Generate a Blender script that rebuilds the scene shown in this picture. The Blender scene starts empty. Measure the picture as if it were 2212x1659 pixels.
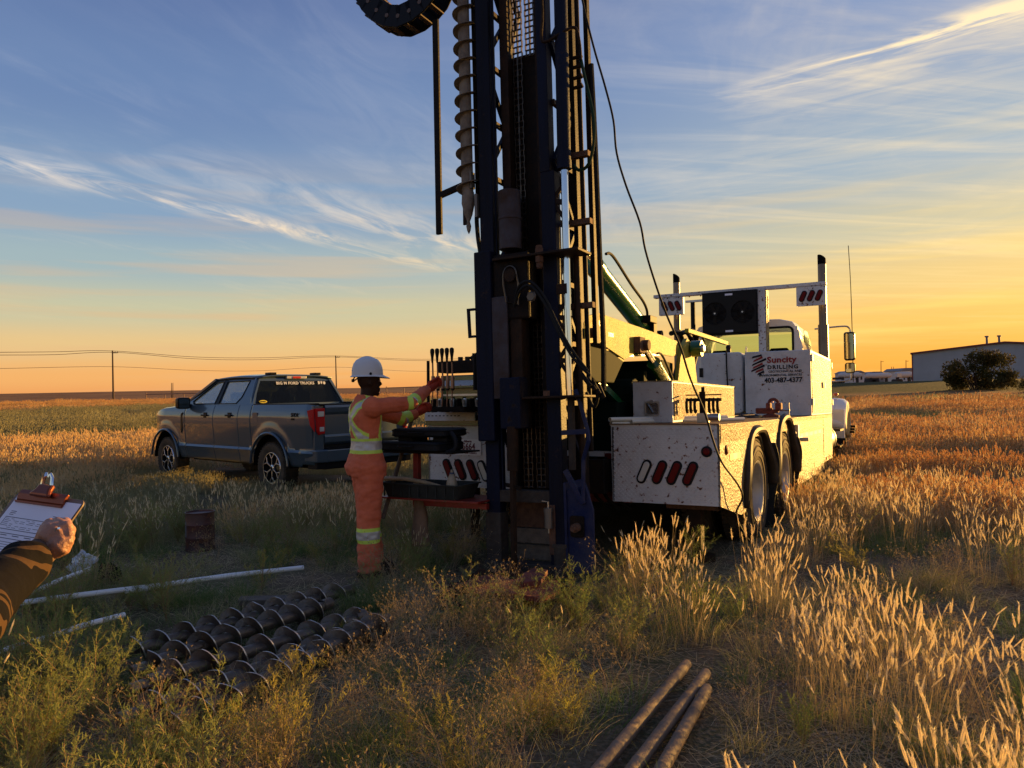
import bpy, bmesh, math, random
import numpy as np
from mathutils import Vector, Matrix, Euler, noise
sc = bpy.context.scene
rnd = random.Random(7)
PI = math.pi
# ------------------------------------------------------------------ camera
FPX, CAM_H = 1650.0, 1.52
ROLL, PITCH = math.radians(1.2), math.atan(18.5 / FPX)
cam_d = bpy.data.cameras.new('camera'); cam = bpy.data.objects.new('camera', cam_d)
sc.collection.objects.link(cam); sc.camera = cam
cam_d.sensor_width = 36; cam_d.lens = 36 * FPX / 2212
cam_d.clip_start = 0.05; cam_d.clip_end = 6000
cam.matrix_world = Matrix.Translation((0, 0, CAM_H)) @ Matrix.Rotation(PI / 2 + PITCH, 4, 'X') @ Matrix.Rotation(-ROLL, 4, 'Z')
# ------------------------------------------------------------------ light
SUN_AZ, SUN_EL = math.radians(56), math.radians(5.0)      # azimuth clockwise from +Y
sun_dir = Vector((math.sin(SUN_AZ) * math.cos(SUN_EL), math.cos(SUN_AZ) * math.cos(SUN_EL), math.sin(SUN_EL)))
sl = bpy.data.lights.new('sun', 'SUN'); sl.energy = 5.0; sl.angle = math.radians(0.6); sl.color = (1.0, 0.55, 0.135)
so = bpy.data.objects.new('sun', sl); sc.collection.objects.link(so)
so.rotation_euler = (-sun_dir).to_track_quat('-Z', 'Y').to_euler()
sc.view_settings.view_transform = 'Standard'; sc.view_settings.look = 'None'
sc.view_settings.gamma = 1; sc.view_settings.use_curve_mapping = False
sc.view_settings.exposure = 1.15

w = bpy.data.worlds.new('World'); sc.world = w; w.use_nodes = True
nt = w.node_tree; nt.nodes.clear()
def N(tree, typ, **kw):
    n = tree.nodes.new(typ)
    for k, v in kw.items():
        if k.startswith('i_'):
            key = k[2:]; n.inputs[int(key) if key.isdigit() else key.replace('_', ' ')].default_value = v
        else: setattr(n, k, v)
    return n
def LK(tree, a, b): tree.links.new(a, b)
def ramp(tree, fac, stops, interp='LINEAR'):
    r = tree.nodes.new('ShaderNodeValToRGB'); r.color_ramp.interpolation = interp
    while len(r.color_ramp.elements) < len(stops): r.color_ramp.elements.new(0.5)
    for e, (p, c) in zip(r.color_ramp.elements, stops):
        e.position = p; e.color = (*(c if hasattr(c, '__len__') else (c, c, c)), 1)
    if fac is not None: LK(tree, fac, r.inputs[0])
    return r
def mth(tree, op, a, b=None, c=None, clamp=False):
    n = tree.nodes.new('ShaderNodeMath'); n.operation = op; n.use_clamp = clamp
    for i, v in enumerate((a, b, c)):
        if v is None: continue
        if isinstance(v, (int, float)): n.inputs[i].default_value = v
        else: LK(tree, v, n.inputs[i])
    return n.outputs[0]
def mixc(tree, fac, a, b, mode='MIX'):
    n = tree.nodes.new('ShaderNodeMix'); n.data_type = 'RGBA'; n.blend_type = mode
    for i, v in ((0, fac), (6, a), (7, b)):
        if isinstance(v, (int, float)): n.inputs[i].default_value = v
        elif isinstance(v, tuple): n.inputs[i].default_value = (*v[:3], 1)
        else: LK(tree, v, n.inputs[i])
    return n.outputs[2]
def srgb(r, g, b):
    f = lambda c: (c / 255 / 12.92) if c / 255 <= 0.04045 else ((c / 255 + 0.055) / 1.055) ** 2.4
    return (f(r), f(g), f(b))
def build_sky():
    t = nt
    tc = N(t, 'ShaderNodeTexCoord'); sep = N(t, 'ShaderNodeSeparateXYZ'); LK(t, tc.outputs['Generated'], sep.inputs[0])
    z = sep.outputs[2]
    # closeness in azimuth to the sun (1 toward it, 0 opposite)
    hx = mth(t, 'MULTIPLY', sep.outputs[0], math.sin(SUN_AZ)); hy = mth(t, 'MULTIPLY', sep.outputs[1], math.cos(SUN_AZ))
    ln = mth(t, 'SQRT', mth(t, 'ADD', mth(t, 'MULTIPLY', sep.outputs[0], sep.outputs[0]), mth(t, 'MULTIPLY', sep.outputs[1], sep.outputs[1])))
    cs = mth(t, 'DIVIDE', mth(t, 'ADD', hx, hy), mth(t, 'MAXIMUM', ln, 0.05))
    near = mth(t, 'MULTIPLY_ADD', cs, 0.5, 0.5, clamp=True)
    fz = mth(t, 'MULTIPLY', z, 1.0)
    away = ramp(t, fz, [(0.0, srgb(222, 146, 84)), (0.028, srgb(228, 166, 98)), (0.065, srgb(216, 182, 126)), (0.105, srgb(186, 182, 150)), (0.16, srgb(150, 168, 172)),
                        (0.22, srgb(126, 150, 176)), (0.34, srgb(100, 124, 164)), (0.50, srgb(80, 100, 146)), (1.0, srgb(80, 98, 140))], 'EASE')
    toward = ramp(t, fz, [(0.0, srgb(238, 150, 46)), (0.035, srgb(240, 164, 54)), (0.075, srgb(240, 180, 76)), (0.125, srgb(226, 188, 108)), (0.18, srgb(196, 184, 146)),
                          (0.26, srgb(154, 168, 178)), (0.42, srgb(128, 146, 180)), (0.6, srgb(88, 108, 152)), (1.0, srgb(80, 98, 140))], 'EASE')
    nf = ramp(t, near, [(0.0, 0.0), (0.60, 0.0), (0.80, 0.20), (0.93, 0.85), (1.0, 1.0)])
    grad = mixc(t, nf.outputs[0], away.outputs[0], toward.outputs[0])
    # physical sky under the same sun, blended in
    ny = N(t, 'ShaderNodeTexSky', sky_type='NISHITA', sun_disc=False, sun_elevation=SUN_EL, sun_rotation=SUN_AZ, air_density=1.0, dust_density=2.0, ozone_density=2.0)
    nys = mixc(t, 1.0, ny.outputs[0], (0.10, 0.10, 0.10), 'MULTIPLY')
    base = mixc(t, 0.12, grad, nys)
    # cirrus: streaked noise on the plane z = 1
    zz = mth(t, 'MAXIMUM', z, 0.02)
    px = mth(t, 'DIVIDE', sep.outputs[0], zz); py = mth(t, 'DIVIDE', sep.outputs[1], zz)
    cmb = N(t, 'ShaderNodeCombineXYZ'); LK(t, px, cmb.inputs[0]); LK(t, py, cmb.inputs[1])
    def cirrus(rot, lx, ly, loc, lo, hi, det=9, dist=1.2):      # noise stretched along the direction rot on the cloud plane
        m = N(t, 'ShaderNodeMapping', vector_type='TEXTURE'); m.inputs['Rotation'].default_value = (0, 0, rot); m.inputs['Scale'].default_value = (lx, ly, 1); m.inputs['Location'].default_value = loc
        LK(t, cmb.outputs[0], m.inputs[0])
        n = N(t, 'ShaderNodeTexNoise'); n.inputs['Scale'].default_value = 1.0; n.inputs['Detail'].default_value = det; n.inputs['Roughness'].default_value = 0.6; n.inputs['Distortion'].default_value = dist
        LK(t, m.outputs[0], n.inputs[0])
        return ramp(t, n.outputs[0], [(lo, 0.0), (hi, 1.0)], 'EASE').outputs[0]
    def band(ang, d, wdt, a0, half):       # streak along the direction ang, offset d from the origin, fading out along its length
        nx, ny_ = math.sin(ang), -math.cos(ang); ax, ay = math.cos(ang), math.sin(ang)
        v = mth(t, 'SUBTRACT', mth(t, 'ADD', mth(t, 'MULTIPLY', px, nx), mth(t, 'MULTIPLY', py, ny_)), d)
        u = mth(t, 'SUBTRACT', mth(t, 'ADD', mth(t, 'MULTIPLY', px, ax), mth(t, 'MULTIPLY', py, ay)), a0)
        c1 = mth(t, 'SUBTRACT', 1.0, mth(t, 'DIVIDE', mth(t, 'ABSOLUTE', v), wdt), clamp=True); c2 = mth(t, 'SUBTRACT', 1.0, mth(t, 'DIVIDE', mth(t, 'ABSOLUTE', u), half), clamp=True)
        return mth(t, 'MULTIPLY', c1, mth(t, 'SQRT', c2))
    A1, A2 = math.radians(62), math.radians(-44)
    fineL = cirrus(A1 + .25, .8, .26, (1.3, 2.2, 0), 0.36, 0.70); fineR = cirrus(A2 + .2, .55, .16, (8, 5, 0), 0.34, 0.68); wide = cirrus(A1 + .1, 3.2, 1.0, (1.7, 4.2, 0), 0.46, 0.72, det=6)
    wideR = cirrus(math.radians(12), 3.2, .55, (4, 9, 0), 0.42, 0.74, det=8)
    tot = None
    for ang, d, wd, a0, half, k, tex in ((A1, -3.30, .22, 3.1, 2.2, 1.15, fineL), (A1, -2.74, .42, 4.3, 2.3, .75, fineL), (A1, -1.6, .8, 3.4, 2.4, .12, fineL),
                                         (A2, -2.42, .13, -.35, .95, 1.5, fineR), (A2, -2.60, .34, -.3, 1.1, .5, fineR), (A2, -3.3, .8, -.6, 2.2, .18, fineR)):
        v = mth(t, 'MULTIPLY', mth(t, 'MULTIPLY', band(ang, d, wd, a0, half), k), tex)
        tot = v if tot is None else mth(t, 'ADD', tot, v)
    tot = mth(t, 'ADD', tot, mth(t, 'MULTIPLY', wide, mth(t, 'MULTIPLY', fineL, 0.16)))
    tot = mth(t, 'ADD', tot, mth(t, 'MULTIPLY', mth(t, 'MULTIPLY', wideR, 0.42), nf.outputs[0]))
    fade = ramp(t, z, [(0.0, 0.0), (0.05, 0.25), (0.14, 0.9), (1.0, 1.0)]).outputs[0]
    cf = mth(t, 'MULTIPLY', tot, fade, clamp=True)
    ccol = ramp(t, z, [(0.0, srgb(250, 196, 120)), (0.16, srgb(240, 208, 160)), (0.3, srgb(212, 208, 206)), (0.6, srgb(196, 202, 220))]).outputs[0]
    ccol2 = mixc(t, mth(t, 'MULTIPLY', nf.outputs[0], 0.7), ccol, srgb(255, 222, 150))
    # thin flat streaks low over the horizon
    m = N(t, 'ShaderNodeMapping'); m.inputs['Scale'].default_value = (2.2, 2.2, 42); LK(t, tc.outputs['Generated'], m.inputs[0])
    n = N(t, 'ShaderNodeTexNoise'); n.inputs['Scale'].default_value = 1.0; n.inputs['Detail'].default_value = 5; LK(t, m.outputs[0], n.inputs[0])
    st = ramp(t, n.outputs[0], [(0.50, 0.0), (0.64, 1.0)]).outputs[0]
    stf = mth(t, 'MULTIPLY', st, ramp(t, z, [(0.0, 0.25), (0.05, 0.5), (0.14, 0.35), (0.3, 0.0)]).outputs[0])
    base = mixc(t, stf, base, mixc(t, nf.outputs[0], srgb(206, 164, 118), srgb(255, 214, 110)))
    col = mixc(t, cf, base, ccol2)
    bg = N(t, 'ShaderNodeBackground'); LK(t, col, bg.inputs[0]); bg.inputs[1].default_value = 0.60
    out = N(t, 'ShaderNodeOutputWorld'); LK(t, bg.outputs[0], out.inputs[0])
build_sky()
# ------------------------------------------------------------------ survey helpers: a pixel of the 2212-wide photograph and a known plane give a point of the place
def _ray(x, y):
    X, Y = x - 1106, 829.5 - y
    c, s = math.cos(ROLL), math.sin(ROLL); X, Y = X * c + Y * s, -X * s + Y * c
    dx, dz = X / FPX, Y / FPX; c, s = math.cos(PITCH), math.sin(PITCH)
    return Vector((dx, c - dz * s, s + dz * c))
def at(x, y, Y):
    r = _ray(x, y); return Vector((0, 0, CAM_H)) + r * (Y / r.y)
def gnd(x, y, z=0.0):
    r = _ray(x, y); return Vector((0, 0, CAM_H)) + r * ((z - CAM_H) / r.z)
# ------------------------------------------------------------------ materials
MATS = {}
def mat(name, col, rough=0.6, metal=0.0, var=0.0, vscale=8, col2=None, bump=0.0, bscale=60, chips=0.0, chipcol=(0.10, 0.035, 0.015), chipscale=18,
        spec=0.5, coat=0.0, grime=0.0, transl=0.0, alpha=None, trans=0.0, emis=None, streak=False):
    if spec == 0.5 and max(col) < 0.09 and not coat and not trans: spec = 0.12        # grimy, matt dark surfaces
    m = bpy.data.materials.new(name); m.use_nodes = True; t = m.node_tree
    b = t.nodes['Principled BSDF']; out = t.nodes['Material Output']
    b.inputs['Roughness'].default_value = rough; b.inputs['Metallic'].default_value = metal
    b.inputs['Specular IOR Level'].default_value = spec; b.inputs['Coat Weight'].default_value = coat
    b.inputs['Coat Roughness'].default_value = 0.06
    if trans: b.inputs['Transmission Weight'].default_value = trans
    tc = N(t, 'ShaderNodeTexCoord'); c = None
    if var or col2:
        n = N(t, 'ShaderNodeTexNoise'); n.inputs['Scale'].default_value = vscale; n.inputs['Detail'].default_value = 6; n.inputs['Roughness'].default_value = 0.65
        if streak:
            mp = N(t, 'ShaderNodeMapping'); mp.inputs['Scale'].default_value = (1, 1, 0.12); LK(t, tc.outputs['Object'], mp.inputs[0]); LK(t, mp.outputs[0], n.inputs[0])
        else: LK(t, tc.outputs['Object'], n.inputs[0])
        c2 = col2 or tuple(x * (1 - var) for x in col)
        r = ramp(t, n.outputs[0], [(0.35, 0.0), (0.68, 1.0)])
        c = mixc(t, r.outputs[0], tuple(col), tuple(c2))
    else: c = tuple(col)
    if grime:
        n = N(t, 'ShaderNodeTexNoise'); n.inputs['Scale'].default_value = 2.7; n.inputs['Detail'].default_value = 8; n.inputs['Roughness'].default_value = 0.7
        LK(t, tc.outputs['Object'], n.inputs[0])
        r = ramp(t, n.outputs[0], [(0.42, 0.0), (0.75, 1.0)])
        c = mixc(t, mth(t, 'MULTIPLY', r.outputs[0], grime), c, (0.09, 0.065, 0.045))
    rsock = None
    if chips:
        n = N(t, 'ShaderNodeTexNoise'); n.inputs['Scale'].default_value = chipscale; n.inputs['Detail'].default_value = 3; LK(t, tc.outputs['Object'], n.inputs[0])
        n2 = N(t, 'ShaderNodeTexNoise'); n2.inputs['Scale'].default_value = chipscale * 0.18; n2.inputs['Detail'].default_value = 2; LK(t, tc.outputs['Object'], n2.inputs[0])
        v = mth(t, 'ADD', n.outputs[0], mth(t, 'MULTIPLY', n2.outputs[0], 0.35))
        r = ramp(t, v, [(0.93 - chips * 0.14, 0.0), (0.945 - chips * 0.14, 1.0)])
        r2 = ramp(t, v, [(0.86 - chips * 0.14, 0.0), (0.95 - chips * 0.14, 0.55)])
        c = mixc(t, r2.outputs[0], c, tuple(min(1, x * 3) for x in chipcol)); c = mixc(t, r.outputs[0], c, chipcol)
    if isinstance(c, tuple): b.inputs['Base Color'].default_value = (*c[:3], 1)
    else: LK(t, c, b.inputs['Base Color'])
    if bump:
        n = N(t, 'ShaderNodeTexNoise'); n.inputs['Scale'].default_value = bscale; n.inputs['Detail'].default_value = 4; LK(t, tc.outputs['Object'], n.inputs[0])
        bp = N(t, 'ShaderNodeBump'); bp.inputs['Strength'].default_value = min(1, bump); bp.inputs['Distance'].default_value = 0.01 * max(1, bump); LK(t, n.outputs[0], bp.inputs['Height']); LK(t, bp.outputs[0], b.inputs['Normal'])
    if transl:
        tr = N(t, 'ShaderNodeBsdfTranslucent'); mx = N(t, 'ShaderNodeMixShader'); mx.inputs[0].default_value = transl
        if isinstance(c, tuple): tr.inputs[0].default_value = (*c[:3], 1)
        else: LK(t, c, tr.inputs[0])
        LK(t, b.outputs[0], mx.inputs[1]); LK(t, tr.outputs[0], mx.inputs[2]); LK(t, mx.outputs[0], out.inputs[0])
    if alpha is not None: b.inputs['Alpha'].default_value = alpha
    MATS[name] = m; return m
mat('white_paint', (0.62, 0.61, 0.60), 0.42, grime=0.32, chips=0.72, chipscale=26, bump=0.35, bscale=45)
mat('white_suntint', (0.36, 0.29, 0.165), 0.34, grime=0.5, chips=1.0, chipscale=26, bump=3.5, bscale=42)  # chipped, grimy white paint; the low sun's gold is mixed into the colour
mat('white_box', (0.60, 0.60, 0.60), 0.42, grime=0.35, chips=0.42, chipscale=22, bump=0.25, bscale=45)
mat('white_clean', (0.74, 0.74, 0.73), 0.28, grime=0.10, coat=0.3)
mat('deck_rust', (0.16, 0.075, 0.04), 0.75, var=0.5, vscale=10, bump=0.4)
mat('rust', (0.14, 0.065, 0.035), 0.85, var=0.6, vscale=14, bump=0.6, bscale=50)
mat('rust_red', (0.22, 0.05, 0.03), 0.8, var=0.6, vscale=9, bump=0.6, bscale=40)
mat('black_steel', (0.010, 0.009, 0.009), 0.6, metal=0.2, var=0.4, vscale=12, col2=(0.024, 0.014, 0.009), bump=0.3)
mat('black_rubber', (0.018, 0.018, 0.018), 0.62, var=0.3, bump=0.2, bscale=90)
mat('rail_suntint', (0.36, 0.25, 0.085), 0.34, col2=(0.20, 0.12, 0.05), vscale=30, chips=1.3, chipscale=34, bump=5, bscale=48)  # chipped, flaking paint with the sun's gold painted into its base colour
mat('tyre', (0.05, 0.042, 0.034), 0.8, col2=(0.12, 0.09, 0.06), vscale=5, bump=0.3, bscale=70)
mat('mast_blue', (0.007, 0.011, 0.032), 0.55, col2=(0.007, 0.006, 0.007), vscale=3.2, chips=0.30, chipscale=14, chipcol=(0.018, 0.010, 0.007), bump=0.35, streak=True)
mat('bright_blue', (0.006, 0.014, 0.062), 0.45, col2=(0.05, 0.05, 0.08), vscale=3.0, bump=0.3)
mat('brown_steel', (0.045, 0.024, 0.014), 0.6, metal=0.2, col2=(0.016, 0.012, 0.010), vscale=7, bump=0.4)
mat('grey_mud', (0.075, 0.062, 0.052), 0.85, col2=(0.035, 0.027, 0.022), vscale=6, bump=0.7, bscale=35)
mat('auger_edge', (0.50, 0.46, 0.42), 0.35, metal=0.7)
mat('auger_steel', (0.20, 0.16, 0.13), 0.46, metal=0.5, col2=(0.10, 0.062, 0.038), vscale=4.5, grime=0.7, bump=0.8, bscale=30)
mat('auger_clay', (0.26, 0.215, 0.165), 0.8, col2=(0.10, 0.07, 0.05), vscale=7, bump=0.7, bscale=40)
mat('chrome', (0.75, 0.76, 0.78), 0.12, metal=1.0)
mat('bright_steel', (0.55, 0.55, 0.55), 0.35, metal=0.9, var=0.3)
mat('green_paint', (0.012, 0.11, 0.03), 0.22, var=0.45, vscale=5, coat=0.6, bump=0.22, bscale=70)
mat('green_suntint', (0.40, 0.34, 0.045), 0.50, var=0.35, vscale=6, spec=0.25, bump=1.2, bscale=90)  # sunward copy of the green paint, golden sunlight put into its colour
mat('tail_red', (0.50, 0.004, 0.006), 0.45, spec=0.2)
mat('red_lens', (0.13, 0.004, 0.004), 0.45, spec=0.15, bump=0.15, bscale=160)
mat('clear_lens', (0.55, 0.52, 0.46), 0.2, coat=0.8, bump=0.3, bscale=160)
mat('black_plastic', (0.012, 0.012, 0.013), 0.35)
mat('dark_glass', (0.02, 0.03, 0.03), 0.05, coat=0.5)
mat('window_glass', (0.62, 0.80, 0.70), 0.02, trans=1.0, spec=0.5); MATS['window_glass'].node_tree.nodes['Principled BSDF'].inputs['IOR'].default_value = 1.02
mat('tinted_glass', (0.035, 0.045, 0.05), 0.03, trans=0.92, spec=0.9); MATS['tinted_glass'].node_tree.nodes['Principled BSDF'].inputs['IOR'].default_value = 1.25
mat('side_glass', (0.62, 0.72, 0.74), 0.02, trans=0.75, spec=1.0); MATS['side_glass'].node_tree.nodes['Principled BSDF'].inputs['IOR'].default_value = 1.9
mat('hole_black', (0.004, 0.004, 0.004), 0.9)
mat('car_paint', (0.050, 0.080, 0.108), 0.30, metal=0.2, coat=0.8)
mat('alloy', (0.62, 0.62, 0.62), 0.25, metal=0.9)
mat('yellow_band', (0.62, 0.80, 0.10), 0.6, bump=0.2)
mat('silver_band', (0.55, 0.53, 0.50), 0.38, metal=0.25, bump=0.4, bscale=120)
def coverall_mat(n, a, b_):
    return mat(n, a, 0.9, col2=b_, vscale=9, bump=0.35, bscale=40)
coverall_mat('coverall', (0.72, 0.17, 0.075), (0.56, 0.115, 0.05))
mat('glove_orange', (0.55, 0.055, 0.02), 0.8, var=0.4, vscale=22, bump=0.4)
mat('glove_cuff', (0.16, 0.10, 0.07), 0.8, var=0.3)
mat('skin_dark', (0.045, 0.022, 0.014), 0.5, var=0.2)
mat('skin', (0.42, 0.20, 0.12), 0.5, var=0.25, vscale=25, bump=0.3, bscale=150)
mat('nail', (0.55, 0.33, 0.25), 0.3)
mat('helmet_white', (0.68, 0.68, 0.68), 0.4, grime=0.12)
mat('boot', (0.03, 0.02, 0.015), 0.7, var=0.3)
mat('black_bag', (0.016, 0.016, 0.018), 0.6, bump=0.6, bscale=25)
mat('grey_tub', (0.045, 0.048, 0.045), 0.6, var=0.4, vscale=9, bump=0.2)
mat('red_frame', (0.28, 0.022, 0.014), 0.45, var=0.5, vscale=9, chips=0.6, bump=0.3)
mat('wood', (0.33, 0.20, 0.10), 0.7, col2=(0.18, 0.10, 0.05), vscale=11, bump=0.3)
mat('wood_grey', (0.16, 0.12, 0.085), 0.85, var=0.5, vscale=12, bump=0.5)
mat('jug', (0.50, 0.40, 0.27), 0.35, var=0.4, vscale=9, transl=0.3)
mat('sack', (0.22, 0.14, 0.09), 0.9, var=0.4, bump=0.5)
mat('rag', (0.30, 0.22, 0.16), 0.9, var=0.4, bump=0.5)
mat('pvc', (0.84, 0.83, 0.82), 0.38, grime=0.12)
mat('pvc_cream', (0.66, 0.62, 0.52), 0.4)
mat('plastic_film', (0.75, 0.78, 0.82), 0.12, trans=0.35, spec=0.9, transl=0.4)
mat('black_cloth', (0.008, 0.008, 0.008), 0.95)
mat('paper', (0.80, 0.78, 0.86), 0.8)
mat('ink', (0.05, 0.05, 0.07), 0.8)
mat('ink_red', (0.33, 0.02, 0.02), 0.6)
mat('ink_black', (0.02, 0.02, 0.03), 0.6)
mat('ink_silver', (0.62, 0.62, 0.62), 0.5)
mat('ink_ghost', (0.40, 0.42, 0.14), 0.4)
mat('plate_ink', (0.13, 0.02, 0.03), 0.6)
mat('reflector_orange', (0.62, 0.20, 0.06), 0.5); mat('reflector_pale', (0.62, 0.42, 0.26), 0.5)
mat('sticker_yellow', (0.75, 0.60, 0.03), 0.5)
mat('hardboard', (0.20, 0.13, 0.09), 0.55, var=0.25)
mat('copper', (0.24, 0.06, 0.028), 0.34, metal=0.8)
mat('camo', (0.030, 0.022, 0.018), 0.95, bump=0.2)
def camo():
    m = MATS['camo']; t = m.node_tree; b = t.nodes['Principled BSDF']; tc = N(t, 'ShaderNodeTexCoord')
    n = N(t, 'ShaderNodeTexNoise'); n.inputs['Scale'].default_value = 8.5; n.inputs['Detail'].default_value = 0.6; n.inputs['Distortion'].default_value = 0.9; LK(t, tc.outputs['Object'], n.inputs[0])
    r = ramp(t, n.outputs[0], [(0.0, (0.005, 0.004, 0.005)), (0.52, (0.065, 0.036, 0.018)), (0.60, (0.006, 0.005, 0.005))], 'CONSTANT'); LK(t, r.outputs[0], b.inputs['Base Color'])
camo()
mat('corrugated', (0.44, 0.45, 0.47), 0.5, var=0.15, vscale=0.4)
mat('roof_trim', (0.20, 0.035, 0.03), 0.6)
mat('far_white', (0.55, 0.52, 0.50), 0.6); mat('far_grey', (0.20, 0.20, 0.21), 0.7); mat('far_dark', (0.06, 0.05, 0.045), 0.9)
mat('pole_wood', (0.09, 0.055, 0.035), 0.9, var=0.3); mat('wire_dark', (0.03, 0.02, 0.02), 0.7)
mat('fence_steel', (0.22, 0.12, 0.08), 0.7)
mat('bush_leaf', (0.045, 0.055, 0.018), 0.8, col2=(0.09, 0.06, 0.02), vscale=0.8, transl=0.3)
mat('bark', (0.06, 0.04, 0.03), 0.9)
# ------------------------------------------------------------------ mesh builder
class MB:
    def __init__(s): s.v = []; s.f = []; s.m = []; s.cur = 0; s.xf = None
    def add(s, vs, fs):
        o = len(s.v)
        s.v += [tuple(s.xf @ Vector(p)) if s.xf else tuple(p) for p in vs]
        s.f += [tuple(i + o for i in f) for f in fs]; s.m += [s.cur] * len(fs); return s
    def box(s, x0, x1, y0, y1, z0, z1):
        v = [(x, y, z) for z in (z0, z1) for y in (y0, y1) for x in (x0, x1)]
        return s.add(v, [(0, 2, 3, 1), (4, 5, 7, 6), (0, 1, 5, 4), (2, 6, 7, 3), (0, 4, 6, 2), (1, 3, 7, 5)])
    def bar(s, p0, p1, w_, h, up=(0, 0, 1)):
        p0, p1 = Vector(p0), Vector(p1); d = (p1 - p0).normalized(); up = Vector(up)
        if abs(d.dot(up)) > 0.98: up = Vector((0, 1, 0))
        a = d.cross(up).normalized() * w_ / 2; b = a.cross(d).normalized() * h / 2
        v = [p + i * a + j * b for p in (p0, p1) for i, j in ((-1, -1), (1, -1), (1, 1), (-1, 1))]
        return s.add(v, [(0, 1, 2, 3), (7, 6, 5, 4), (0, 4, 5, 1), (1, 5, 6, 2), (2, 6, 7, 3), (3, 7, 4, 0)])
    def cyl(s, p0, p1, r0, r1=None, n=12, caps=True, sx=1.0):
        r1 = r0 if r1 is None else r1; p0, p1 = Vector(p0), Vector(p1); d = (p1 - p0).normalized()
        up = Vector((0, 0, 1)) if abs(d.z) < 0.9 else Vector((0, 1, 0))
        a = d.cross(up).normalized(); b = a.cross(d)
        v = []
        for p, r in ((p0, r0), (p1, r1)):
            for i in range(n): th = 2 * PI * i / n; v.append(p + (a * math.cos(th) * sx + b * math.sin(th)) * r)
        f = [(i, (i + 1) % n, n + (i + 1) % n, n + i) for i in range(n)]
        if caps: f += [tuple(range(n))[::-1], tuple(range(n, 2 * n))]
        return s.add(v, f)
    def tube(s, pts, r, n=8, caps=True):
        pts = [Vector(p) for p in pts]; k = len(pts); rs = r if hasattr(r, '__len__') else [r] * k
        v = []; a = None
        for i, p in enumerate(pts):
            d = (pts[min(i + 1, k - 1)] - pts[max(i - 1, 0)]).normalized()
            if a is None: a = d.cross(Vector((0.13, 0.31, 0.94)) if abs(d.z) < 0.9 else Vector((0, 1, 0))).normalized()
            else: a = (a - d * a.dot(d)).normalized()
            b = a.cross(d)
            for j in range(n): th = 2 * PI * j / n; v.append(p + (a * math.cos(th) + b * math.sin(th)) * rs[i])
        f = [(i * n + j, i * n + (j + 1) % n, (i + 1) * n + (j + 1) % n, (i + 1) * n + j) for i in range(k - 1) for j in range(n)]
        if caps: f += [tuple(range(n))[::-1], tuple(range((k - 1) * n, k * n))]
        return s.add(v, f)
    def rings(s, rings, close=True):          # list of rings (equal point counts)
        n = len(rings[0]); v = [p for r in rings for p in r]
        f = [(i * n + j, i * n + (j + 1) % n, (i + 1) * n + (j + 1) % n, (i + 1) * n + j) for i in range(len(rings) - 1) for j in range(n)]
        if close: f += [tuple(range(n))[::-1], tuple(range((len(rings) - 1) * n, len(rings) * n))]
        return s.add(v, f)
    def lathe(s, prof, c=(0, 0, 0), axis='z', n=24, caps=False):   # prof: (radius, height)
        v = []
        for r, h in prof:
            for i in range(n):
                th = 2 * PI * i / n; x, y = r * math.cos(th), r * math.sin(th)
                q = {'z': (x, y, h), 'x': (h, x, y), 'y': (x, h, y)}[axis]; v.append((q[0] + c[0], q[1] + c[1], q[2] + c[2]))
        k = len(prof); f = [(i * n + j, i * n + (j + 1) % n, (i + 1) * n + (j + 1) % n, (i + 1) * n + j) for i in range(k - 1) for j in range(n)]
        if caps: f += [tuple(range(n))[::-1], tuple(range((k - 1) * n, k * n))]
        return s.add(v, f)
    def prism(s, poly, lo, hi, axis='x'):     # poly of 2D points; extruded along axis
        def q(a, b, h): return {'x': (h, a, b), 'y': (a, h, b), 'z': (a, b, h)}[axis]
        n = len(poly); v = [q(a, b, lo) for a, b in poly] + [q(a, b, hi) for a, b in poly]
        f = [tuple(range(n))[::-1], tuple(range(n, 2 * n))] + [(i, (i + 1) % n, n + (i + 1) % n, n + i) for i in range(n)]
        return s.add(v, f)
    def ball(s, c, r, n=12, m=8, sc_=(1, 1, 1)):
        v = []; 
        for i in range(m + 1):
            ph = PI * i / m
            for j in range(n): th = 2 * PI * j / n; v.append((c[0] + r * sc_[0] * math.sin(ph) * math.cos(th), c[1] + r * sc_[1] * math.sin(ph) * math.sin(th), c[2] + r * sc_[2] * math.cos(ph)))
        f = [(i * n + j, i * n + (j + 1) % n, (i + 1) * n + (j + 1) % n, (i + 1) * n + j) for i in range(m) for j in range(n)]
        return s.add(v, f)
    def build(s, name, m, parent=None, smooth=False, bevel=0.0, loc=None, kind=None, label=None, fix=True, seg=2):
        me = bpy.data.meshes.new(name); me.from_pydata([tuple(p) for p in s.v], [], s.f)
        ms = m if isinstance(m, (list, tuple)) else [m]
        for x in ms: me.materials.append(MATS[x] if isinstance(x, str) else x)
        if len(ms) > 1: me.polygons.foreach_set('material_index', s.m)
        if fix:
            bm = bmesh.new(); bm.from_mesh(me); bmesh.ops.remove_doubles(bm, verts=bm.verts, dist=1e-6); bmesh.ops.recalc_face_normals(bm, faces=bm.faces); bm.to_mesh(me); bm.free()
        if smooth: me.polygons.foreach_set('use_smooth', [True] * len(me.polygons)); me.set_sharp_from_angle(angle=math.radians(38))
        me.update()
        o = bpy.data.objects.new(name, me); sc.collection.objects.link(o)
        if parent is not None: o.parent = parent
        if loc is not None: o.location = loc
        if bevel:
            b = o.modifiers.new('edge', 'BEVEL'); b.width = bevel; b.segments = seg; b.limit_method = 'ANGLE'; b.angle_limit = math.radians(35)
        if kind: o['kind'] = kind
        if label: o['label'] = label
        return o
def tag(o, label, cat, group=None):
    o['label'] = label; o['category'] = cat
    if group: o['group'] = group
    return o
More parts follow.
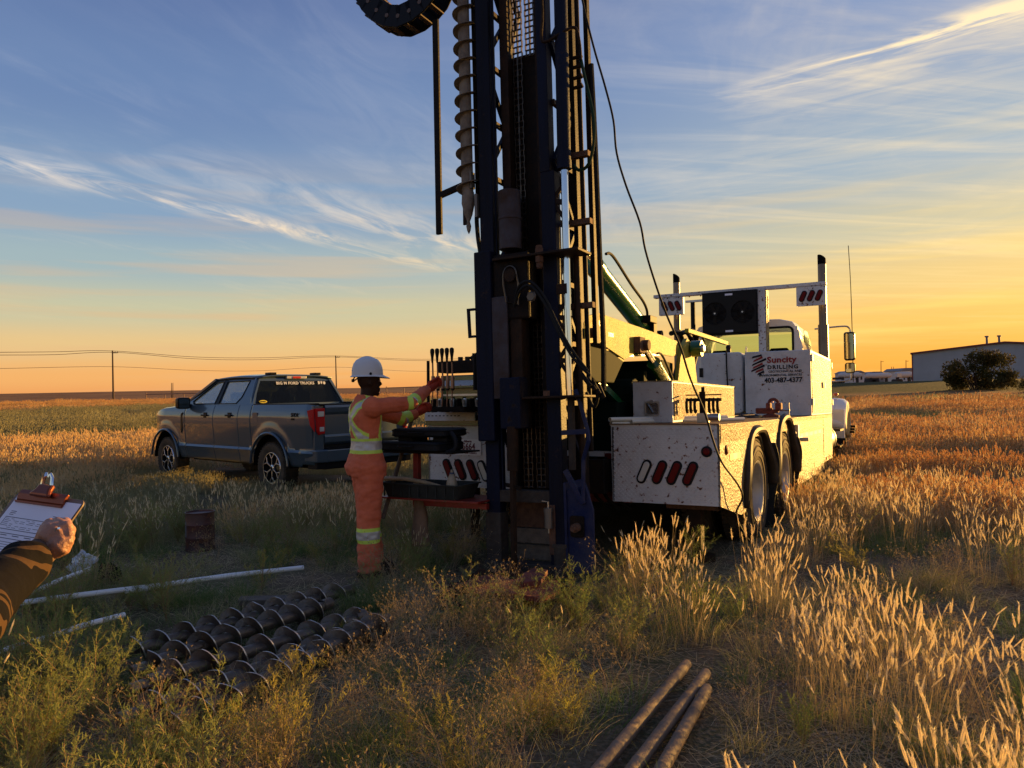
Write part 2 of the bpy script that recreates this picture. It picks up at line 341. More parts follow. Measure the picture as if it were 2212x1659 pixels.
def empty(name, loc=(0, 0, 0), rot=(0, 0, 0), parent=None):
    o = bpy.data.objects.new(name, None); sc.collection.objects.link(o); o.location = loc; o.rotation_euler = rot; o.empty_display_size = 0.1
    if parent: o.parent = parent
    return o
def copy_tree(o, parent=None):
    c = o.copy(); sc.collection.objects.link(c); c.parent = parent
    for ch in list(o.children): copy_tree(ch, c)
    return c
def text(body, size, M, name, m, parent, ext=0.0015, bold=0.0, spacing=1.0, align='LEFT', sx=1.0):
    cu = bpy.data.curves.new(name, 'FONT'); cu.body = body; cu.size = size; cu.extrude = ext; cu.offset = bold; cu.space_character = spacing; cu.align_x = align; cu.resolution_u = 2
    tmp = bpy.data.objects.new(name, cu); sc.collection.objects.link(tmp)
    me = bpy.data.meshes.new_from_object(tmp.evaluated_get(bpy.context.evaluated_depsgraph_get()))
    bpy.data.objects.remove(tmp)
    me.name = name; me.materials.clear(); me.materials.append(MATS[m]); me.transform(M @ Matrix.Diagonal((sx, 1, 1, 1)))
    o = bpy.data.objects.new(name, me); sc.collection.objects.link(o); o.parent = parent; return o
def smoothpath(pts, k=6):
    pts = [Vector(p) for p in pts]; out = []
    for i in range(len(pts) - 1):
        p0, p1, p2, p3 = pts[max(i - 1, 0)], pts[i], pts[i + 1], pts[min(i + 2, len(pts) - 1)]
        for j in range(k):
            t = j / k; out.append(0.5 * ((2 * p1) + (p2 - p0) * t + (2 * p0 - 5 * p1 + 4 * p2 - p3) * t * t + (3 * p1 - p0 - 3 * p2 + p3) * t ** 3))
    out.append(pts[-1]); return out
def stadium(cx, cy, w_, h, ang, n=8):       # rounded slot, long axis h, tilted
    pts = []; r = w_ / 2; L = h / 2 - r
    for i in range(n + 1): th = PI * i / n; pts.append((r * math.cos(th), L + r * math.sin(th)))
    for i in range(n + 1): th = PI + PI * i / n; pts.append((r * math.cos(th), -L + r * math.sin(th)))
    c, s = math.cos(ang), math.sin(ang)
    return [(cx + x * c - y * s, cy + x * s + y * c) for x, y in pts]
# ------------------------------------------------------------------ terrain
def sstep(a, b, x):
    t = min(1, max(0, (x - a) / (b - a))); return t * t * (3 - 2 * t)
def ground_z(x, y):
    d = math.hypot(x, y)
    az = math.degrees(math.atan2(x, max(y, 0.01)))
    z = 0.04 * noise.noise(Vector((x * 0.35, y * 0.35, 0))) * sstep(9, 20, d) + 0.012 * noise.noise(Vector((x * 1.9, y * 1.9, 3)))
    right = sstep(8, 26, az); left = 1 - right
    z += right * (2.0 * sstep(30, 135, d) + 1.5 * sstep(300, 1200, d))
    z += left * (1.05 * sstep(40, 150, d) + 9.0 * sstep(220, 900, d) + 1.2 * sstep(200, 900, d) * noise.noise(Vector((x * 0.004, y * 0.003, 9))))
    z -= (1 - sstep(6, 11, d)) * 0 + 0.14 * sstep(9, 13, d) * (1 - sstep(22, 34, d)) * sstep(8, 20, az)
    return z
# ------------------------------------------------------------------ polygons with holes, mapped to a surface
from mathutils.geometry import tessellate_polygon
def plate(mb, outer, holes, fn, back):
    """outer/holes: 2D loops; fn maps (a, b) to a point; back is the thickness vector"""
    loops = [outer] + list(holes); flat = [p for l in loops for p in l]; n = len(flat)
    tris = tessellate_polygon([[Vector((a, b, 0)) for a, b in l] for l in loops])
    F = [Vector(fn(a, b)) for a, b in flat]; B = [p + Vector(back) for p in F]
    fs = [tuple(t) for t in tris] + [tuple(i + n for i in t[::-1]) for t in tris]; o = 0
    for l in loops:
        k = len(l); fs += [(o + i, o + (i + 1) % k, n + o + (i + 1) % k, n + o + i) for i in range(k)]; o += k
    return mb.add(F + B, fs)
def rrect(a0, a1, b0, b1, r, n=4):
    pts = []
    for cx, cy, s in ((a1 - r, b1 - r, 0), (a0 + r, b1 - r, 1), (a0 + r, b0 + r, 2), (a1 - r, b0 + r, 3)):
        for i in range(n + 1): th = (s + i / n) * PI / 2; pts.append((cx + r * math.cos(th), cy + r * math.sin(th)))
    return pts
# ------------------------------------------------------------------ ground
def make_ground():
    A0, A1 = -62, 62; na = 250
    ds = [0.0, 0.6]; d = 0.6
    while d < 3200: d *= 1.035 if d < 60 else 1.06; ds.append(d)
    vs = []; fs = []
    for d in ds:
        for j in range(na + 1):
            a = math.radians(A0 + (A1 - A0) * j / na); x, y = d * math.sin(a), d * math.cos(a); vs.append((x, y - 1.0 if d == 0 else y, ground_z(x, y)))
    for i in range(len(ds) - 1):
        for j in range(na): a = i * (na + 1) + j; fs.append((a, a + 1, a + na + 2, a + na + 1))
    # everything beside and behind the camera
    o = len(vs); m = 60; rad = [0.0, 6, 30, 200, 3200]
    for d in rad:
        for j in range(m + 1):
            a = math.radians(A1 + (360 - A1 + A0) * j / m); x, y = d * math.sin(a), d * math.cos(a); vs.append((x, y, ground_z(x, y) - 0.02))
    for i in range(len(rad) - 1):
        for j in range(m): a = o + i * (m + 1) + j; fs.append((a, a + 1, a + m + 2, a + m + 1))
    mb = MB(); mb.v = vs; mb.f = fs; mb.m = [0] * len(fs)
    m_ = bpy.data.materials.new('field_soil'); m_.use_nodes = True; t = m_.node_tree; b = t.nodes['Principled BSDF']; b.inputs['Roughness'].default_value = 1; b.inputs['Specular IOR Level'].default_value = 0.1
    geo = N(t, 'ShaderNodeNewGeometry'); sep = N(t, 'ShaderNodeSeparateXYZ'); LK(t, geo.outputs['Position'], sep.inputs[0])
    n1 = N(t, 'ShaderNodeTexNoise'); n1.inputs['Scale'].default_value = 1.3; n1.inputs['Detail'].default_value = 10; n1.inputs['Roughness'].default_value = 0.7; LK(t, geo.outputs['Position'], n1.inputs[0])
    near = mixc(t, ramp(t, n1.outputs[0], [(0.4, 0.0), (0.6, 1.0)]).outputs[0], (0.15, 0.105, 0.07), (0.08, 0.085, 0.04))
    n3 = N(t, 'ShaderNodeTexNoise'); n3.inputs['Scale'].default_value = 38; n3.inputs['Detail'].default_value = 6; LK(t, geo.outputs['Position'], n3.inputs[0])
    near = mixc(t, ramp(t, n3.outputs[0], [(0.45, 0.0), (0.62, 0.6)]).outputs[0], near, (0.28, 0.21, 0.13))
    mp = N(t, 'ShaderNodeMapping'); mp.inputs['Scale'].default_value = (0.012, 0.05, 0.05); LK(t, geo.outputs['Position'], mp.inputs[0])
    n2 = N(t, 'ShaderNodeTexNoise'); n2.inputs['Scale'].default_value = 1; n2.inputs['Detail'].default_value = 9; n2.inputs['Roughness'].default_value = 0.72; LK(t, mp.outputs[0], n2.inputs[0])
    far = mixc(t, ramp(t, n2.outputs[0], [(0.36, 0.0), (0.62, 1.0)]).outputs[0], (0.14, 0.062, 0.028), (0.42, 0.21, 0.085))
    dist = mth(t, 'SQRT', mth(t, 'ADD', mth(t, 'MULTIPLY', sep.outputs[0], sep.outputs[0]), mth(t, 'MULTIPLY', sep.outputs[1], sep.outputs[1])))
    # the mown dark green ground in front of the far buildings on the right
    gr = mth(t, 'MULTIPLY', ramp(t, mth(t, 'DIVIDE', dist, 200), [(0.36, 0.0), (0.40, 1.0), (0.85, 1.0), (0.95, 0.0)]).outputs[0], ramp(t, mth(t, 'DIVIDE', sep.outputs[0], 60), [(0.25, 0.0), (0.42, 1.0)]).outputs[0])
    far = mixc(t, gr, far, (0.045, 0.05, 0.022))
    # the grey green strip of finer grass beyond the pickup
    df = mth(t, 'DIVIDE', dist, 60)
    f = ramp(t, df, [(0.22, 0.0), (0.75, 1.0)])
    c = mixc(t, f.outputs[0], near, far); LK(t, c, b.inputs['Base Color'])
    bp = N(t, 'ShaderNodeBump'); bp.inputs['Strength'].default_value = 0.8; bp.inputs['Distance'].default_value = 0.03; LK(t, n3.outputs[0], bp.inputs['Height']); LK(t, bp.outputs[0], b.inputs['Normal'])
    g = mb.build('ground', m_, smooth=True, fix=False); g['kind'] = 'structure'
    return g
make_ground()
# ------------------------------------------------------------------ pickup truck
def make_pickup():
    P = empty('pickup_truck', (-2.31, 12.18, -0.02), (0, 0, math.radians(48.6)))
    tag(P, 'dark blue-grey crew cab pickup truck parked in the grass on the left', 'pickup truck')
    SP = [(0.40, .925), (0.48, .94), (0.62, .965), (0.695, .992), (0.715, .962), (0.90, .975), (1.10, .992), (1.24, .992), (1.32, .972), (1.42, .935)]
    WH = (1.24, 4.93); ZB = 0.46; RA = 0.53
    def sx(y, z):
        for (z0, x0), (z1, x1) in zip(SP, SP[1:]):
            if z <= z1: x = x0 + (x1 - x0) * (z - z0) / (z1 - z0); break
        else: x = SP[-1][1]
        for wy in WH:
            d = math.hypot(y - wy, (z - 0.43) * 1.0)
            x += 0.018 * sstep(0.74, 0.60, d) if d < .74 else 0
        if y > 5.0: x -= 0.24 * ((y - 5.0) / 0.85) ** 2
        if y < 0.25: x -= 0.03 * (1 - y / 0.25)
        return x
    def top(y):
        if y < 1.83: return 1.42
        if y < 4.2: return 1.42
        return 1.42 - 0.06 * (y - 4.2) - 0.14 * max(0, (y - 5.1)) ** 1.5 * 1.6
    def bot(y):
        zb = ZB if 0.4 < y < 5.4 else ZB + .04
        for wy in WH:
            d = abs(y - wy)
            if d < RA: zb = max(zb, 0.43 + math.sqrt(RA ** 2 - d ** 2) * 0.98)
        return zb
    def side(name, y0, y1, sgn, m='car_paint'):
        ys = [y0, y1]; y = y0
        while y < y1: ys.append(y); y += 0.03
        ys = sorted(set(round(v, 4) for v in ys)); nz = 26; vs = []; fs = []
        for y in ys:
            a, b = bot(y), top(y)
            for k in range(nz + 1): z = a + (b - a) * k / nz; vs.append((sgn * sx(y, z), y, z))
            vs.append((sgn * (sx(y, b) - 0.06), y, b + 0.008 if y < 1.85 else b + 0.02))
        n = nz + 2
        for i in range(len(ys) - 1):
            for k in range(n - 1): a = i * n + k; fs.append((a, a + 1, a + n + 1, a + n))
        mb = MB().add(vs, fs); o = mb.build(name, m, P, smooth=True)
        so_ = o.modifiers.new('t', 'SOLIDIFY'); so_.thickness = 0.012; so_.offset = 0
        return o
    doors = {}
    for s in (-1, 1):
        side('bed_side', 0.10, 1.825, s); side('cab_corner', 1.842, 2.235, s)
        doors[('r', s)] = side('rear_door', 2.243, 3.085, s); doors[('f', s)] = side('front_door', 3.093, 4.165, s)
        side('front_fender', 4.173, 5.84, s)
    # dark inner hull: floor, wheel wells, bed, so that gaps and arches read black
    h = MB().box(-.84, .84, 1.86, 4.15, .42, 1.38).box(-.84, .84, .10, 1.80, .62, .92).box(-.62, .62, .3, 5.7, .40, .62).box(-.80, .80, 4.2, 5.72, .62, 1.12)
    h.box(-.90, .90, 1.80, 1.84, .62, 1.40)
    h.build('chassis', 'black_plastic', P)
    # bed liner walls and rail caps
    b = MB()
    for s in (-1, 1):
        b.box(min(s * .935, s * .86), max(s * .935, s * .86), .06, 1.83, 1.415, 1.442)
        b.box(min(s * .86, s * .845), max(s * .86, s * .845), .10, 1.80, .92, 1.42)
    b.box(-.86, .86, .04, .12, 1.40, 1.43); b.build('bed_rail', 'black_plastic', P, bevel=.006)
    # tailgate
    t = MB(); rs = []
    def tg(z, y): return [(-.80, y, z), (.80, y, z)]
    prof = [(.80, .085), (.84, .05), (.93, .045), (.95, .06), (1.26, .06), (1.30, .035), (1.37, .025), (1.41, .04)]
    vs = []; fs = []
    for z, y in prof: vs += [(-.78, y, z), (.78, y, z), (.78, .11, z), (-.78, .11, z)]
    t.rings([vs[i * 4:i * 4 + 4] for i in range(len(prof))]); tgt = t.build('tailgate', 'car_paint', P, bevel=.006)
    hd = MB().box(-.13, .13, .018, .035, 1.20, 1.28).build('handle', 'black_plastic', tgt, bevel=.01)
    ov = MB().prism([(0.09 * math.cos(a), .885 + .036 * math.sin(a)) for a in np.linspace(0, 2 * PI, 24, endpoint=False)], .028, .046, 'y').build('emblem', 'black_plastic', tgt)
    tx = text('FORD', .05, Matrix.Translation((0, .026, .868)) @ Matrix.Rotation(PI / 2, 4, 'X'), 'emblem_lettering', 'ink_silver', tgt, align='CENTER', sx=1.2)
    # corner posts between tailgate and bed sides, taillights
    for s in (-1, 1):
        c = MB().box(min(s * .79, s * .955), max(s * .79, s * .955), .055, .13, .70, 1.41); c.build('corner_post', 'car_paint', P, bevel=.015)
        tl = MB()
        pol = [(.955, 1.36), (.785, 1.365), (.785, .975), (.90, .96), (.93, 1.02)]
        vs = []
        for dy, inset in ((.10, 0), (.035, 0), (.02, .012)): vs.append([(s * (x - inset * (1 if x > .85 else -1)), dy, z - inset * (1 if z > 1.1 else -1)) for x, z in pol])
        wrap = [[(s * .96, .05, 1.36), (s * .985, .20, 1.33), (s * .985, .13, 1.10), (s * .95, .05, 1.0)], [(s * .965, .05, 1.355), (s * .990, .20, 1.325), (s * .992, .13, 1.12), (s * .965, .05, 1.01)]]
        tl.rings(vs); tl.rings(wrap); lt = tl.build('taillight', 'tail_red', P, bevel=.006)
        MB().box(min(s * .81, s * .92), max(s * .81, s * .92), .012, .03, 1.235, 1.315).build('lens', 'clear_lens', lt, bevel=.008)
        MB().box(min(s * .81, s * .89), max(s * .81, s * .89), .012, .03, 1.01, 1.08).build('lens', 'clear_lens', lt, bevel=.008)
    # rear bumper
    bp = MB(); 
    pl = [(-.97, .32), (-.96, .02), (-.80, -.05), (.80, -.05), (.96, .02), (.97, .32), (.86, .32), (.84, .10), (-.84, .10), (-.86, .32)]
    bp.prism(pl, .54, .735, 'z'); bmp = bp.build('rear_bumper', 'car_paint', P, bevel=.02)
    MB().box(-.78, .78, -.055, .08, .737, .752).build('step_pad', 'black_plastic', bmp)
    MB().prism([(-.94, .28), (-.93, .05), (-.78, 0), (.78, 0), (.93, .05), (.94, .28)], .44, .54, 'z').build('valance', 'black_plastic', P, bevel=.01)
    # hood, front end
    hv = []
    for y in np.linspace(4.15, 5.80, 12):
        zt = top(y) + .02; wd = sx(y, top(y)) - .055; hv.append([(wd * u, y, zt + .05 * (1 - u * u) * (1 if y < 5.6 else .5)) for u in np.linspace(-1, 1, 13)])
    m_ = MB(); n = 13
    m_.add([p for r in hv for p in r], [(i * n + j, i * n + j + 1, (i + 1) * n + j + 1, (i + 1) * n + j) for i in range(11) for j in range(12)])
    m_.build('hood', 'car_paint', P, smooth=True)
    MB().box(-.72, .72, 5.70, 5.80, .70, 1.20).build('grille', 'black_plastic', P, bevel=.02)
    MB().prism([(-.86, 5.55), (-.74, 5.88), (.74, 5.88), (.86, 5.55)], .46, .74, 'z').build('front_bumper', 'car_paint', P, bevel=.03)
    for s in (-1, 1): MB().box(min(s * .58, s * .80), max(s * .58, s * .80), 5.66, 5.78, .95, 1.18).build('headlight', 'clear_lens', P, bevel=.02)
    # greenhouse
    def gx(z): return .935 - .235 * ((z - 1.40) / .5) ** 1.15 if z > 1.4 else .935
    outer = [(1.86, 1.40), (4.40, 1.40), (4.28, 1.44), (3.45, 1.875), (3.2, 1.90), (2.10, 1.90), (2.02, 1.88), (1.93, 1.60)]
    wf = [(3.16, 1.452), (3.95, 1.452), (3.99, 1.50), (3.42, 1.825), (3.22, 1.845), (3.14, 1.84)]
    wr = [(2.30, 1.56), (2.42, 1.452), (3.02, 1.452), (3.02, 1.84), (2.26, 1.84)]
    for s in (-1, 1):
        fn = lambda a, b, s=s: (s * gx(b), a, b)
        mb = MB(); plate(mb, outer, [wf, wr], fn, (-s * .035, 0, 0)); mb.build('window_surround', 'car_paint', P, smooth=False)
        k = MB(); plate(k, [(3.00, 1.44), (3.18, 1.44), (3.17, 1.86), (3.01, 1.86)], [], lambda a, b, s=s: (s * (gx(b) + .004), a, b), (-s * .006, 0, 0)); k.build('door_pillar', 'black_plastic', P)
        for nm, wp, dk in (('window', wf, 'f'), ('window', wr, 'r')):
            g = MB(); plate(g, wp, [], lambda a, b, s=s: (s * (gx(b) - .012), a, b), (-s * .006, 0, 0)); g.build(nm, 'side_glass', P)
            e = MB(); e.tube([(s * (gx(b) + .003), a, b) for a, b in wp + wp[:1]], .010, 5); e.build('window_seal', 'black_plastic', P)
    # rear of the cab with its window
    def rb(u, z): return (u, 1.86 + (z - 1.40) * .30 + .05 * (abs(u) / .9) ** 2, z)
    ro = [(-.93, 1.38), (.93, 1.38), (.895, 1.55), (.80, 1.78), (.735, 1.895), (.5, 1.915), (-.5, 1.915), (-.735, 1.895), (-.80, 1.78), (-.895, 1.55)]
    rg = [(-.84, 1.44), (.84, 1.44), (.80, 1.60), (.70, 1.83), (-.70, 1.83), (-.80, 1.60)]
    mb = MB(); plate(mb, ro, [rg], rb, (0, .04, 0)); mb.build('cab_rear', 'car_paint', P)
    g = MB(); plate(g, rg, [], lambda u, z: (rb(u, z)[0], rb(u, z)[1] - .002, z), (0, .006, 0)); gl = g.build('rear_window', 'tinted_glass', P)
    slope = math.atan2(.30, 1.0)
    M = Matrix.Translation((-.42, 1.86 + (1.775 - 1.4) * .30 - .008, 1.765)) @ Matrix.Rotation(PI / 2 - slope, 4, 'X')
    text('BIG M FORD TRUCKS', .070, M, 'lettering', 'ink_silver', gl, bold=.0022, sx=1.12, spacing=1.03)
    # the flag-like emblem at the end of the lettering
    lf = [(0, .05), (.010, .03), (.026, .034), (.018, .012), (.030, -.004), (.010, -.010), (.008, -.03), (-.008, -.03), (-.010, -.010), (-.030, -.004), (-.018, .012), (-.026, .034), (-.010, .03)]
    e = MB(); Me = Matrix.Translation((.50, 1.86 + (1.79 - 1.4) * .30 - .008, 1.79)) @ Matrix.Rotation(PI / 2 - slope, 4, 'X'); e.xf = Me
    e.prism([(a * .8, b * .8) for a, b in lf], 0, .0015, 'z')
    e.prism([(-.075, .028), (-.045, .034), (-.035, .018), (-.036, -.020), (-.075, -.028)], 0, .0015, 'z'); e.prism([(.075, .028), (.045, .020), (.035, .034), (.036, -.020), (.060, -.034), (.085, -.010)], 0, .0015, 'z')
    e.build('leaf_emblem', 'ink_silver', gl)
    e = MB(); e.xf = Matrix.Translation((-.71, 1.86 + (1.48 - 1.4) * .30 + .024, 1.475)) @ Matrix.Rotation(PI / 2 - slope, 4, 'X')
    e.prism([(.075 * math.cos(a), .026 * math.sin(a)) for a in np.linspace(0, 2 * PI, 20, endpoint=False)], 0, .002, 'z'); e.build('sticker', 'sticker_yellow', gl)
    text('LINE-X', .028, Matrix.Translation((-.71, 1.86 + (1.47 - 1.4) * .30 + .018, 1.466)) @ Matrix.Rotation(PI / 2 - slope, 4, 'X'), 'sticker_lettering', 'ink_black', gl, bold=.001, align='CENTER', sx=1.2)
    # windscreen and roof
    ws = MB(); ws.add([(-.86, 4.30, 1.43), (.86, 4.30, 1.43), (.70, 3.45, 1.885), (-.70, 3.45, 1.885)], [(0, 1, 2, 3)]); ws.build('windscreen', 'window_glass', P)
    for s in (-1, 1): MB().bar((s * .90, 4.33, 1.43), (s * .73, 3.42, 1.885), .07, .05).build('screen_pillar', 'car_paint', P, bevel=.01)
    rv = []
    for i, y in enumerate(np.linspace(2.00, 3.50, 9)):
        c = .035 * math.sin(PI * i / 8); rv.append([((.745) * u, y, 1.893 + .04 * (1 - u ** 4) + c * (1 - .3 * u * u)) for u in np.linspace(-1, 1, 15)])
    m_ = MB(); m_.add([p for r in rv for p in r], [(i * 15 + j, i * 15 + j + 1, (i + 1) * 15 + j + 1, (i + 1) * 15 + j) for i in range(8) for j in range(14)])
    rf = m_.build('roof', 'car_paint', P, smooth=True); sm = rf.modifiers.new('t', 'SOLIDIFY'); sm.thickness = .03; sm.offset = -1
    for s in (-1, 1): MB().prism([(s * .45 - .07, 2.0), (s * .45 + .07, 2.0), (s * .45 + .06, 2.18), (s * .45 - .06, 2.18)], 1.93, 1.975, 'z').build('roof_pad', 'black_plastic', P, bevel=.012)
    bl = MB().box(-.20, .20, 1.985, 2.03, 1.865, 1.912).build('brake_light', 'clear_lens', P, bevel=.008)
    MB().box(-.08, .08, 1.978, 2.0, 1.872, 1.906).build('lens', 'tail_red', bl)
    # interior
    st = MB()
    for y in (2.55, 3.35):
        for x in (-.42, .42) + ((0,) if y < 3 else ()):
            st.rings([[(x + a, y + b * .14 - .10 * (z - .9), z) for a, b in rrect(-.22, .22, -.5, .5, .05, 2)] for z in (.9, 1.2, 1.38, 1.44)])
            st.rings([[(x + a * f, y - .08 + b * .09 - .02, z) for a, b in rrect(-.13, .13, -.5, .5, .05, 2)] for z, f in ((1.46, .8), (1.50, 1), (1.62, 1), (1.65, .7))])
            st.box(x - .05, x + .05, y - .09, y - .07, 1.40, 1.50)
    st.box(-.84, .84, 3.95, 4.25, 1.1, 1.42); st.build('seats', 'black_plastic', P, bevel=.02)
    sw = MB(); sw.tube([(-.42 + .18 * math.cos(a), 3.85 + .05 * math.sin(a), 1.33 + .18 * math.sin(a)) for a in np.linspace(0, 2 * PI, 20)], .015, 6); sw.build('steering_wheel', 'black_plastic', P)
    # mirrors, handles, badges, fuel door, vents
    for s in (-1, 1):
        m_ = MB(); m_.rings([[(s * (1.09 + a * k), 4.02 + dy, 1.47 + b * k) for a, b in rrect(-.12, .12, -.105, .105, .04, 4)] for dy, k in ((.10, .6), (.07, .9), (-.02, 1), (-.05, .97))])
        mr = m_.build('wing_mirror', 'black_plastic', P, smooth=True); MB().bar((s * .90, 4.05, 1.42), (s * 1.0, 4.04, 1.42), .05, .06).build('arm', 'black_plastic', mr)
        MB().box(s * 1.09 - .095, s * 1.09 + .095, 3.966, 3.969, 1.39, 1.555).build('mirror_glass', 'dark_glass', mr)
        for key, y in (('r', 2.42), ('f', 3.28)):
            MB().box(min(s * .985, s * 1.03), max(s * .985, s * 1.03), y, y + .20, 1.235, 1.265).box(min(s * .98, s * .999), max(s * .98, s * .999), y + .04, y + .16, 1.20, 1.30).build('handle', 'black_plastic', doors[(key, s)], bevel=.008)
        MB().prism([(4.24, 1.30), (4.31, 1.27), (4.33, .98), (4.30, .92), (4.24, 1.05)], min(s * .988, s * 1.0), max(s * .988, s * 1.0), 'x').build('fender_vent', 'black_plastic', P)
        for wy in WH:
            ar = MB(); pts = [(s * (1.028), wy + .555 * math.cos(a), .43 + .545 * math.sin(a)) for a in np.linspace(math.radians(4), math.radians(176), 22)]
            ar.tube(pts, .022, 6); ar.build('arch_lip', 'car_paint', P, smooth=True)
        # wheel wells
        for wy in WH:
            ww = MB(); v = []
            for a in np.linspace(0, PI, 16): v.append((s * .99, wy + .53 * math.cos(a), .43 + .515 * math.sin(a)))
            k = len(v); v += [(s * .60, p[1], p[2]) for p in v]; v += [(s * .60, wy, .43)]
            ww.add(v, [(i, i + 1, k + i + 1, k + i) for i in range(k - 1)] + [(k + i, k + i + 1, 2 * k) for i in range(k - 1)]); ww.build('wheel_well', 'hole_black', P)
    MB().prism(rrect(1.60, 1.76, 1.13, 1.30, .03), -1.0, -.994, 'x').build('fuel_door', 'car_paint', P)
    for bd, z, s_, mt in (('STX', 1.235, .085, 'black_plastic'), ('4X4', 1.185, .040, 'black_plastic')):
        text(bd, s_, Matrix.Translation((-1.0, .62, z)) @ Matrix.Rotation(-PI / 2, 4, 'Z') @ Matrix.Rotation(PI / 2, 4, 'X'), 'badge', mt, P, ext=.004, bold=.002, sx=1.35)
    # wheels
    def wheel(x, y, s):
        w_ = empty('wheel', (x, y, .41), parent=P)
        MB().lathe([(.25, -.10), (.33, -.135), (.385, -.13), (.405, -.10), (.41, -.05), (.41, .05), (.405, .10), (.385, .13), (.33, .135), (.25, .10)], n=40, axis='x').build('tyre', 'tyre', w_, smooth=True)
        tr = MB()
        for i in range(44):
            a = 2 * PI * i / 44
            for k in (-1, 1):
                tr.xf = Matrix.Rotation(a, 4, 'X'); tr.box(k * .075 - .045, k * .075 + .045, -.012, .014, .405, .419)
        tr.build('tyre_tread', 'tyre', w_, kind='stuff')
        r = MB().lathe([(.255, s * .11), (.245, s * .085), (.235, s * .0), (.05, s * .0)], n=36, axis='x'); r.build('rim_barrel', 'black_plastic', w_, smooth=True)
        sp = MB()
        for i in range(6):
            sp.xf = Matrix.Rotation(2 * PI * i / 6, 4, 'X')
            sp.bar((s * .10, 0, .04), (s * .105, 0, .15), .022, .022, (1, 0, 0)); sp.bar((s * .105, 0, .15), (s * .10, .075, .24), .018, .022, (1, 0, 0)); sp.bar((s * .105, 0, .15), (s * .10, -.075, .24), .018, .022, (1, 0, 0))
        sp.xf = None; sp.lathe([(.03, s * .12), (.055, s * .11), (.06, s * .08)], n=16, axis='x'); sp.lathe([(.258, s * .105), (.25, s * .12), (.238, s * .118)], n=36, axis='x')
        sp.build('rim', 'alloy', w_, bevel=.003)
    for s in (-1, 1):
        for y in WH: wheel(s * .86, y, s)
    return P
make_pickup()
# ------------------------------------------------------------------ far things
def utility_pole(px, ptop, pbase, D, label, arms=True, tw=0.0):
    b = at(px[1], pbase, D); b.z = ground_z(b.x, b.y) - .1; t = at(px[0], ptop, D)
    root = empty('utility_pole', b); tag(root, label, 'utility pole', 'utility poles along the horizon')
    H = t.z - b.z
    MB().cyl((0, 0, 0), (t.x - b.x, 0, H), .20, .13, 8).build('pole', 'pole_wood', root)
    if arms:
        MB().box(-.12 + t.x - b.x, 1.1 + t.x - b.x, -.08, .08, H - .55, H - .40).build('crossarm', 'pole_wood', root)
        for x in (-.1, .5, 1.0): MB().cyl((x + t.x - b.x, 0, H - .4), (x + t.x - b.x, 0, H - .12), .05, .04, 6).build('insulator', 'wire_dark', root)
    return root, Vector((t.x, D, t.z))
r1, t1 = utility_pole((243, 245), 757, 867, 150, 'tallest utility pole left of the pickup with one short arm')
r2, t2 = utility_pole((725, 727), 768, 845, 205, 'utility pole rising between the pickup roof and the worker')
for (xa, ya, yb, lab) in ((370.5, 827, 853, 'left post of the small distant pole pair above the fence'), (373.5, 827, 853, 'right post of the small distant pole pair above the fence')):
    utility_pole((xa, xa), ya, yb, 330, lab, arms=False)
for (xa, ya, yb, D, lab) in ((1903, 779, 812, 330, 'utility pole behind the white tanks, left one'), (1926, 792, 810, 420, 'short left pole of the far pair behind the white tanks'), (1930, 792, 810, 420, 'short right pole of the far pair behind the white tanks'),
                        (1957, 778, 808, 330, 'utility pole nearest the metal building'), (1998, 0, 0, 0, '')):
    if D: utility_pole((xa, xa), ya, yb, D, lab, arms=D < 400)
def wire(pts, lab, r=.045):
    o = MB().tube(smoothpath(pts, 8), r, 4).build('overhead_wire', 'wire_dark'); tag(o, lab, 'overhead wire', 'overhead wires'); return o
def wpt(x, y, D): return at(x, y, D)
wire([wpt(-300, 764, 112), wpt(0, 761, 125), wpt(120, 760, 138), t1 + Vector((0, 0, -.1)), wpt(420, 771, 172), wpt(560, 773, 190), t2 + Vector((0, 0, -.1)), wpt(900, 776, 230), wpt(1100, 772, 260), wpt(1400, 762, 300)], 'top overhead wire strung between the two left utility poles')
wire([wpt(-300, 768, 112), wpt(0, 767, 125), wpt(120, 766, 138), t1 + Vector((.6, 0, -.4)), wpt(420, 775, 172), wpt(560, 777, 190), t2 + Vector((.6, 0, -.4)), wpt(900, 779, 230), wpt(1100, 776, 260), wpt(1400, 767, 300)], 'second overhead wire close under the top one')
wire([wpt(-300, 800, 112), wpt(0, 796, 125), t1 + Vector((0, 0, -3.2)), wpt(420, 800, 172), wpt(560, 801, 190), t2 + Vector((0, 0, -3.1)), wpt(900, 802, 230), wpt(1100, 798, 260), wpt(1400, 790, 300)], 'single low overhead wire well below the others', .035)
def rail_fence(x0, x1, ytop, D, n, label):
    a = at(x0, ytop + 16, D); b = at(x1, ytop + 12, D); r = empty('pipe_fence', (a.x, D, 0)); tag(r, label, 'fence', 'pipe fences in the far field')
    W = b.x - a.x; zt = at(x0, ytop, D).z; zt1 = at(x1, ytop - 5, D).z
    MB().cyl((0, 0, zt), (W, 0, zt1), .08, n=6).build('rail', 'fence_steel', r)
    for i in range(n):
        x = W * i / (n - 1); z = zt + (zt1 - zt) * i / (n - 1); MB().cyl((x, 0, ground_z(a.x + x, D) - .2), (x, 0, z + (.25 if i == 0 else 0)), .09, n=6).build('post', 'fence_steel', r)
rail_fence(316, 560, 852, 130, 7, 'long rusty pipe fence behind the hood of the pickup')
rail_fence(835, 985, 838, 130, 5, 'pipe fence section right of the white hard hat')
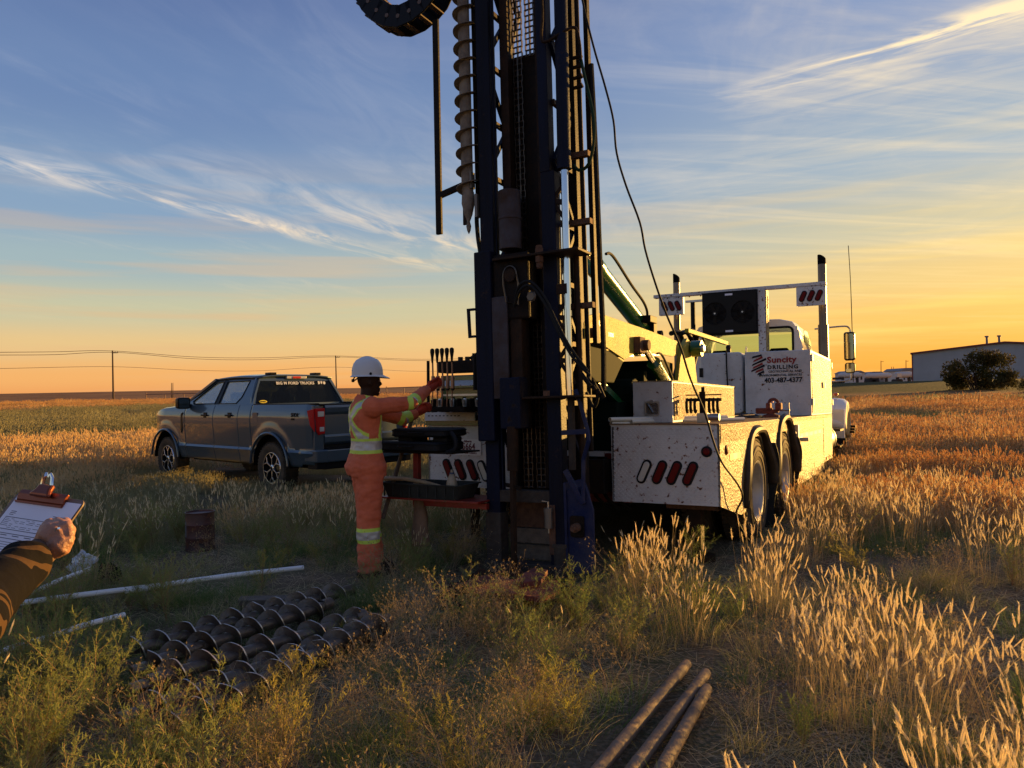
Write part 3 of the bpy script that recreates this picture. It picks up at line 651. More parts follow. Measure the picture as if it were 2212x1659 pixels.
def metal_building():
    D = 145; a = at(1972, 822, D); zb = a.z - .6; ze = at(1972, 765, D).z; pk = at(2172, 741, D); W = (pk.x - a.x) * 2; yb = D
    W = 29.6; pk = at(2172, 741, D - 7.4); hp_ = pk.z
    r = empty('metal_building', (a.x, D, 0)); r.rotation_euler = (0, 0, math.radians(-30)); tag(r, 'long pale corrugated metal building with low gable and dark red trim', 'building')
    hp = pk.z; L = 22
    wall = MB().prism([(0, zb), (W, zb), (W, ze), (W / 2, hp), (0, ze)], 0, L, 'y').build('wall', 'corrugated', r)
    rb = MB(); n = 92
    for i in range(n):
        x = W * (i + .5) / n; z = ze + (hp - ze) * (1 - abs(x - W / 2) / (W / 2)); rb.box(x - .06, x + .06, -.07, 0, zb, z - .05)
    rb.build('wall_ribs', 'corrugated', wall, kind='stuff')
    ro = MB(); 
    for s in (0, 1):
        p = [(0 - .3, ze - .02), (W / 2, hp + .02), (W / 2, hp + .30), (-.3, ze + .26)]
        if s: p = [(W - x, z) for x, z in p]
        ro.prism(p, -.5, L + .5, 'y')
    roof = ro.build('roof', 'roof_trim', r)
    MB().box(-.12, .06, -.15, .02, zb, ze).build('corner_trim', 'roof_trim', r)
    for px, h in ((2137, 752 - 738), (2163, 750 - 733)):
        x = (W / 2) * (px - 1972) / 200; MB().cyl((x, 3, hp - .6), (x, 3, hp + 1.35), .2, n=10).cyl((x, 3, hp + 1.35), (x, 3, hp + 1.6), .36, n=10).build('vent_pipe', 'far_grey', roof)
    q = at(2155, 772, D - 7); x = W * .46; MB().box(x - .8, x + .8, -.25, 0, q.z - .35, q.z + .35).box(x - .65, x + .65, -.3, -.25, q.z - .2, q.z + .2).build('wall_vent', 'far_dark', wall)
    return r
metal_building()
def low_building(x0, x1, yt, ye, yb, D, col, label):
    a = at(x0, yb, D); b = at(x1, yb, D); zt = at(x0, yt, D).z; ze = at(x0, ye, D).z; W = b.x - a.x; r = empty('low_building', (a.x, D, 0)); tag(r, label, 'building', 'distant low buildings')
    MB().prism([(0, a.z - 1), (W, a.z - 1), (W, ze), (0, ze)], 0, 12, 'y').build('wall', col, r)
    MB().prism([(-.5, ze), (W + .5, ze), (W * .75, zt), (W * .25, zt)], -.4, 12.4, 'y').build('roof', 'far_grey', r)
    for k in range(3): MB().box(W * (.15 + .3 * k), W * (.25 + .3 * k), -.08, .0, a.z + .2, a.z + (ze - a.z) * .6).build('door', 'far_dark', r)
low_building(1832, 1868, 801, 806, 822, 300, 'far_white', 'distant low building with grey roof right of the truck mirror')
low_building(1878, 1912, 803, 807, 822, 320, 'far_grey', 'distant grey low building behind the white tanks')
low_building(1948, 1975, 795, 801, 822, 260, 'far_white', 'distant pale building tucked beside the metal building')
def tank(x0, x1, yc, rp, D, label):
    a = at(x0, yc, D); b = at(x1, yc, D); R_ = rp / FPX * D; r = empty('storage_tank', (a.x, D, 0)); tag(r, label, 'tank', 'white tanks by the far yard')
    W = b.x - a.x; MB().lathe([(0.02, 0), (R_ * .6, .15), (R_, .8), (R_, W - .8), (R_ * .6, W - .15), (.02, W)], (0, 0, a.z), 'x', 16).build('shell', 'far_white', r, smooth=True)
    for f in (.2, .8): MB().box(W * f - .15, W * f + .15, -R_ * .7, R_ * .7, ground_z(a.x, D) - .3, a.z - R_ * .6).build('leg', 'far_dark', r)
tank(1810, 1862, 811, 6, 190, 'long white tank nearest the truck mirror'); tank(1868, 1926, 812, 6, 195, 'middle long white tank in the far yard'); tank(1930, 1972, 810, 6.5, 190, 'white tank against the metal building')
for (x, y, w_, h, D, lab) in ((1815, 819, 16, 5, 170, 'dark trailer low in the far yard below the left tank'), (1888, 820, 22, 4, 170, 'dark flat trailer in the far yard between the tanks'), (1943, 813, 9, 8, 170, 'small orange-lit cab in the far yard')):
    c = at(x, y, D); W = w_ / FPX * D; Hh = h / FPX * D
    r = empty('yard_trailer', (c.x, D, 0)); tag(r, lab, 'trailer', 'vehicles in the far yard')
    MB().box(-W / 2, W / 2, 0, 2.2, c.z - Hh * .2, c.z + Hh * .8).build('body', 'far_dark' if 'dark' in lab else 'far_white', r)
    for f in (-.35, .35): MB().cyl((W * f, -.1, ground_z(c.x, D) + .35), (W * f, 2.3, ground_z(c.x, D) + .35), .4, n=10).build('wheel', 'far_dark', r)
def leafy(n, blobs, size, seed, flat=1.0):
    r = np.random.RandomState(seed); C = np.array([b[:3] for b in blobs]); Rr = np.array([b[3] for b in blobs]); pick = r.choice(len(blobs), n, p=Rr ** 2 / (Rr ** 2).sum())
    d = r.normal(size=(n, 3)); d /= np.linalg.norm(d, axis=1)[:, None]; rad = Rr[pick] * (r.rand(n) ** .45) * (1 + .25 * r.rand(n)); p = C[pick] + d * rad[:, None] * np.array([1, 1, flat])
    a = r.normal(size=(n, 3)); a /= np.linalg.norm(a, axis=1)[:, None]; b = np.cross(a, r.normal(size=(n, 3))); b /= np.linalg.norm(b, axis=1)[:, None]
    s = size * (.5 + r.rand(n))[:, None]; v = np.stack([p - a * s, p + b * s * .45, p + a * s, p - b * s * .45], 1).reshape(-1, 3)
    return v, [(4 * i, 4 * i + 1, 4 * i + 2, 4 * i + 3) for i in range(n)]
def far_bush(px, py, wpx, hpx, D, label, n=9000, seed=3):
    c = at(px, py, D); z = ground_z(c.x, D); W = wpx / FPX * D / 2; Hh = hpx / FPX * D
    r = empty('bush', (c.x, D, z)); tag(r, label, 'bush'); q = random.Random(seed)
    bl = []
    for i in range(46):
        a = q.uniform(-1, 1); h = q.uniform(.10, .98) * (1 - .40 * a * a) ; bl.append((a * W * .90, q.uniform(-.5, .5) * W, h * Hh, q.uniform(.11, .25) * Hh))
    v, f = leafy(n, bl, Hh * .035, seed, .8); MB().add(v, f).build('crown', 'bush_leaf', r, fix=False)
    m = MB()
    for i in range(14):
        a = q.uniform(-1, 1); m.tube(smoothpath([(a * W * .2, 0, -.2), (a * W * .4, q.uniform(-.3, .3), Hh * .3), (a * W * .8, q.uniform(-.5, .5), Hh * q.uniform(.5, .95) * (1 - .3 * a * a))], 3), [.06, .05, .045, .04, .03, .025, .012], 5)
    m.build('branches', 'bark', r)
far_bush(2115, 840, 158, 82, 68, 'large dark round bush standing before the metal building')
far_bush(85, 872, 26, 13, 85, 'small dark bush at the far edge of the grey-green grass', n=1500, seed=8)
far_bush(2225, 850, 60, 36, 60, 'low leafy shrub right of the large bush at the picture edge', n=2500, seed=12)
mat('rim_grey', (0.42, 0.42, 0.42), 0.45, metal=0.3, grime=0.5)
mat('fender_rubber', (0.075, 0.062, 0.05), 0.5, var=0.4, vscale=5)
mat('mirror_dark', (0.25, 0.25, 0.26), 0.25, metal=0.8)
mat('sign_red', (0.25, 0.012, 0.012), 0.6)
mat('gold_green', (0.10, 0.14, 0.03), 0.3)
mat('black_green', (0.004, 0.010, 0.005), 0.8)
mat('amber', (0.6, 0.12, 0.02), 0.25)
mat('tank_alu', (0.5, 0.5, 0.5), 0.28, metal=0.9, grime=0.4)
mat('stack_steel', (0.17, 0.145, 0.125), 0.38, metal=0.8, grime=0.5)
mat('mirror', (0.22, 0.24, 0.24), 0.05, metal=1.0)
mat('lever_steel', (0.34, 0.20, 0.13), 0.4, metal=0.6)
mat('button_grey', (0.55, 0.45, 0.44), 0.5)
# ------------------------------------------------------------------ drill truck
YAW, DIP = math.radians(28.5), math.radians(1.4)
TR = Vector((math.cos(YAW), -math.sin(YAW), 0)); TF = Vector((math.sin(YAW) * math.cos(DIP), math.cos(YAW) * math.cos(DIP), -math.sin(DIP))); TU = TR.cross(TF)
TO = Vector((1.725, 6.41, 0))
TM = Matrix((TR, TF, TU)).transposed().to_4x4(); TM.translation = TO
DT = empty('drill_truck'); DT.matrix_world = TM
tag(DT, 'large white drilling truck with its dark blue mast raised at the rear', 'drill truck')
# truck frame: x right (0 = right edge, -2.93 = left edge), y forward from the rear face, z up
def add_treads(name, parent, x0, x1, z0, z1, y, avoid=(), cut=None):
    m = MB(); st = .040; i = 0; z = z0 + .02
    while z < z1 - .012:
        x = x0 + .02 + (st / 2 if i % 2 else 0)
        j = 0
        while x < x1 - .015:
            a = PI / 4 if (i % 2) else -PI / 4
            if not any(abs(x - ax) < aw and abs(z - az) < ah for ax, az, aw, ah in avoid) and (cut is None or cut(x, z)):
                c, s = math.cos(a), math.sin(a); L, W = .0150, .0052
                q = [(x + dx * c - dz * s, z + dx * s + dz * c) for dx, dz in ((-L, 0), (0, -W), (L, 0), (0, W))]
                m.add([(p[0], y, p[1]) for p in q] + [(x, y - .0050, z)], [(0, 1, 4), (1, 2, 4), (2, 3, 4), (3, 0, 4)])
            x += st; j += 1
        z += st / 2; i += 1
    return m.build(name, 'white_paint', parent, kind='stuff', fix=False)
def slot_lamp(parent, cx, cz, y, ang, lens, w_=.078, h=.20, ax='y'):
    g = MB().prism(stadium(cx, cz, w_, h, ang), y - .012, y + .004, 'y').build('lamp_gasket', 'black_rubber', parent, bevel=.004)
    MB().prism(stadium(cx, cz, w_ * .62, h * .84, ang), y - .022, y - .012, 'y').build('lens', lens, g, bevel=.006)
    return g
# ---- right rear body: rear panel
rp = MB(); plate(rp, [(-.972, 1.213), (-.965, .525), (-.004, .525), (-.004, 1.213)], [], lambda a, b: (a, 0, b), (0, .02, 0))
rear = rp.build('rear_panel', 'white_paint', DT)
MB().box(-.985, -.001, -.012, .03, 1.213, 1.222).build('top_lip', 'deck_rust', rear)
lamps = [(-.665, .80, 'clear_lens'), (-.525, .798, 'red_lens'), (-.395, .796, 'red_lens'), (-.255, .794, 'red_lens')]
add_treads('tread_pattern', rear, -.965, -.01, .535, 1.205, -.0005, [(a, b, .075, .11) for a, b, _ in lamps] + [(-.11, .985, .05, .05)])
for a, b, l in lamps: slot_lamp(DT, a, b, 0, -math.radians(24), l, .088, .225)
g = MB().lathe([(.001, -.02), (.038, -.02), (.047, -.012), (.047, .002)], (-.11, 0, .985), 'y', 24).build('lamp_gasket', 'black_rubber', DT)
MB().lathe([(.001, -.030), (.020, -.029), (.029, -.022), (.031, -.018)], (-.11, 0, .985), 'y', 24).build('lens', 'red_lens', g)
# left rear panel, with licence plate
rp = MB(); plate(rp, [(-2.965, 1.20), (-2.965, .60), (-1.96, .58), (-1.96, 1.20)], [], lambda a, b: (a, 0, b), (0, .02, 0))
lrear = rp.build('rear_panel', 'white_paint', DT)
llamps = [(-2.72, .76, 'red_lens'), (-2.58, .76, 'red_lens'), (-2.44, .76, 'red_lens'), (-2.31, .755, 'clear_lens')]
add_treads('tread_pattern', lrear, -2.955, -1.97, .60, .905, -.0005, [(a, b, .07, .11) for a, b, _ in llamps] + [(-2.48, 1.0, .17, .09)])
for a, b, l in llamps: slot_lamp(DT, a, b, 0, math.radians(24), l, .088, .225)
pl = MB().prism(rrect(-2.635, -2.335, .905, 1.065, .012), -.012, -.004, 'y').build('licence_plate', 'white_clean', DT)
for c, x, z, s_, b_ in (('5664', -2.50, .962, .092, .0018), ('Wild Rose Country', -2.485, .922, .026, .0006), ('Alberta', -2.485, 1.035, .030, .001)):
    text(c, s_, Matrix.Translation((x if c != '5664' else -2.475, -.0135, z)) @ Matrix.Rotation(PI / 2, 4, 'X'), 'plate_lettering', 'plate_ink', pl, bold=b_, align='CENTER', sx=.82 if c == '5664' else 1.0)
MB().box(-2.0, -1.96, -.004, .9, .58, 1.20).build('inner_side', 'white_paint', DT)
# ---- side panel with two wheel cut-outs
W1, W2, WZ, WR = 1.55, 3.25, .51, .57
def arch(w_, r, a0, a1, n=16): return [(w_ + r * math.cos(a), WZ + r * math.sin(a)) for a in np.linspace(a0, a1, n)]
lo = math.asin(-.16 / WR)
outl = [(0, 1.213), (0, .525), (.78, .36), (W1 - WR + .02, .36)] + arch(W1, WR, PI - lo - .02, lo + .02)[0:] + [(W1 + WR + .05, .36)] + [(W2 - WR - .02, .36)] + arch(W2, WR, PI - lo - .02, lo + .02) + [(W2 + WR, .30), (7.25, .30), (7.25, .42), (8.60, .42), (8.60, 1.213)]
sp = MB(); plate(sp, outl, [], lambda a, b: (0, a, b), (-.02, 0, 0)); side = sp.build('side_panel', 'white_suntint', DT)
sp = MB(); plate(sp, [(-2.95 * 0 + a, b) for a, b in outl], [], lambda a, b: (-2.965, a, b), (.02, 0, 0)); lside = sp.build('side_panel', 'white_suntint', DT)
MB().box(.0, .006, .02, 3.93, 1.06, 1.208).build('top_rail', 'rail_suntint', DT)
MB().box(.0, .007, 3.95, 8.58, 1.16, 1.208).build('top_rail', 'rail_suntint', DT)
MB().box(.0, .008, 3.98, 7.15, .40, 1.00).build('tool_door', 'white_suntint', DT, bevel=.004)
MB().box(.0, .008, 7.25, 8.52, .50, 1.15).build('tool_door', 'white_suntint', DT, bevel=.004)
MB().box(.0, .03, 3.95, 7.18, 1.005, 1.03).build('door_drip_rail', 'white_suntint', DT, bevel=.004)
h = MB().box(.0, .05, 4.15, 4.45, .90, .955).box(.03, .16, 4.22, 4.28, .90, .95).box(.0, .05, 4.1, 4.2, .86, 1.12); h.build('door_latch', 'bright_steel', DT, bevel=.006)
rf = MB(); k = 0
for y0 in (.35, .50, .65, 4.55, 4.8, 5.05, 5.3, 5.55, 5.8, 6.05, 6.3, 6.55, 6.8):
    q = MB().box(.001, .011 if y0 > 1 else .003, y0, y0 + (.15 if y0 < 1 else .25), .93, .985) if y0 > 1 else MB().box(.001, .003, y0, y0 + .15, .89, .945)
    q.build('reflective_strip', 'reflector_orange' if k % 2 == 0 else 'reflector_pale', DT); k += 1
g = MB().lathe([(.001, .022), (.025, .02), (.042, .01), (.044, 0)], (0, .22, .99), 'x', 20).build('side_marker', 'red_lens', DT)
# deck
MB().box(-.96, -.003, .02, 8.6, 1.19, 1.2125).build('deck_plate', 'deck_rust', DT)
MB().box(-2.96, -2.0, .02, 8.6, 1.19, 1.2125).build('deck_plate', 'green_paint', DT)
MB().box(-.965, -.945, .0, 4.2, .53, 1.19).build('inner_side', 'black_steel', DT)
ch = MB().box(-1.95, -1.80, -.1, 12.4, .62, .88).box(-1.15, -1.0, -.1, 12.4, .62, .88)
for y in (.4, 2.2, 4.2, 6.2, 8.2, 10.2): ch.box(-1.8, -1.15, y, y + .12, .66, .84)
ch.box(-1.95, -1.0, -.12, -.02, .60, .90)
ch.build('chassis', 'black_steel', DT)
# between the rear boxes: white bumper bar with red lamp, splash panel, hoses
MB().box(-1.95, -.98, .35, .42, .90, .955).build('cross_bar', 'white_paint', DT)
lb = MB().box(-1.16, -1.04, .30, .345, .86, .935).build('tail_lamp', 'red_lens', DT, bevel=.01)
MB().box(-1.02, -.975, .30, .345, .86, .94).build('tail_lamp', 'white_clean', DT, bevel=.006)
MB().box(-1.95, -.98, .50, .53, .50, .90).build('splash_panel', 'brown_steel', DT)
MB().box(-1.85, -.98, .48, .60, .45, .55).build('hitch_beam', 'rust_red', DT)
for dx in (0, .10, .2):
    pts = smoothpath([(-1.22 + dx, .25, .90), (-1.25 + dx, .15, .70), (-1.20 + dx, .22, .52), (-1.1 + dx, .3, .42)], 8); MB().tube(pts, [.014 + .003 * (i % 2) for i in range(len(pts))], 8).build('hose', 'black_rubber', DT, smooth=True)
# outrigger leg under the right rear corner, with foot
MB().box(-.36, -.24, .25, .37, .1, .60).cyl((-.30, .31, .60), (-.30, .31, .03), .04).cyl((-.30, .31, .05), (-.30, .31, .0), .17, n=16).build('outrigger', 'brown_steel', DT)
MB().box(-.52, -.06, .15, .55, .47, .53).build('outrigger_beam', 'rust', DT)
MB().cyl((-2.6, .31, .60), (-2.6, .31, .03), .05).cyl((-2.6, .31, .05), (-2.6, .31, 0), .17, n=16).build('outrigger', 'brown_steel', DT)
# ---- wheels
def truck_wheel(x, y, s=1, z=WZ, r=.52):
    w_ = empty('wheel', (x, y, z), parent=DT); k = r / .52
    MB().lathe([(.29, -.11), (.32, -.135), (.42, -.145), (.49, -.13), (.518, -.10), (.52, -.06), (.52, .06), (.518, .10), (.49, .13), (.42, .145), (.32, .135), (.29, .11)], n=48, axis='x').build('tyre', 'tyre', w_, smooth=True)
    t = MB()
    for q in (.455, .405, .35): t.lathe([(q - .008, s * (.142 if q > .36 else .139)), (q, s * (.150 if q > .36 else .146)), (q + .008, s * (.142 if q < .45 else .139))], n=48, axis='x')
    t.build('sidewall_ribs', 'tyre', w_, smooth=True, kind='stuff')
    t = MB()
    for i in range(56):
        t.xf = Matrix.Rotation(2 * PI * i / 56, 4, 'X')
        for kx in (-.10, -.035, .03, .095): t.box(kx - .026, kx + .026, -.018, .018, .51, .529)
    t.build('tyre_tread', 'tyre', w_, kind='stuff')
    MB().lathe([(.300, s * .125), (.308, s * .135), (.288, s * .128), (.268, s * .10), (.262, s * .0), (.235, s * -.03), (.16, s * -.05), (.13, s * -.05), (.12, s * .03), (.10, s * .05), (.001, s * .05)], n=48, axis='x').build('rim', 'rim_grey', w_, smooth=True)
    t = MB()
    for i in range(10):
        a = 2 * PI * i / 10; t.cyl((s * -.05, .15 * math.cos(a), .15 * math.sin(a)), (s * -.02, .15 * math.cos(a), .15 * math.sin(a)), .016, n=6)
    t.build('wheel_nuts', 'rim_grey', w_, kind='stuff')
    return w_
truck_wheel(-.125, W1); truck_wheel(-.125, W2); truck_wheel(-.52, W1); truck_wheel(-.52, W2)
for y in (W1, W2): truck_wheel(-2.77, y, -1)
MB().cyl((-2.7, W1, WZ), (-.3, W1, WZ), .12).cyl((-2.7, W2, WZ), (-.3, W2, WZ), .12).ball((-1.48, W1, WZ), .24).ball((-1.48, W2, WZ), .24).build('axles', 'black_steel', DT, kind='stuff')
truck_wheel(-.25, 11.85, 1, WZ + .18, .5); truck_wheel(-2.65, 11.85, -1, WZ + .18, .5)
# rubber fenders draped over the arches and the flaps hanging ahead of each wheel
def fender(w_, drop, top):
    m = MB(); A = np.linspace(math.radians(190), math.radians(2), 30); rows = []
    for a in A:
        rr = .60 + .012 * math.sin(a * 7) + top * max(0, math.sin(a)) ** 3
        for rad, x in ((rr + .050, .004), (rr + .03, .045), (rr + .0, .058), (rr - .025, .045), (rr - .03, .0)): rows.append((x * (1 + .9 * max(0, math.cos(a))) + .012 * math.sin(a * 5), w_ + rad * math.cos(a), WZ + rad * math.sin(a)))
    n = 5; m.add(rows, [(i * n + j, i * n + j + 1, (i + 1) * n + j + 1, (i + 1) * n + j) for i in range(len(A) - 1) for j in range(n - 1)])
    o = m.build('rubber_fender', 'fender_rubber', DT, smooth=True); s = o.modifiers.new('t', 'SOLIDIFY'); s.thickness = .012
    f = MB(); v = []; k = 14
    for i in range(k):
        t_ = i / (k - 1); z = WZ + .46 - t_ * drop; yy = w_ + .62 + .05 * math.sin(t_ * 5) + .05 * t_
        for x in (.085 + .03 * math.sin(t_ * 6), -.25, -.62): v.append((x, yy + (.02 * math.sin(t_ * 9) if x > 0 else 0), z))
    f.add(v, [(i * 3 + j, i * 3 + j + 1, (i + 1) * 3 + j + 1, (i + 1) * 3 + j) for i in range(k - 1) for j in range(2)])
    o = f.build('mud_flap', 'black_rubber', DT, smooth=True); s = o.modifiers.new('t', 'SOLIDIFY'); s.thickness = .012
fender(W1, .95, .03); fender(W2, .86, .13)
for w_ in (W1, W2):
    wb = MB(); pts = arch(w_, .60, -.1, PI + .1, 18); k = len(pts)
    wb.add([(-.02, a, b) for a, b in pts] + [(-.75, a, b) for a, b in pts] + [(-.75, w_, WZ)], [(i, i + 1, k + i + 1, k + i) for i in range(k - 1)] + [(k + i, k + i + 1, 2 * k) for i in range(k - 1)]); wb.build('wheel_well', 'hole_black', DT)
# ---- small deck box with paddle latch
bb = MB().box(-.995, -.60, .66, 3.33, 1.216, 1.615).build('tool_box', 'white_box', DT, bevel=.006)
MB().box(-1.0, -.595, .655, 3.335, 1.612, 1.622).build('lid', 'white_suntint', bb)
MB().box(-.6, -.594, .70, 3.30, 1.24, 1.60).build('side_skin', 'rail_suntint', bb)  # thin chipped skin, sunlit gold in its colour, over the white box
l = MB(); plate(l, rrect(-.875, -.725, 1.285, 1.425, .02) , [rrect(-.862, -.738, 1.298, 1.405, .012)], lambda a, b: (a, .648, b), (0, .014, 0)); l.build('latch_frame', 'bright_steel', bb, bevel=.003)
MB().prism(rrect(-.862, -.738, 1.298, 1.405, .012), .655, .6585, 'y').build('latch_pan', 'mirror_dark', bb)
MB().bar((-.845, .642, 1.40), (-.79, .640, 1.315), .012, .008).build('paddle', 'chrome', bb)
MB().lathe([(.001, -.012), (.018, -.012), (.02, 0)], (-.80, .648, 1.418), 'y', 14).build('keyhole', 'bright_steel', bb)
MATS_LATE = None
# ---- sign cabinet
cb = MB().box(-.978, 0, 5.86, 8.60, 1.216, 2.225).build('cabinet', 'white_box', DT, bevel=.012)
MB().box(.0, .012, 5.92, 7.18, 1.25, 2.18).build('cabinet_door', 'white_suntint', cb, bevel=.006); MB().box(.0, .012, 7.20, 8.54, 1.25, 2.18).build('cabinet_door', 'white_suntint', cb, bevel=.006)
for y in (5.90, 8.56):
    for z in (1.38, 2.05): MB().box(.005, .03, y - .03, y + .03, z, z + .10).build('hinge', 'bright_steel', cb)
for y in (7.10, 7.28): MB().box(.012, .045, y - .02, y + .02, 1.66, 1.76).build('latch', 'bright_steel', cb)
YS = 5.855
def sign(body, size, x, z, m, bold=0, sp_=1.0, al='LEFT', sx=1.0): return text(body, size, Matrix.Translation((x, YS - .001, z)) @ Matrix.Rotation(PI / 2, 4, 'X'), 'sign_lettering', m, cb, ext=.0012, bold=bold, spacing=sp_, align=al, sx=sx)
sign('Suncity', .128, -.640, 2.045, 'sign_red', .0042, 1.03, sx=1.14)
sign('DRILLING', .084, -.635, 1.945, 'ink_black', .0026, 1.22, sx=1.06)
sign('GEOTECHNICAL AND', .048, -.125, 1.890, 'ink_black', .0006, 1.0, 'RIGHT', 1.04)
sign('ENVIRONMENTAL SERVICES', .048, -.125, 1.832, 'ink_black', .0006, 1.0, 'RIGHT', 1.06)
sign('403-487-4377', .106, -.125, 1.735, 'ink_black', .0030, 1.0, 'RIGHT', .93)
lg = [(-.865, 2.115, -.72, 2.145, 'ink_black'), (-.855, 2.075, -.70, 2.135, 'sign_red'), (-.865, 2.035, -.66, 2.10, 'ink_black'), (-.85, 1.995, -.70, 2.055, 'sign_red'), (-.875, 1.955, -.67, 2.02, 'ink_black'), (-.84, 1.935, -.695, 1.985, 'sign_red'), (-.82, 1.905, -.70, 1.945, 'ink_black')]
for i, (a, b, c, d, m_) in enumerate([(-.87, 2.12, -.71, 2.15, 'ink_black'), (-.85, 2.06, -.70, 2.12, 'sign_red'), (-.87, 2.00, -.645, 2.09, 'ink_black'), (-.86, 1.955, -.70, 2.02, 'sign_red'), (-.885, 1.905, -.67, 1.99, 'ink_black'), (-.82, 1.89, -.69, 1.935, 'sign_red'), (-.79, 1.855, -.68, 1.895, 'ink_black'), (-.76, 1.84, -.72, 1.857, 'ink_black')]):
    MB().prism([(a, b), (c, d), (c - .01, d + .032), (a + .015, b + .032)], YS - .0022, YS + .002, 'y').build('emblem_stripe', m_, cb)
# ---- tank behind, pump gear
tk = MB().prism(rrect(-1.70, -1.03, 1.25, 2.24, .07), 5.95, 7.6, 'y').build('water_tank', 'white_box', DT, smooth=True, bevel=.02)
MB().cyl((-1.28, 6.1, 2.24), (-1.28, 6.1, 2.31), .04).ball((-1.28, 6.1, 2.33), .045).build('filler_cap', 'black_plastic', tk)
MB().tube(smoothpath([(-1.28, 5.93, 2.25), (-1.27, 5.91, 1.9), (-1.25, 5.91, 1.5), (-1.24, 5.93, 1.3)], 4), .012).build('sight_tube', 'black_rubber', tk)
MB().box(-1.72, -1.66, 5.93, 5.95, 1.85, 2.0).build('gauge', 'black_plastic', tk)
MB().tube([(-1.0, 6.05, 2.24), (-1.0, 6.05, 2.30), (-.99, 6.05, 2.33), (-.98, 6.05, 2.30), (-.98, 6.05, 2.24)], .008).build('lifting_eye', 'bright_steel', tk)
# ---- mast support tower (two plates), pivot, walking beam
for xs in (-1.0, -1.93):
    tw = MB().prism([(2.05, 1.20), (3.25, 1.20), (2.98, 1.98), (2.86, 2.16), (2.66, 2.20), (2.50, 2.10), (2.36, 1.95)], xs - .05, xs, 'x').build('tower_plate', 'green_suntint', DT, bevel=.006)
MB().cyl((-1.98, 2.80, 2.08), (-.84, 2.80, 2.08), .052, n=20).cyl((-.98, 2.80, 2.08), (-.86, 2.80, 2.08), .10, n=20).build('pivot_pin', 'green_paint', DT, smooth=True)
MB().lathe([(.001, -.845 + .02), (.03, -.825), (.05, -.83), (.055, -.86)], (0, 2.80, 2.08), 'x', 18).build('pin_cap', 'bright_steel', DT)
MB().box(-1.9, -1.04, 2.75, 3.2, 1.2, 1.75).build('tower_web', 'green_paint', DT)
beam = [(-.30, 2.175), (-.06, 2.225), (.10, 2.22), (1.205, 2.192), (2.42, 2.150), (2.78, 2.10), (2.74, 2.02), (2.18, 1.955), (1.60, 1.955), (1.21, 1.945), (.98, 1.935), (.60, 1.835), (.25, 1.90), (-.10, 1.965), (-.25, 1.935), (-.40, 1.94), (-.40, 2.10)]
for xs in (-1.05, -1.86):
    m = MB().prism(beam, xs - .02, xs, 'x').build('beam_side', 'green_suntint', DT, bevel=.004)
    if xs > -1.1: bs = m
for bd, y, z, s_ in (('TER', -.20, 2.105, .075), ('1000', .16, 2.03, .055)):
    text(bd, s_, Matrix.Translation((-1.0495, y, z)) @ Matrix.Rotation(PI / 2, 4, 'Z') @ Matrix.Rotation(PI / 2, 4, 'X') , 'beam_lettering', 'ink_ghost', bs, ext=.001, bold=.0015, sx=1.3)
MB().prism([(-.30, 2.150), (1.205, 2.165), (2.42, 2.125), (2.42, 2.105), (1.2, 2.145), (-.3, 2.13)], -1.86, -1.07, 'x').build('beam_top', 'green_paint', DT)
MB().prism([(.6, 1.86), (2.18, 1.975), (2.18, 1.995), (.6, 1.88)], -1.86, -1.07, 'x').build('beam_floor', 'green_paint', DT)
# dark hull of engine, pumps and mast cradle under the beam
MB().prism([(1.2, 1.22), (2.3, 1.22), (2.3, 1.88), (1.9, 1.90)], -1.86, -1.08, 'x').build('cradle_web', 'black_green', DT)
MB().box(-1.90, -1.02, .35, 5.5, .95, 1.22).build('sub_frame', 'black_green', DT)
MB().box(-1.88, -1.06, 1.2, 1.3, 1.22, 1.75).build('pump_housing', 'black_green', DT)
MB().cyl((-1.3, .9, 1.50), (-1.05, .9, 1.50), .16).cyl((-1.6, .7, 1.45), (-1.3, .7, 1.45), .13).box(-1.7, -1.1, .5, 1.1, 1.22, 1.42).build('hydraulic_pump', 'black_green', DT, bevel=.01)
# big raising cylinder and the lower one
def ram(p0, p1, f, r, rr, name='raising_cylinder', m='green_suntint', hose=True):
    p0, p1 = Vector(p0), Vector(p1); q = p0.lerp(p1, f)
    o = MB().cyl(q, p1, r, n=28).cyl(q + (p0 - q) * .02, q + (p1 - q) * .05, r * 1.10, n=28).build(name, m, DT, smooth=True, bevel=.006)
    MB().cyl(p0, q, rr, n=20).build('rod', 'chrome', o, smooth=True)
    return o
rc = ram((-1.45, .35, 2.99), (-1.45, 2.65, 2.36 - .14), .20, .098, .05, m='green_paint')
MB().tube(smoothpath([(-1.33, .85, 2.95), (-1.33, 1.05, 2.96), (-1.33, 1.6, 2.74), (-1.33, 2.0, 2.60), (-1.33, 2.14, 2.50), (-1.33, 2.14, 2.40)], 6), .016).build('hose', 'black_rubber', rc, smooth=True)
MB().box(-1.40, -1.26, 2.05, 2.30, 2.36, 2.44).box(-1.36, -1.30, 2.30, 2.42, 2.25, 2.40).cyl((-1.33, 2.40, 2.38), (-1.33, 2.40, 2.2), .02).build('valve_block', 'black_steel', rc, bevel=.006)
MB().cyl((-1.60, 2.62, 2.26), (-1.30, 2.62, 2.26), .05).build('pin', 'black_steel', rc)
lc = ram((-1.0, 1.02, 1.99), (-.98, 2.15, 1.42), .27, .068, .036, 'lower_cylinder', 'green_paint')
MB().cyl((-1.06, 1.0, 2.0), (-.93, 1.0, 2.0), .055, n=16).box(-1.06, -.98, .86, 1.02, 1.92, 2.08).build('pin', 'rust', lc, bevel=.005)
MB().tube(smoothpath([(-.95, 1.30, 1.93), (-.93, 1.42, 1.92), (-.93, 1.7, 1.74), (-.94, 1.9, 1.60)], 4), .013).build('hose', 'black_rubber', lc)
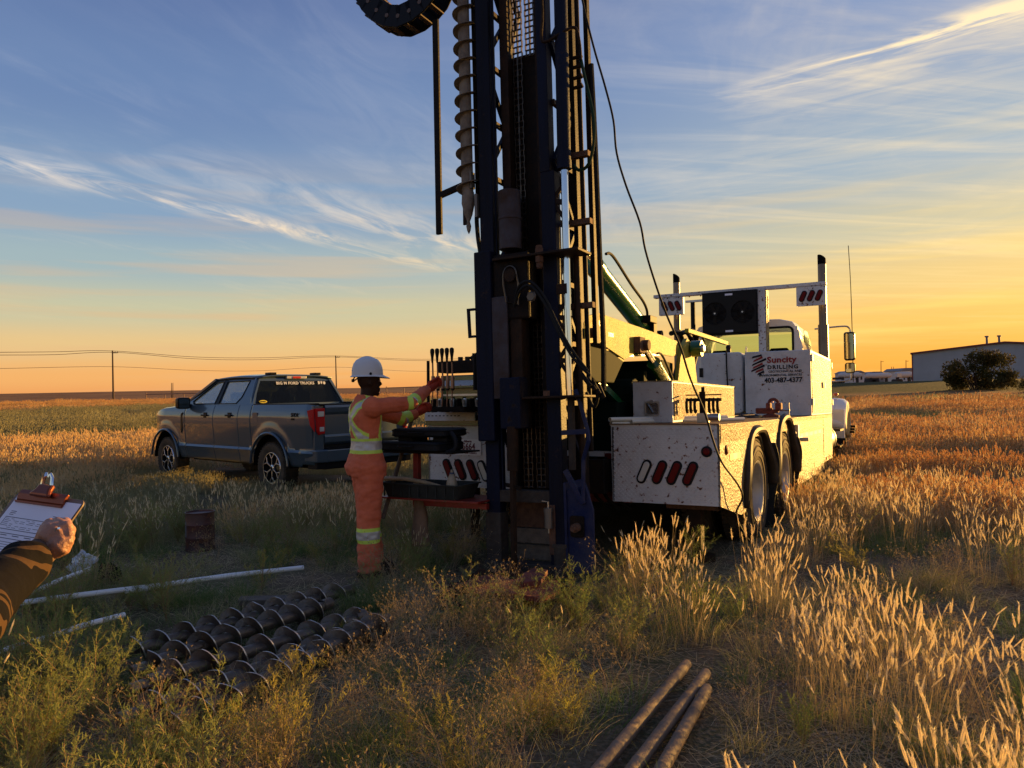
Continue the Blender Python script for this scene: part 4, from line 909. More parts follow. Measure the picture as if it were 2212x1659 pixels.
MB().prism([(-.42, 1.92), (.25, 1.90), (.62, 1.82), (.35, 1.60), (-.10, 1.60), (-.35, 1.70)], -1.84, -1.07, 'x').build('mast_hinge', 'black_green', DT, bevel=.01)
MB().cyl((-1.06, -.30, 2.02), (-.98, -.30, 2.02), .045, n=14).build('hinge_pin', 'rust', DT)
MB().bar((-1.12, -.3, 1.75), (-1.12, 1.1, 1.25), .03, .06).build('brace_strut', 'green_paint', DT)
# drive hoses by the tower and the angled bar
for k, (a, b) in enumerate((( -1.15, .0), (-1.25, .05), (-1.35, -.04))):
    MB().tube(smoothpath([(a, 3.1 + b, 1.55), (a, 3.5 + b, 1.95), (a, 3.7 + b, 2.20 + .04 * k), (a, 3.5 + b, 2.36), (a, 3.2 + b, 2.32)], 6), .032, 10).build('suction_hose', 'black_rubber', DT, smooth=True)
MB().bar((-1.10, 3.0, 2.33), (-1.04, 4.9, 2.30), .05, .05).build('mast_rest_bar', 'green_suntint', DT)
# ---- cab
def cab():
    c = empty('cab', (0, 0, 0), parent=DT); X0, X1 = -2.66, -.46; Y0, Y1 = 8.70, 10.45
    def sec(y, sh=0.0):
        zb, zt = 1.25, 3.02
        return [(x, y, z) for x, z in [(X1, zb), (X1 + .0, 1.9), (X1 - .03, 2.45), (X1 - .11, 2.80 - sh), (X1 - .22, 2.96 - sh), (X1 - .45, zt - sh), ((X0 + X1) / 2, zt + .02 - sh), (X0 + .45, zt - sh), (X0 + .22, 2.96 - sh), (X0 + .11, 2.80 - sh), (X0 + .03, 2.45), (X0, 1.9), (X0, zb)]]
    # rear wall with the window
    rear = [(p[0], p[2]) for p in sec(0)]
    w_ = rrect(-2.36, -.66, 2.28, 2.87, .09)
    m = MB(); plate(m, rear, [w_], lambda a, b: (a, Y0, b), (0, .04, 0)); m.build('rear_wall', 'white_clean', c)
    e = MB(); e.tube([(a, Y0 - .004, b) for a, b in w_ + w_[:1]], .022, 6); e.build('window_seal', 'black_rubber', c)
    MB().prism(w_, Y0 + .012, Y0 + .020, 'y').build('rear_window', 'window_glass', c)
    # side shells with door windows
    for s, X in ((1, X1), (-1, X0)):
        outer = [(Y0 + .04, 1.25), (Y1, 1.25), (Y1, 2.20), (Y1 - .35, 2.88), (Y0 + .04, 2.88)]; hole = [(Y0 + .45, 2.15), (Y1 - .15, 2.15), (Y1 - .45, 2.75), (Y0 + .45, 2.75)]
        m = MB(); plate(m, outer, [hole], lambda a, b: (X - s * (.03 * max(0, (b - 1.9) / .55) + .06 * max(0, (b - 2.45) / .4)), a, b), (-s * .04, 0, 0)); m.build('door_side', 'white_clean', c)
        MB().prism(hole, X - s * .05, X - s * .06, 'x').build('door_window', 'window_glass', c)
        MB().box(min(X, X + s * .025), max(X, X + s * .025), Y0 + .5, Y0 + .65, 1.95, 1.99).build('door_handle', 'chrome', c)
    m = MB(); rr = [sec(Y0)[2:-2], sec(Y0 + .12, -.02)[2:-2], sec(Y0 + .8, -.03)[2:-2], sec(Y1 - .35, .03)[2:-2], sec(Y1 - .25, .08)[2:-2]]
    n = len(rr[0]); m.add([p for r in rr for p in r], [(i * n + j, i * n + j + 1, (i + 1) * n + j + 1, (i + 1) * n + j) for i in range(len(rr) - 1) for j in range(n - 1)])
    o = m.build('roof', 'white_clean', c, smooth=True); sm = o.modifiers.new('t', 'SOLIDIFY'); sm.thickness = .04; sm.offset = -1
    MB().box(-1.75, -1.35, Y0 + .3, Y0 + .8, 3.04, 3.09).build('roof_hatch', 'white_clean', c, bevel=.02)
    MB().add([(X0 + .1, Y1 + .02, 2.2), (X1 - .1, Y1 + .02, 2.2), (X1 - .22, Y1 - .32, 2.86), (X0 + .22, Y1 - .32, 2.86)], [(0, 1, 2, 3)]).build('windscreen', 'window_glass', c)
    MB().box(X0 + .05, X1 - .05, Y0 + .04, Y1, 1.2, 1.30).box(X0 + .1, X1 - .1, Y1 - .45, Y1 - .02, 1.9, 2.20).build('cab_floor', 'black_plastic', c)
    for xx in (-.98, -2.1):
        MB().rings([[(xx + a * f, Y0 + .42 + b, z) for a, b in rrect(-.25, .25, -.07, .07, .04, 3)] for z, f in ((1.5, 1), (2.2, 1), (2.42, .85), (2.50, .6))]).build('seat', 'black_plastic', c, smooth=True)
    for s, X in ((1, X1),): MB().box(X - .02, X + .02, Y0 + .02, Y0 + .08, 2.27, 2.36).build('grab_hook', 'black_plastic', c)
cab()
# hood, fenders, fuel tank, steps
MB().rings([[(x, y, z) for x, z in [(-2.35, .95), (-2.30, 1.75 - d), (-2.05, 1.95 - d), (-1.05, 1.95 - d), (-.80, 1.75 - d), (-.75, .95)]] for y, d in ((10.48, -.12), (11.2, 0), (12.3, .12), (12.7, .25))]).build('hood', 'white_clean', DT, smooth=True)
for s, xc in ((1, -.25), (-1, -2.85)):
    m = MB(); R_ = []
    for a in np.linspace(math.radians(172), math.radians(-15), 18):
        rr = .66; y = 11.85 + rr * math.cos(a) * 1.05; z = .69 + rr * .98 * math.sin(a) + .12
        R_.append([(xc + dx, y + dy * math.cos(a), z + dy * math.sin(a)) for dx, dy in ((-.26, -.02), (-.20, .06), (0, .09), (.18, .06), (.25, 0), (.26, -.22 if math.cos(a) < .2 else -.1))])
    n = 6; m.add([p for r in R_ for p in r], [(i * n + j, i * n + j + 1, (i + 1) * n + j + 1, (i + 1) * n + j) for i in range(17) for j in range(n - 1)])
    o = m.build('front_fender', 'white_clean', DT, smooth=True); sm = o.modifiers.new('t', 'SOLIDIFY'); sm.thickness = .02
    MB().box(xc - .24, xc + .24, 11.13, 11.17, .62, 1.30).build('fender_skirt', 'white_clean', DT, bevel=.02)
    mk = MB().ball((xc + s * .02, 11.75, 1.62), .055, sc_=(1, 1.3, .7)).build('marker_lamp', 'amber', DT, smooth=True)
    MB().box(xc - .2, xc + .26, 11.10, 11.13, .35, .68).build('mud_flap', 'black_rubber', DT)
MB().cyl((-.40, 8.75, .70), (-.40, 10.1, .70), .33, n=36).build('fuel_tank', 'tank_alu', DT, smooth=True, bevel=.02)
for y in (9.0, 9.8): MB().lathe([(.335, y - .03), (.342, y - .03), (.342, y + .03), (.335, y + .03)], (-.40, 0, .70), 'y', 36).build('tank_strap', 'black_steel', DT)
MB().box(-.5, -.02, 10.2, 11.0, .52, .56).box(-.5, -.02, 10.3, 11.0, .85, .89).box(-.5, -.46, 10.2, 11.0, .52, 1.2).build('cab_step', 'black_steel', DT)
MB().box(-2.9, -.1, 12.75, 12.95, .60, .95).build('front_bumper', 'chrome', DT, bevel=.03)
for k in range(3): MB().box(.0, .10, 12.2 + .1 * k, 12.26 + .1 * k, .75 + .06 * k, .80 + .06 * k).build('bumper_guard', 'black_steel', DT)
# ---- headache rack with lamps and cooler
hr = MB().box(-3.20, 0.0, 8.16, 8.30, 3.535, 3.60).build('rack_bar', 'white_paint', DT, bevel=.01)
for i in range(9): MB().cyl((-2.9 + .22 * i, 8.15, 3.52), (-2.9 + .22 * i, 8.10, 3.50), .012, n=6).build('bolt', 'rust', hr)
for a0, a1, zt, zb, sg in ((-.51, -.01, 3.53, 3.18, 1), (-3.09, -2.60, 3.53, 3.18, -1)):
    p = MB().prism(rrect(a0, a1, zb, zt, .015), 8.17, 8.24, 'y').build('lamp_panel', 'white_paint', DT)
    for k in range(3): slot_lamp(DT, a0 + .115 + .135 * k, (zt + zb) / 2, 8.168, -sg * math.radians(24), 'red_lens', .095, .215)
ps = MB(); plate(ps, [(8.12, 2.2), (8.36, 2.2), (8.36, 3.53), (8.12, 3.53)], [stadium(8.24, z, .09, .26, -.15) for z in (2.58, 2.95, 3.30)], lambda a, b: (-1.03, a, b), (-.02, 0, 0)); ps.build('rack_post', 'white_suntint', DT)
MB().box(-1.18, -1.05, 8.12, 8.15, 2.2, 3.53).build('rack_post', 'white_paint', DT)
MB().cyl((-2.42, 8.2, 2.2), (-2.42, 8.2, 3.42), .045, n=14).build('rack_post', 'black_rubber', DT)
MB().box(-2.55, -2.1, 8.14, 8.2, 3.40, 3.44).build('rack_bracket', 'bright_steel', DT)
cl = MB(); plate(cl, [(-2.18, 2.76), (-1.20, 2.76), (-1.20, 3.50), (-2.18, 3.50)], [[(c + .215 * math.cos(a), 3.13 + .215 * math.sin(a)) for a in np.linspace(0, 2 * PI, 28, endpoint=False)] for c in (-1.95, -1.44)], lambda a, b: (a, 8.02, b), (0, .03, 0)); cool = cl.build('oil_cooler', 'black_plastic', DT)
MB().box(-2.20, -1.18, 8.05, 8.16, 2.72, 3.54).build('core', 'black_rubber', cool)
for c in (-1.95, -1.44):
    f = MB().cyl((c, 8.0, 3.13), (c, 8.03, 3.13), .05, n=16)
    for i in range(7):
        a = 2 * PI * i / 7; f.bar((c + .04 * math.cos(a), 8.03, 3.13 + .04 * math.sin(a)), (c + .20 * math.cos(a + .2), 8.035, 3.13 + .20 * math.sin(a + .2)), .06, .006, (0, 1, .4))
    f.build('fan', 'black_plastic', cool)
    g = MB()
    for r_ in (.06, .10, .14, .18): g.tube([(c + r_ * math.cos(a), 8.005, 3.13 + r_ * math.sin(a)) for a in np.linspace(0, 2 * PI, 25)], .003, 4, caps=False)
    g.build('fan_guard', 'black_steel', cool, kind='stuff'); MB().cyl((c, 7.985, 3.13), (c, 8.0, 3.13), .016, n=10).build('fan_hub', 'bright_steel', cool)
for z in (2.785, 3.475): MB().box(-1.76, -1.62, 8.012, 8.02, z - .018, z + .018).build('cooler_sticker', 'paper', cool)
# stacks, mirror, antenna
def stack(x, y, z0, z1, r):
    s = MB(); s.cyl((x, y, z0), (x, y, z1 - .16), r, n=24, caps=False); o = s.build('exhaust_stack', 'stack_steel', DT, smooth=True)
    k = MB(); v = []; n = 24
    for t_ in range(6):
        f = t_ / 5
        for i in range(n): a = 2 * PI * i / n; v.append((x + r * math.cos(a) , y + r * math.sin(a), z1 - .16 + f * (.13 + .05 * (-math.sin(a) - math.cos(a)) * .7)))
    k.add(v, [(t_ * n + i, t_ * n + (i + 1) % n, (t_ + 1) * n + (i + 1) % n, (t_ + 1) * n + i) for t_ in range(5) for i in range(n)]); k.add([v[5 * n + i] for i in range(n)], [tuple(range(n))]); k.build('stack_tip', 'hole_black', o, smooth=True)
    MB().cyl((x, y, z0), (x, y, z0 + (.95 if x > -1 else .1)), r * 1.25, n=24).build('muffler', 'stack_steel', o, smooth=True)
stack(-.10, 8.48, 1.9, 4.12, .072); stack(-2.82, 8.48, 1.9, 4.02, .066)
mr = MB().rings([[(x, y, z) for x, z in rrect(.04 + i, .26 - i, 2.30 + i, 2.90 - i, .05, 4)] for y, i in ((10.90, .05), (10.85, .01), (10.78, 0), (10.74, .012))]).build('wing_mirror', 'black_plastic', DT, smooth=True)
MB().prism(rrect(.07, .23, 2.335, 2.86, .03), 10.725, 10.74, 'y').build('mirror_glass', 'mirror', mr)
MB().rings([[(x, y, z) for x, z in rrect(.04 + i, .26 - i, 2.03 + i, 2.27 - i, .05, 4)] for y, i in ((10.88, .05), (10.82, .01), (10.76, .012))]).build('convex_housing', 'black_plastic', mr, smooth=True)
MB().prism(rrect(.07, .23, 2.06, 2.24, .03), 10.745, 10.76, 'y').build('convex_glass', 'mirror', mr)
MB().tube(smoothpath([(-.5, 10.6, 2.98), (.02, 10.75, 3.02), (.14, 10.82, 2.99), (.17, 10.83, 2.88)], 5), .018).build('mirror_arm', 'bright_steel', mr, smooth=True)
MB().tube(smoothpath([(-.5, 10.6, 1.86), (.02, 10.75, 1.88), (.14, 10.82, 1.92), (.17, 10.83, 2.04)], 5), .018).build('mirror_arm', 'bright_steel', mr, smooth=True)
MB().tube(smoothpath([(.20, 10.86, 1.86), (.20, 10.86, 3.05), (.19, 10.86, 4.0), (.165, 10.86, 4.72)], 4), [.008] * 7 + [.007] * 6, 6).build('antenna', 'black_steel', DT)
# ---- operator console on the left rear corner
co = MB().prism([(-.35, 1.20), (.35, 1.20), (.35, 1.95), (.15, 1.95), (-.10, 1.62), (-.35, 1.45)], -2.10, -2.06, 'x').build('console_plate', 'green_paint', DT, bevel=.004)
MB().box(-2.96, -2.06, -.06, .35, 1.205, 1.25).build('console_base', 'green_paint', DT)
MB().box(-2.94, -2.35, -.10, -.07, 1.25, 1.335).build('label_strip', 'white_paint', DT)
for i in range(9): MB().box(-2.90 + .045 * i, -2.88 + .045 * i, -.103, -.100, 1.295, 1.305).build('label_mark', 'ink_black', DT)
MB().prism([(-.02, 1.60), (.25, 1.72), (.25, 1.70), (-.02, 1.58)], -2.92, -2.24, 'x').build('top_plate', 'green_paint', DT)
MB().prism([(-.024, 1.604), (.16, 1.686), (.162, 1.680), (-.024, 1.598)], -2.86, -2.42, 'x').build('label_plate', 'white_paint', DT)
MB().box(-2.88, -2.11, .10, .34, 1.25, 1.71).build('console_housing', 'green_paint', DT, bevel=.01)
MB().box(-2.84, -2.30, .085, .10, 1.50, 1.52).build('console_trim', 'bright_steel', DT)
for i in range(16): MB().cyl((-2.86 + .045 * i, .09, 1.27), (-2.86 + .045 * i, .09, 1.49 - .03 * (i % 3)), .013, n=8).build('spool_cap', 'grey_mud' if i % 2 else 'black_steel', DT)
vb = MB().box(-2.94, -2.20, .02, .30, 1.25, 1.40).box(-2.90, -2.25, .08, .28, 1.74, 1.86).build('valve_bank', 'black_steel', DT, bevel=.01)
for i in range(9):
    x = -2.90 + .075 * i; q = MB(); q.cyl((x, -.01, 1.30), (x, .02, 1.47), .024, n=10).cyl((x, -.01, 1.40), (x, -.02, 1.46), .018, n=10); q.build('valve_spool', 'bright_steel' if i % 2 else 'black_steel', vb)
for i in range(6):
    x = -2.66 + .085 * i; MB().cyl((x, .14, 1.80), (x, .14, 1.90), .026, n=10).build('fitting', 'grey_mud', vb)
hs = MB()
for i in range(5):
    MB().tube(smoothpath([(-2.55 + .08 * i, .16, 1.88), (-2.40 + .07 * i, .18, 1.95 - .01 * i), (-2.2, .22, 1.90 - .02 * i), (-1.95, .3, 1.80 - .03 * i), (-1.75, .3, 1.6)], 5), .020, 8).build('hose', 'black_rubber', vb, smooth=True)
MB().cyl((-2.34, -.10, 1.55), (-2.34, -.10, 1.87), .020, n=10).cyl((-2.34, -.10, 1.87), (-2.34, -.10, 1.91), .028, n=10).box(-2.37, -2.28, -.11, -.09, 1.865, 1.875).build('throttle_grip', 'black_rubber', DT)
def lever(x, y, zt, z0=1.42, lean=.02, label=None):
    l = MB().cyl((x, y, z0), (x + lean, y - .03, zt), .008, n=8).build('control_lever', 'lever_steel', DT)
    MB().cyl((x, y + .0, z0 - .06), (x, y, z0 + .04), .016, n=8).build('boot', 'black_rubber', l)
    MB().lathe([(.001, -.002), (.009, 0), (.013, .05), (.021, .10), (.020, .125), (.010, .135), (.001, .136)], (x + lean, y - .03, zt - .12), 'z', 12).build('knob', 'black_plastic', l, smooth=True)
for i in range(5): lever(-2.575 + .055 * i, -.48, 1.925, 1.60, .012)
for i in range(5): MB().cyl((-2.60 + .055 * i, -.46, 1.38), (-2.575 + .055 * i, -.48, 1.66), .007, n=6).cyl((-2.575 + .055 * i, -.48, 1.56), (-2.575 + .055 * i, -.48, 1.68), .018, n=8).build('lever_shaft', 'lever_steel', DT)
MB().box(-2.70, -2.22, -.50, -.06, 1.34, 1.39).build('lever_bracket', 'black_steel', DT)
lever(-2.10, -.14, 1.86, 1.30, .005)
bx = MB().prism(rrect(-2.245, -2.165, 1.52, 1.60, .006), -.16, -.09, 'y').build('stop_button_box', 'pvc_cream', DT)
MB().cyl((-2.21, -.16, 1.56), (-2.21, -.185, 1.56), .016, n=14).build('collar', 'black_plastic', bx); MB().lathe([(.024, -.18), (.028, -.19), (.024, -.205), (.001, -.21)], (-2.21, 0, 1.56), 'y', 16).build('button', 'button_grey', bx)
MB().box(-2.115, -2.075, -.36, -.352, 1.50, 1.55).build('decal', 'paper', DT)
MB().box(-2.17, -2.02, -.12, -.10, 1.27, 1.43).build('bracket_plate', 'white_paint', DT); MB().cyl((-2.10, -.14, 1.35), (-2.10, -.11, 1.35), .045, n=16).build('rotary_knob', 'rust', DT)
MB().cyl((-2.93, -.05, 1.25), (-2.93, -.05, 1.86), .016, n=8).build('guard_rod', 'black_steel', DT)
# red fold-out table frame, at the left rear
rd = MB().box(-2.475, -2.42, -.95, -.90, .50, 1.0).bar((-2.475, -.93, .545), (-1.72, -.93, .545), .05, .05).bar((-2.45, -.93, .53), (-2.0, -.30, .53), .05, .05).bar((-2.72, -.95, .585), (-2.45, -.93, .585), .04, .03).bar((-1.95, -.93, .545), (-1.90, .0, .60), .05, .05)
rd.build('table_frame', 'red_frame', DT, bevel=.004)
MB().box(-2.74, -1.72, -1.10, -.62, .585, .60).build('table_shelf', 'red_frame', DT)
MB().box(-2.76, -1.98, -1.08, -.62, .985, .999).build('table_top', 'black_steel', DT)
# pipes, vise and shackle rack standing on the deck
def deck(pt): return TM @ Vector(pt)
for i, (x0, x1, z, y) in enumerate(((-1.06, -.60, 1.255, .20), (-1.06, -.60, 1.235 - .02 + .0, .23), (-.93, -.62, 1.232, .42))):
    p = empty('plastic_pipe'); p.matrix_world = TM; pp = MB(); pp.lathe([(.021, 0), (.021, 1.6), (.017, 1.6), (.017, 0), (.021, 0)], (0, 0, 0), 'x', 14)
    o = pp.build('shell', 'pvc_cream', p, smooth=True); o.matrix_local = Matrix.Translation((x0, y, z)) @ Matrix.Rotation(math.radians(62), 4, 'Z')
    tag(p, ['upper cream pipe lying behind the deck box latch', 'lower cream pipe under the upper one beside the deck box', 'short cream pipe end nearest the deck box on the right'][i], 'pipe', 'cream pipes on the truck deck')
vz = empty('bench_vise'); vz.matrix_world = TM @ Matrix.Translation((-.33, 4.35, 1.214)); tag(vz, 'dark red bench vise bolted on the deck below the sign cabinet', 'vise')
MB().lathe([(.11, 0), (.11, .03), (.05, .05), (.05, .09)], (0, 0, 0), 'z', 16, caps=True).build('base', 'rust_red', vz)
MB().box(-.20, .02, -.05, .05, .05, .13).box(-.06, .0, -.07, .07, .10, .20).build('rear_jaw', 'rust_red', vz, bevel=.015)
MB().box(.06, .14, -.07, .07, .09, .20).box(.0, .10, -.04, .04, .06, .11).build('front_jaw', 'rust_red', vz, bevel=.015)
MB().tube(smoothpath([(-.03, 0, .19), (-.01, 0, .235), (.05, 0, .245), (.10, 0, .20)], 5), .02).build('bow', 'rust_red', vz, smooth=True)
MB().cyl((.12, 0, .10), (.24, 0, .10), .014).cyl((.23, 0, -.05), (.23, 0, .20), .008).build('screw_handle', 'bright_steel', vz)
MB().box(.0, .03, -.02, .02, .205, .215).build('shim', 'copper', vz)
sr = empty('shackle_rack'); sr.matrix_world = TM @ Matrix.Translation((-.38, .95, 1.214)); tag(sr, 'dark post rack hung with hooks in front of the lit deck box', 'tool rack')
MB().box(-.03, .03, -.03, .03, 0, .30).cyl((0, 0, .30), (0, 0, .345), .018, n=6).build('post', 'black_steel', sr, bevel=.004)
MB().box(-.17, .18, -.008, .008, .262, .274).build('top_bar', 'rust_red', sr); MB().box(-.17, .18, -.012, .012, .205, .235).build('hook_bar', 'black_steel', sr)
for i, x in enumerate((-.15, -.11, -.07, .07, .11, .15)):
    MB().tube(smoothpath([(x, -.02, .23), (x, -.045, .20), (x, -.045, .13 - .01 * (i % 2)), (x + .002, -.03, .10), (x + .004, -.01, .12)], 4), .014, 7).build('hook', 'black_steel', sr, smooth=True)
MB().cyl((.03, -.02, .05), (.16, -.02, .05), .035, n=12).box(-.05, .05, -.05, .05, 0, .09).build('clamp_foot', 'bright_steel', sr)
rg = empty('rag_pile'); rg.matrix_world = TM @ Matrix.Translation((-.62, 4.0, 1.214)); tag(rg, 'dark rags and hand tools heaped on the deck left of the vise', 'rags')
def crumple(w_, d, h, n=14, seed=0, e=.5):
    q = random.Random(seed); v = []; f = []
    for i in range(n + 1):
        for j in range(n + 1):
            u, w2 = i / n * 2 - 1, j / n * 2 - 1; r_ = max(0, 1 - (abs(u) ** 2.2 + abs(w2) ** 2.2) * .9)
            v.append((u * w_ / 2 * (1 + .2 * noise.noise(Vector((u * 2, w2 * 2, seed)))), w2 * d / 2 * (1 + .2 * noise.noise(Vector((w2 * 2, u * 2, seed + 5)))), h * r_ ** e * (.55 + .9 * abs(noise.noise(Vector((u * 3.1, w2 * 3.1, seed + 9)))))))
    for i in range(n):
        for j in range(n): a = i * (n + 1) + j; f.append((a, a + 1, a + n + 2, a + n + 1))
    return MB().add(v, f)
crumple(.45, .4, .07, seed=4).build('rag', 'black_bag', rg, smooth=True); MB().bar((-.1, -.15, .03), (.16, -.1, .045), .03, .01).build('wrench', 'chrome', rg)
mat('chain_steel', (0.13, 0.10, 0.075), 0.34, metal=0.8, var=0.4, vscale=30)
mat('grey_blue', (0.075, 0.07, 0.085), 0.55, col2=(0.05, 0.028, 0.018), vscale=5, bump=0.3)
mat('bright_steel_dark', (0.16, 0.14, 0.12), 0.5, metal=0.5)
mat('hose_green', (0.012, 0.035, 0.016), 0.4)
mat('rivet_brown', (0.10, 0.06, 0.04), 0.5)
# ------------------------------------------------------------------ mast (a part of the drill truck; its pieces are sub-parts)
MM = empty('mast', parent=DT); MM.matrix_local = Matrix.Translation((-1.40, -.90, 0)) @ Matrix.Rotation(-math.radians(1.1), 4, 'Y')
ZT = 6.2
def mp(name, mb, m, **k): return mb.build(name, m, MM, **k)
mp('left_post', MB().box(-.337, -.208, 0, .11, .02, ZT).box(-.20, -.185, .02, .04, .6, ZT), 'mast_blue', bevel=.006)
mp('right_post', MB().box(.250, .375, 0, .11, .02, 3.3).box(.245, .335, .0, .11, 3.3, ZT), 'mast_blue', bevel=.006)
mp('rear_left_post', MB().box(-.337, -.25, .44, .53, .3, ZT), 'black_steel', bevel=.004)
mp('rear_right_post', MB().box(.30, .385, .44, .53, .02, ZT), 'black_steel', bevel=.004)
mp('inner_rail', MB().box(-.165, -.09, .12, .20, 2.6, ZT), 'brown_steel', bevel=.004)
mp('inner_rail', MB().box(.16, .20, .14, .24, 2.6, ZT), 'brown_steel', bevel=.004)
zz = .9; k = 0
while zz < ZT - .5:                                         # lattice of both flanks
    for x in (-.30, .345):
        a, b = (.07, .46) if k % 2 else (.46, .07)
        mp('lattice_brace', MB().bar((x, a, zz), (x, b, zz + .5), .035, .035), 'mast_blue'); mp('lattice_rung', MB().bar((x, .07, zz + .5), (x, .46, zz + .5), .035, .04), 'brown_steel')
    # rear face diagonals seen between the posts
    a, b = (-.29, -.12) if k % 2 else (-.12, -.29); mp('lattice_brace', MB().bar((a, .40, zz), (b, .40, zz + .5), .03, .045), 'black_steel')
    zz += .5; k += 1
for x in (-.275, -.245, -.215): mp('hydraulic_line', MB().cyl((x, .30 + abs(x + .245), 1.2), (x, .30 + abs(x + .245), ZT), .008, n=6), 'black_steel')
for i in range(5): mp('louver', MB().box(-.28, -.16, .33, .36, 3.74 + .075 * i, 3.755 + .075 * i), 'black_steel')
# feed carriage, black slab behind the chains
mp('backing_slab', MB().box(-.13, .165, .26, .32, .66, 4.46), 'black_steel', bevel=.006)
mp('chain_guard', MB().box(-.13, -.10, .12, .26, .7, 2.65).box(.165, .19, .12, .26, .7, 2.65), 'black_steel')
def chain(name, x, y, z0, z1, w_=.034):
    p = .0508; n = int((z1 - z0) / p); m = MB()
    for i in range(n):
        z = z0 + i * p
        for s in (-1, 1):
            o = w_ / 2 + (.005 if i % 2 else 0); m.box(x + s * o - .0025, x + s * o + .0025, y - .012, y + .012, z - .006, z + p * .98)
        m.cyl((x - w_ / 2 - .007, y, z), (x + w_ / 2 + .007, y, z), .0075, n=6)
    return mp(name, m, 'chain_steel', kind='stuff')
for x in (-.072, -.030): chain('leaf_chain', x + .02, .20, .70, ZT)
for x in (.075, .115): chain('leaf_chain', x, .19, .70, 2.2); chain('leaf_chain', x - .0, .19, 4.40, ZT)
# rotary head motor, sleeve plates and guard on the left
mp('drive_motor', MB().cyl((-.055, .02, 2.70), (-.055, .02, 3.20), .095, n=24).cyl((-.055, .02, 2.95), (-.055, .02, 2.975), .101, n=24), 'grey_blue', smooth=True, bevel=.006)
mp('guide_sleeve', MB().box(-.362, -.20, -.08, .13, 1.10, 2.70), 'mast_blue', bevel=.01)
mp('guide_plate', MB().box(-.20, -.055, -.075, -.05, 1.45, 2.30), 'grey_blue', bevel=.006)
mp('head_housing', MB().box(-.20, .14, -.05, .12, 2.10, 2.66), 'black_steel', bevel=.02)
mp('head_column', MB().box(-.05, .06, -.04, .10, 1.20, 2.12), 'brown_steel', bevel=.008)
mp('lower_head', MB().box(-.115, .075, -.13, .02, 1.20, 1.62), 'mast_blue', bevel=.01)
mp('handle_loop', MB().bar((-.36, -.08, 2.215), (-.425, -.08, 2.215), .02, .02).bar((-.36, -.08, 1.985), (-.415, -.08, 1.985), .02, .02).bar((-.425, -.08, 2.225), (-.415, -.08, 1.975), .022, .022), 'mast_blue')
mp('clamp_plate', MB().box(-.16, .62, -.12, .15, 2.595, 2.618), 'brown_steel', bevel=.005)
mp('clamp_plate', MB().box(-.05, .62, -.10, .15, 1.438, 1.458), 'brown_steel', bevel=.005)
b = mp('clamp_bolt', MB().cyl((.26, -.08, 2.49), (.26, -.08, 2.68), .022, n=12), 'rust')
for z, h, r_ in ((2.62, .035, .036), (2.655, .02, .03), (2.54, .05, .036), (2.50, .035, .030)): MB().cyl((.26, -.08, z), (.26, -.08, z + h), r_, n=6).build('nut', 'rust', b)
mp('clamp_nut', MB().cyl((.29, -.08, 1.458), (.29, -.08, 1.50), .03, n=6), 'rust')
sprk = MB(); sprk.xf = Matrix.Translation((-.02, -.06, 2.47))
sprk.lathe([(.001, -.02), (.05, -.02), (.052, 0)], n=20, axis='y')
for i in range(22): a = 2 * PI * i / 22; sprk.box(*(v for v in (.054 * math.cos(a) - .005, .054 * math.cos(a) + .005, -.02, 0, .054 * math.sin(a) - .005, .054 * math.sin(a) + .005)))
mp('sprocket', sprk, 'brown_steel')
m = MB(); L = [(-.02 + .062 * math.cos(a), -.07, 2.47 + .075 * math.sin(a)) for a in np.linspace(0, PI, 14)] + [(-.085, -.07, 2.40), (-.06, -.07, 2.25), (.05, -.07, 2.22), (.055, -.07, 2.40)]
L = L + L[:1]; mp('drive_chain', m.tube(L, .008, 5), 'chain_steel')
d = MB(); d.xf = Matrix.Translation((.195, -.10, 2.265)); d.lathe([(.001, -.03), (.032, -.03), (.038, -.02), (.038, 0)], n=18, axis='y')
for i in range(8): a = 2 * PI * i / 8; d.ball((.036 * math.cos(a), -.015, .040 * math.sin(a)), .009, 6, 4)
mp('hand_knob', d, 'bright_steel_dark')
# feed cylinder on the right
mp('feed_cylinder', MB().cyl((.455, .03, 3.32), (.478, .03, ZT), .055, n=28).cyl((.455, .03, 3.30), (.455, .03, 3.37), .060, n=28), 'mast_blue', smooth=True)
mp('cylinder_rod', MB().cyl((.445, .03, 1.46), (.455, .03, 3.32), .030, n=24), 'chrome', smooth=True)
mp('rod_guard', MB().cyl((.44, .05, .86), (.445, .05, 1.46), .030, n=16), 'grey_mud', smooth=True)
mp('guide_tube', MB().cyl((.505, .12, .86), (.50, .12, 2.6), .028, n=16), 'brown_steel', smooth=True)
mp('guide_tube', MB().cyl((.545, .20, 1.0), (.53, .20, ZT), .02, n=12), 'black_steel', smooth=True)
mp('stay_tube', MB().box(.505, .545, .40, .46, 1.9, 5.0), 'black_steel', bevel=.003)
mp('return_hose', MB().tube(smoothpath([(.59, .40, 1.5), (.60, .40, 1.9), (.585, .42, 2.6), (.575, .42, 3.6), (.56, .42, 4.3)], 6), .024, 8), 'black_rubber', smooth=True)
for z, x in ((3.05, .345), (2.1, .345), (1.75, .36)):
    mp('knee_brace', MB().bar((x, .02, z), (x + .12, .06, z + .18), .03, .03).bar((x, .02, z), (x + .12, .06, z - .20), .03, .03).bar((x - .02, .02, z), (x + .13, .04, z - .02), .035, .04), 'brown_steel')
for z in (2.86, 2.17, 3.42): mp('stay_bracket', MB().box(.38, .62, .14, .20, z, z + .045), 'rust')
mp('tie_bar', MB().box(.37, .46, -.01, .02, 2.28, 2.36), 'brown_steel')
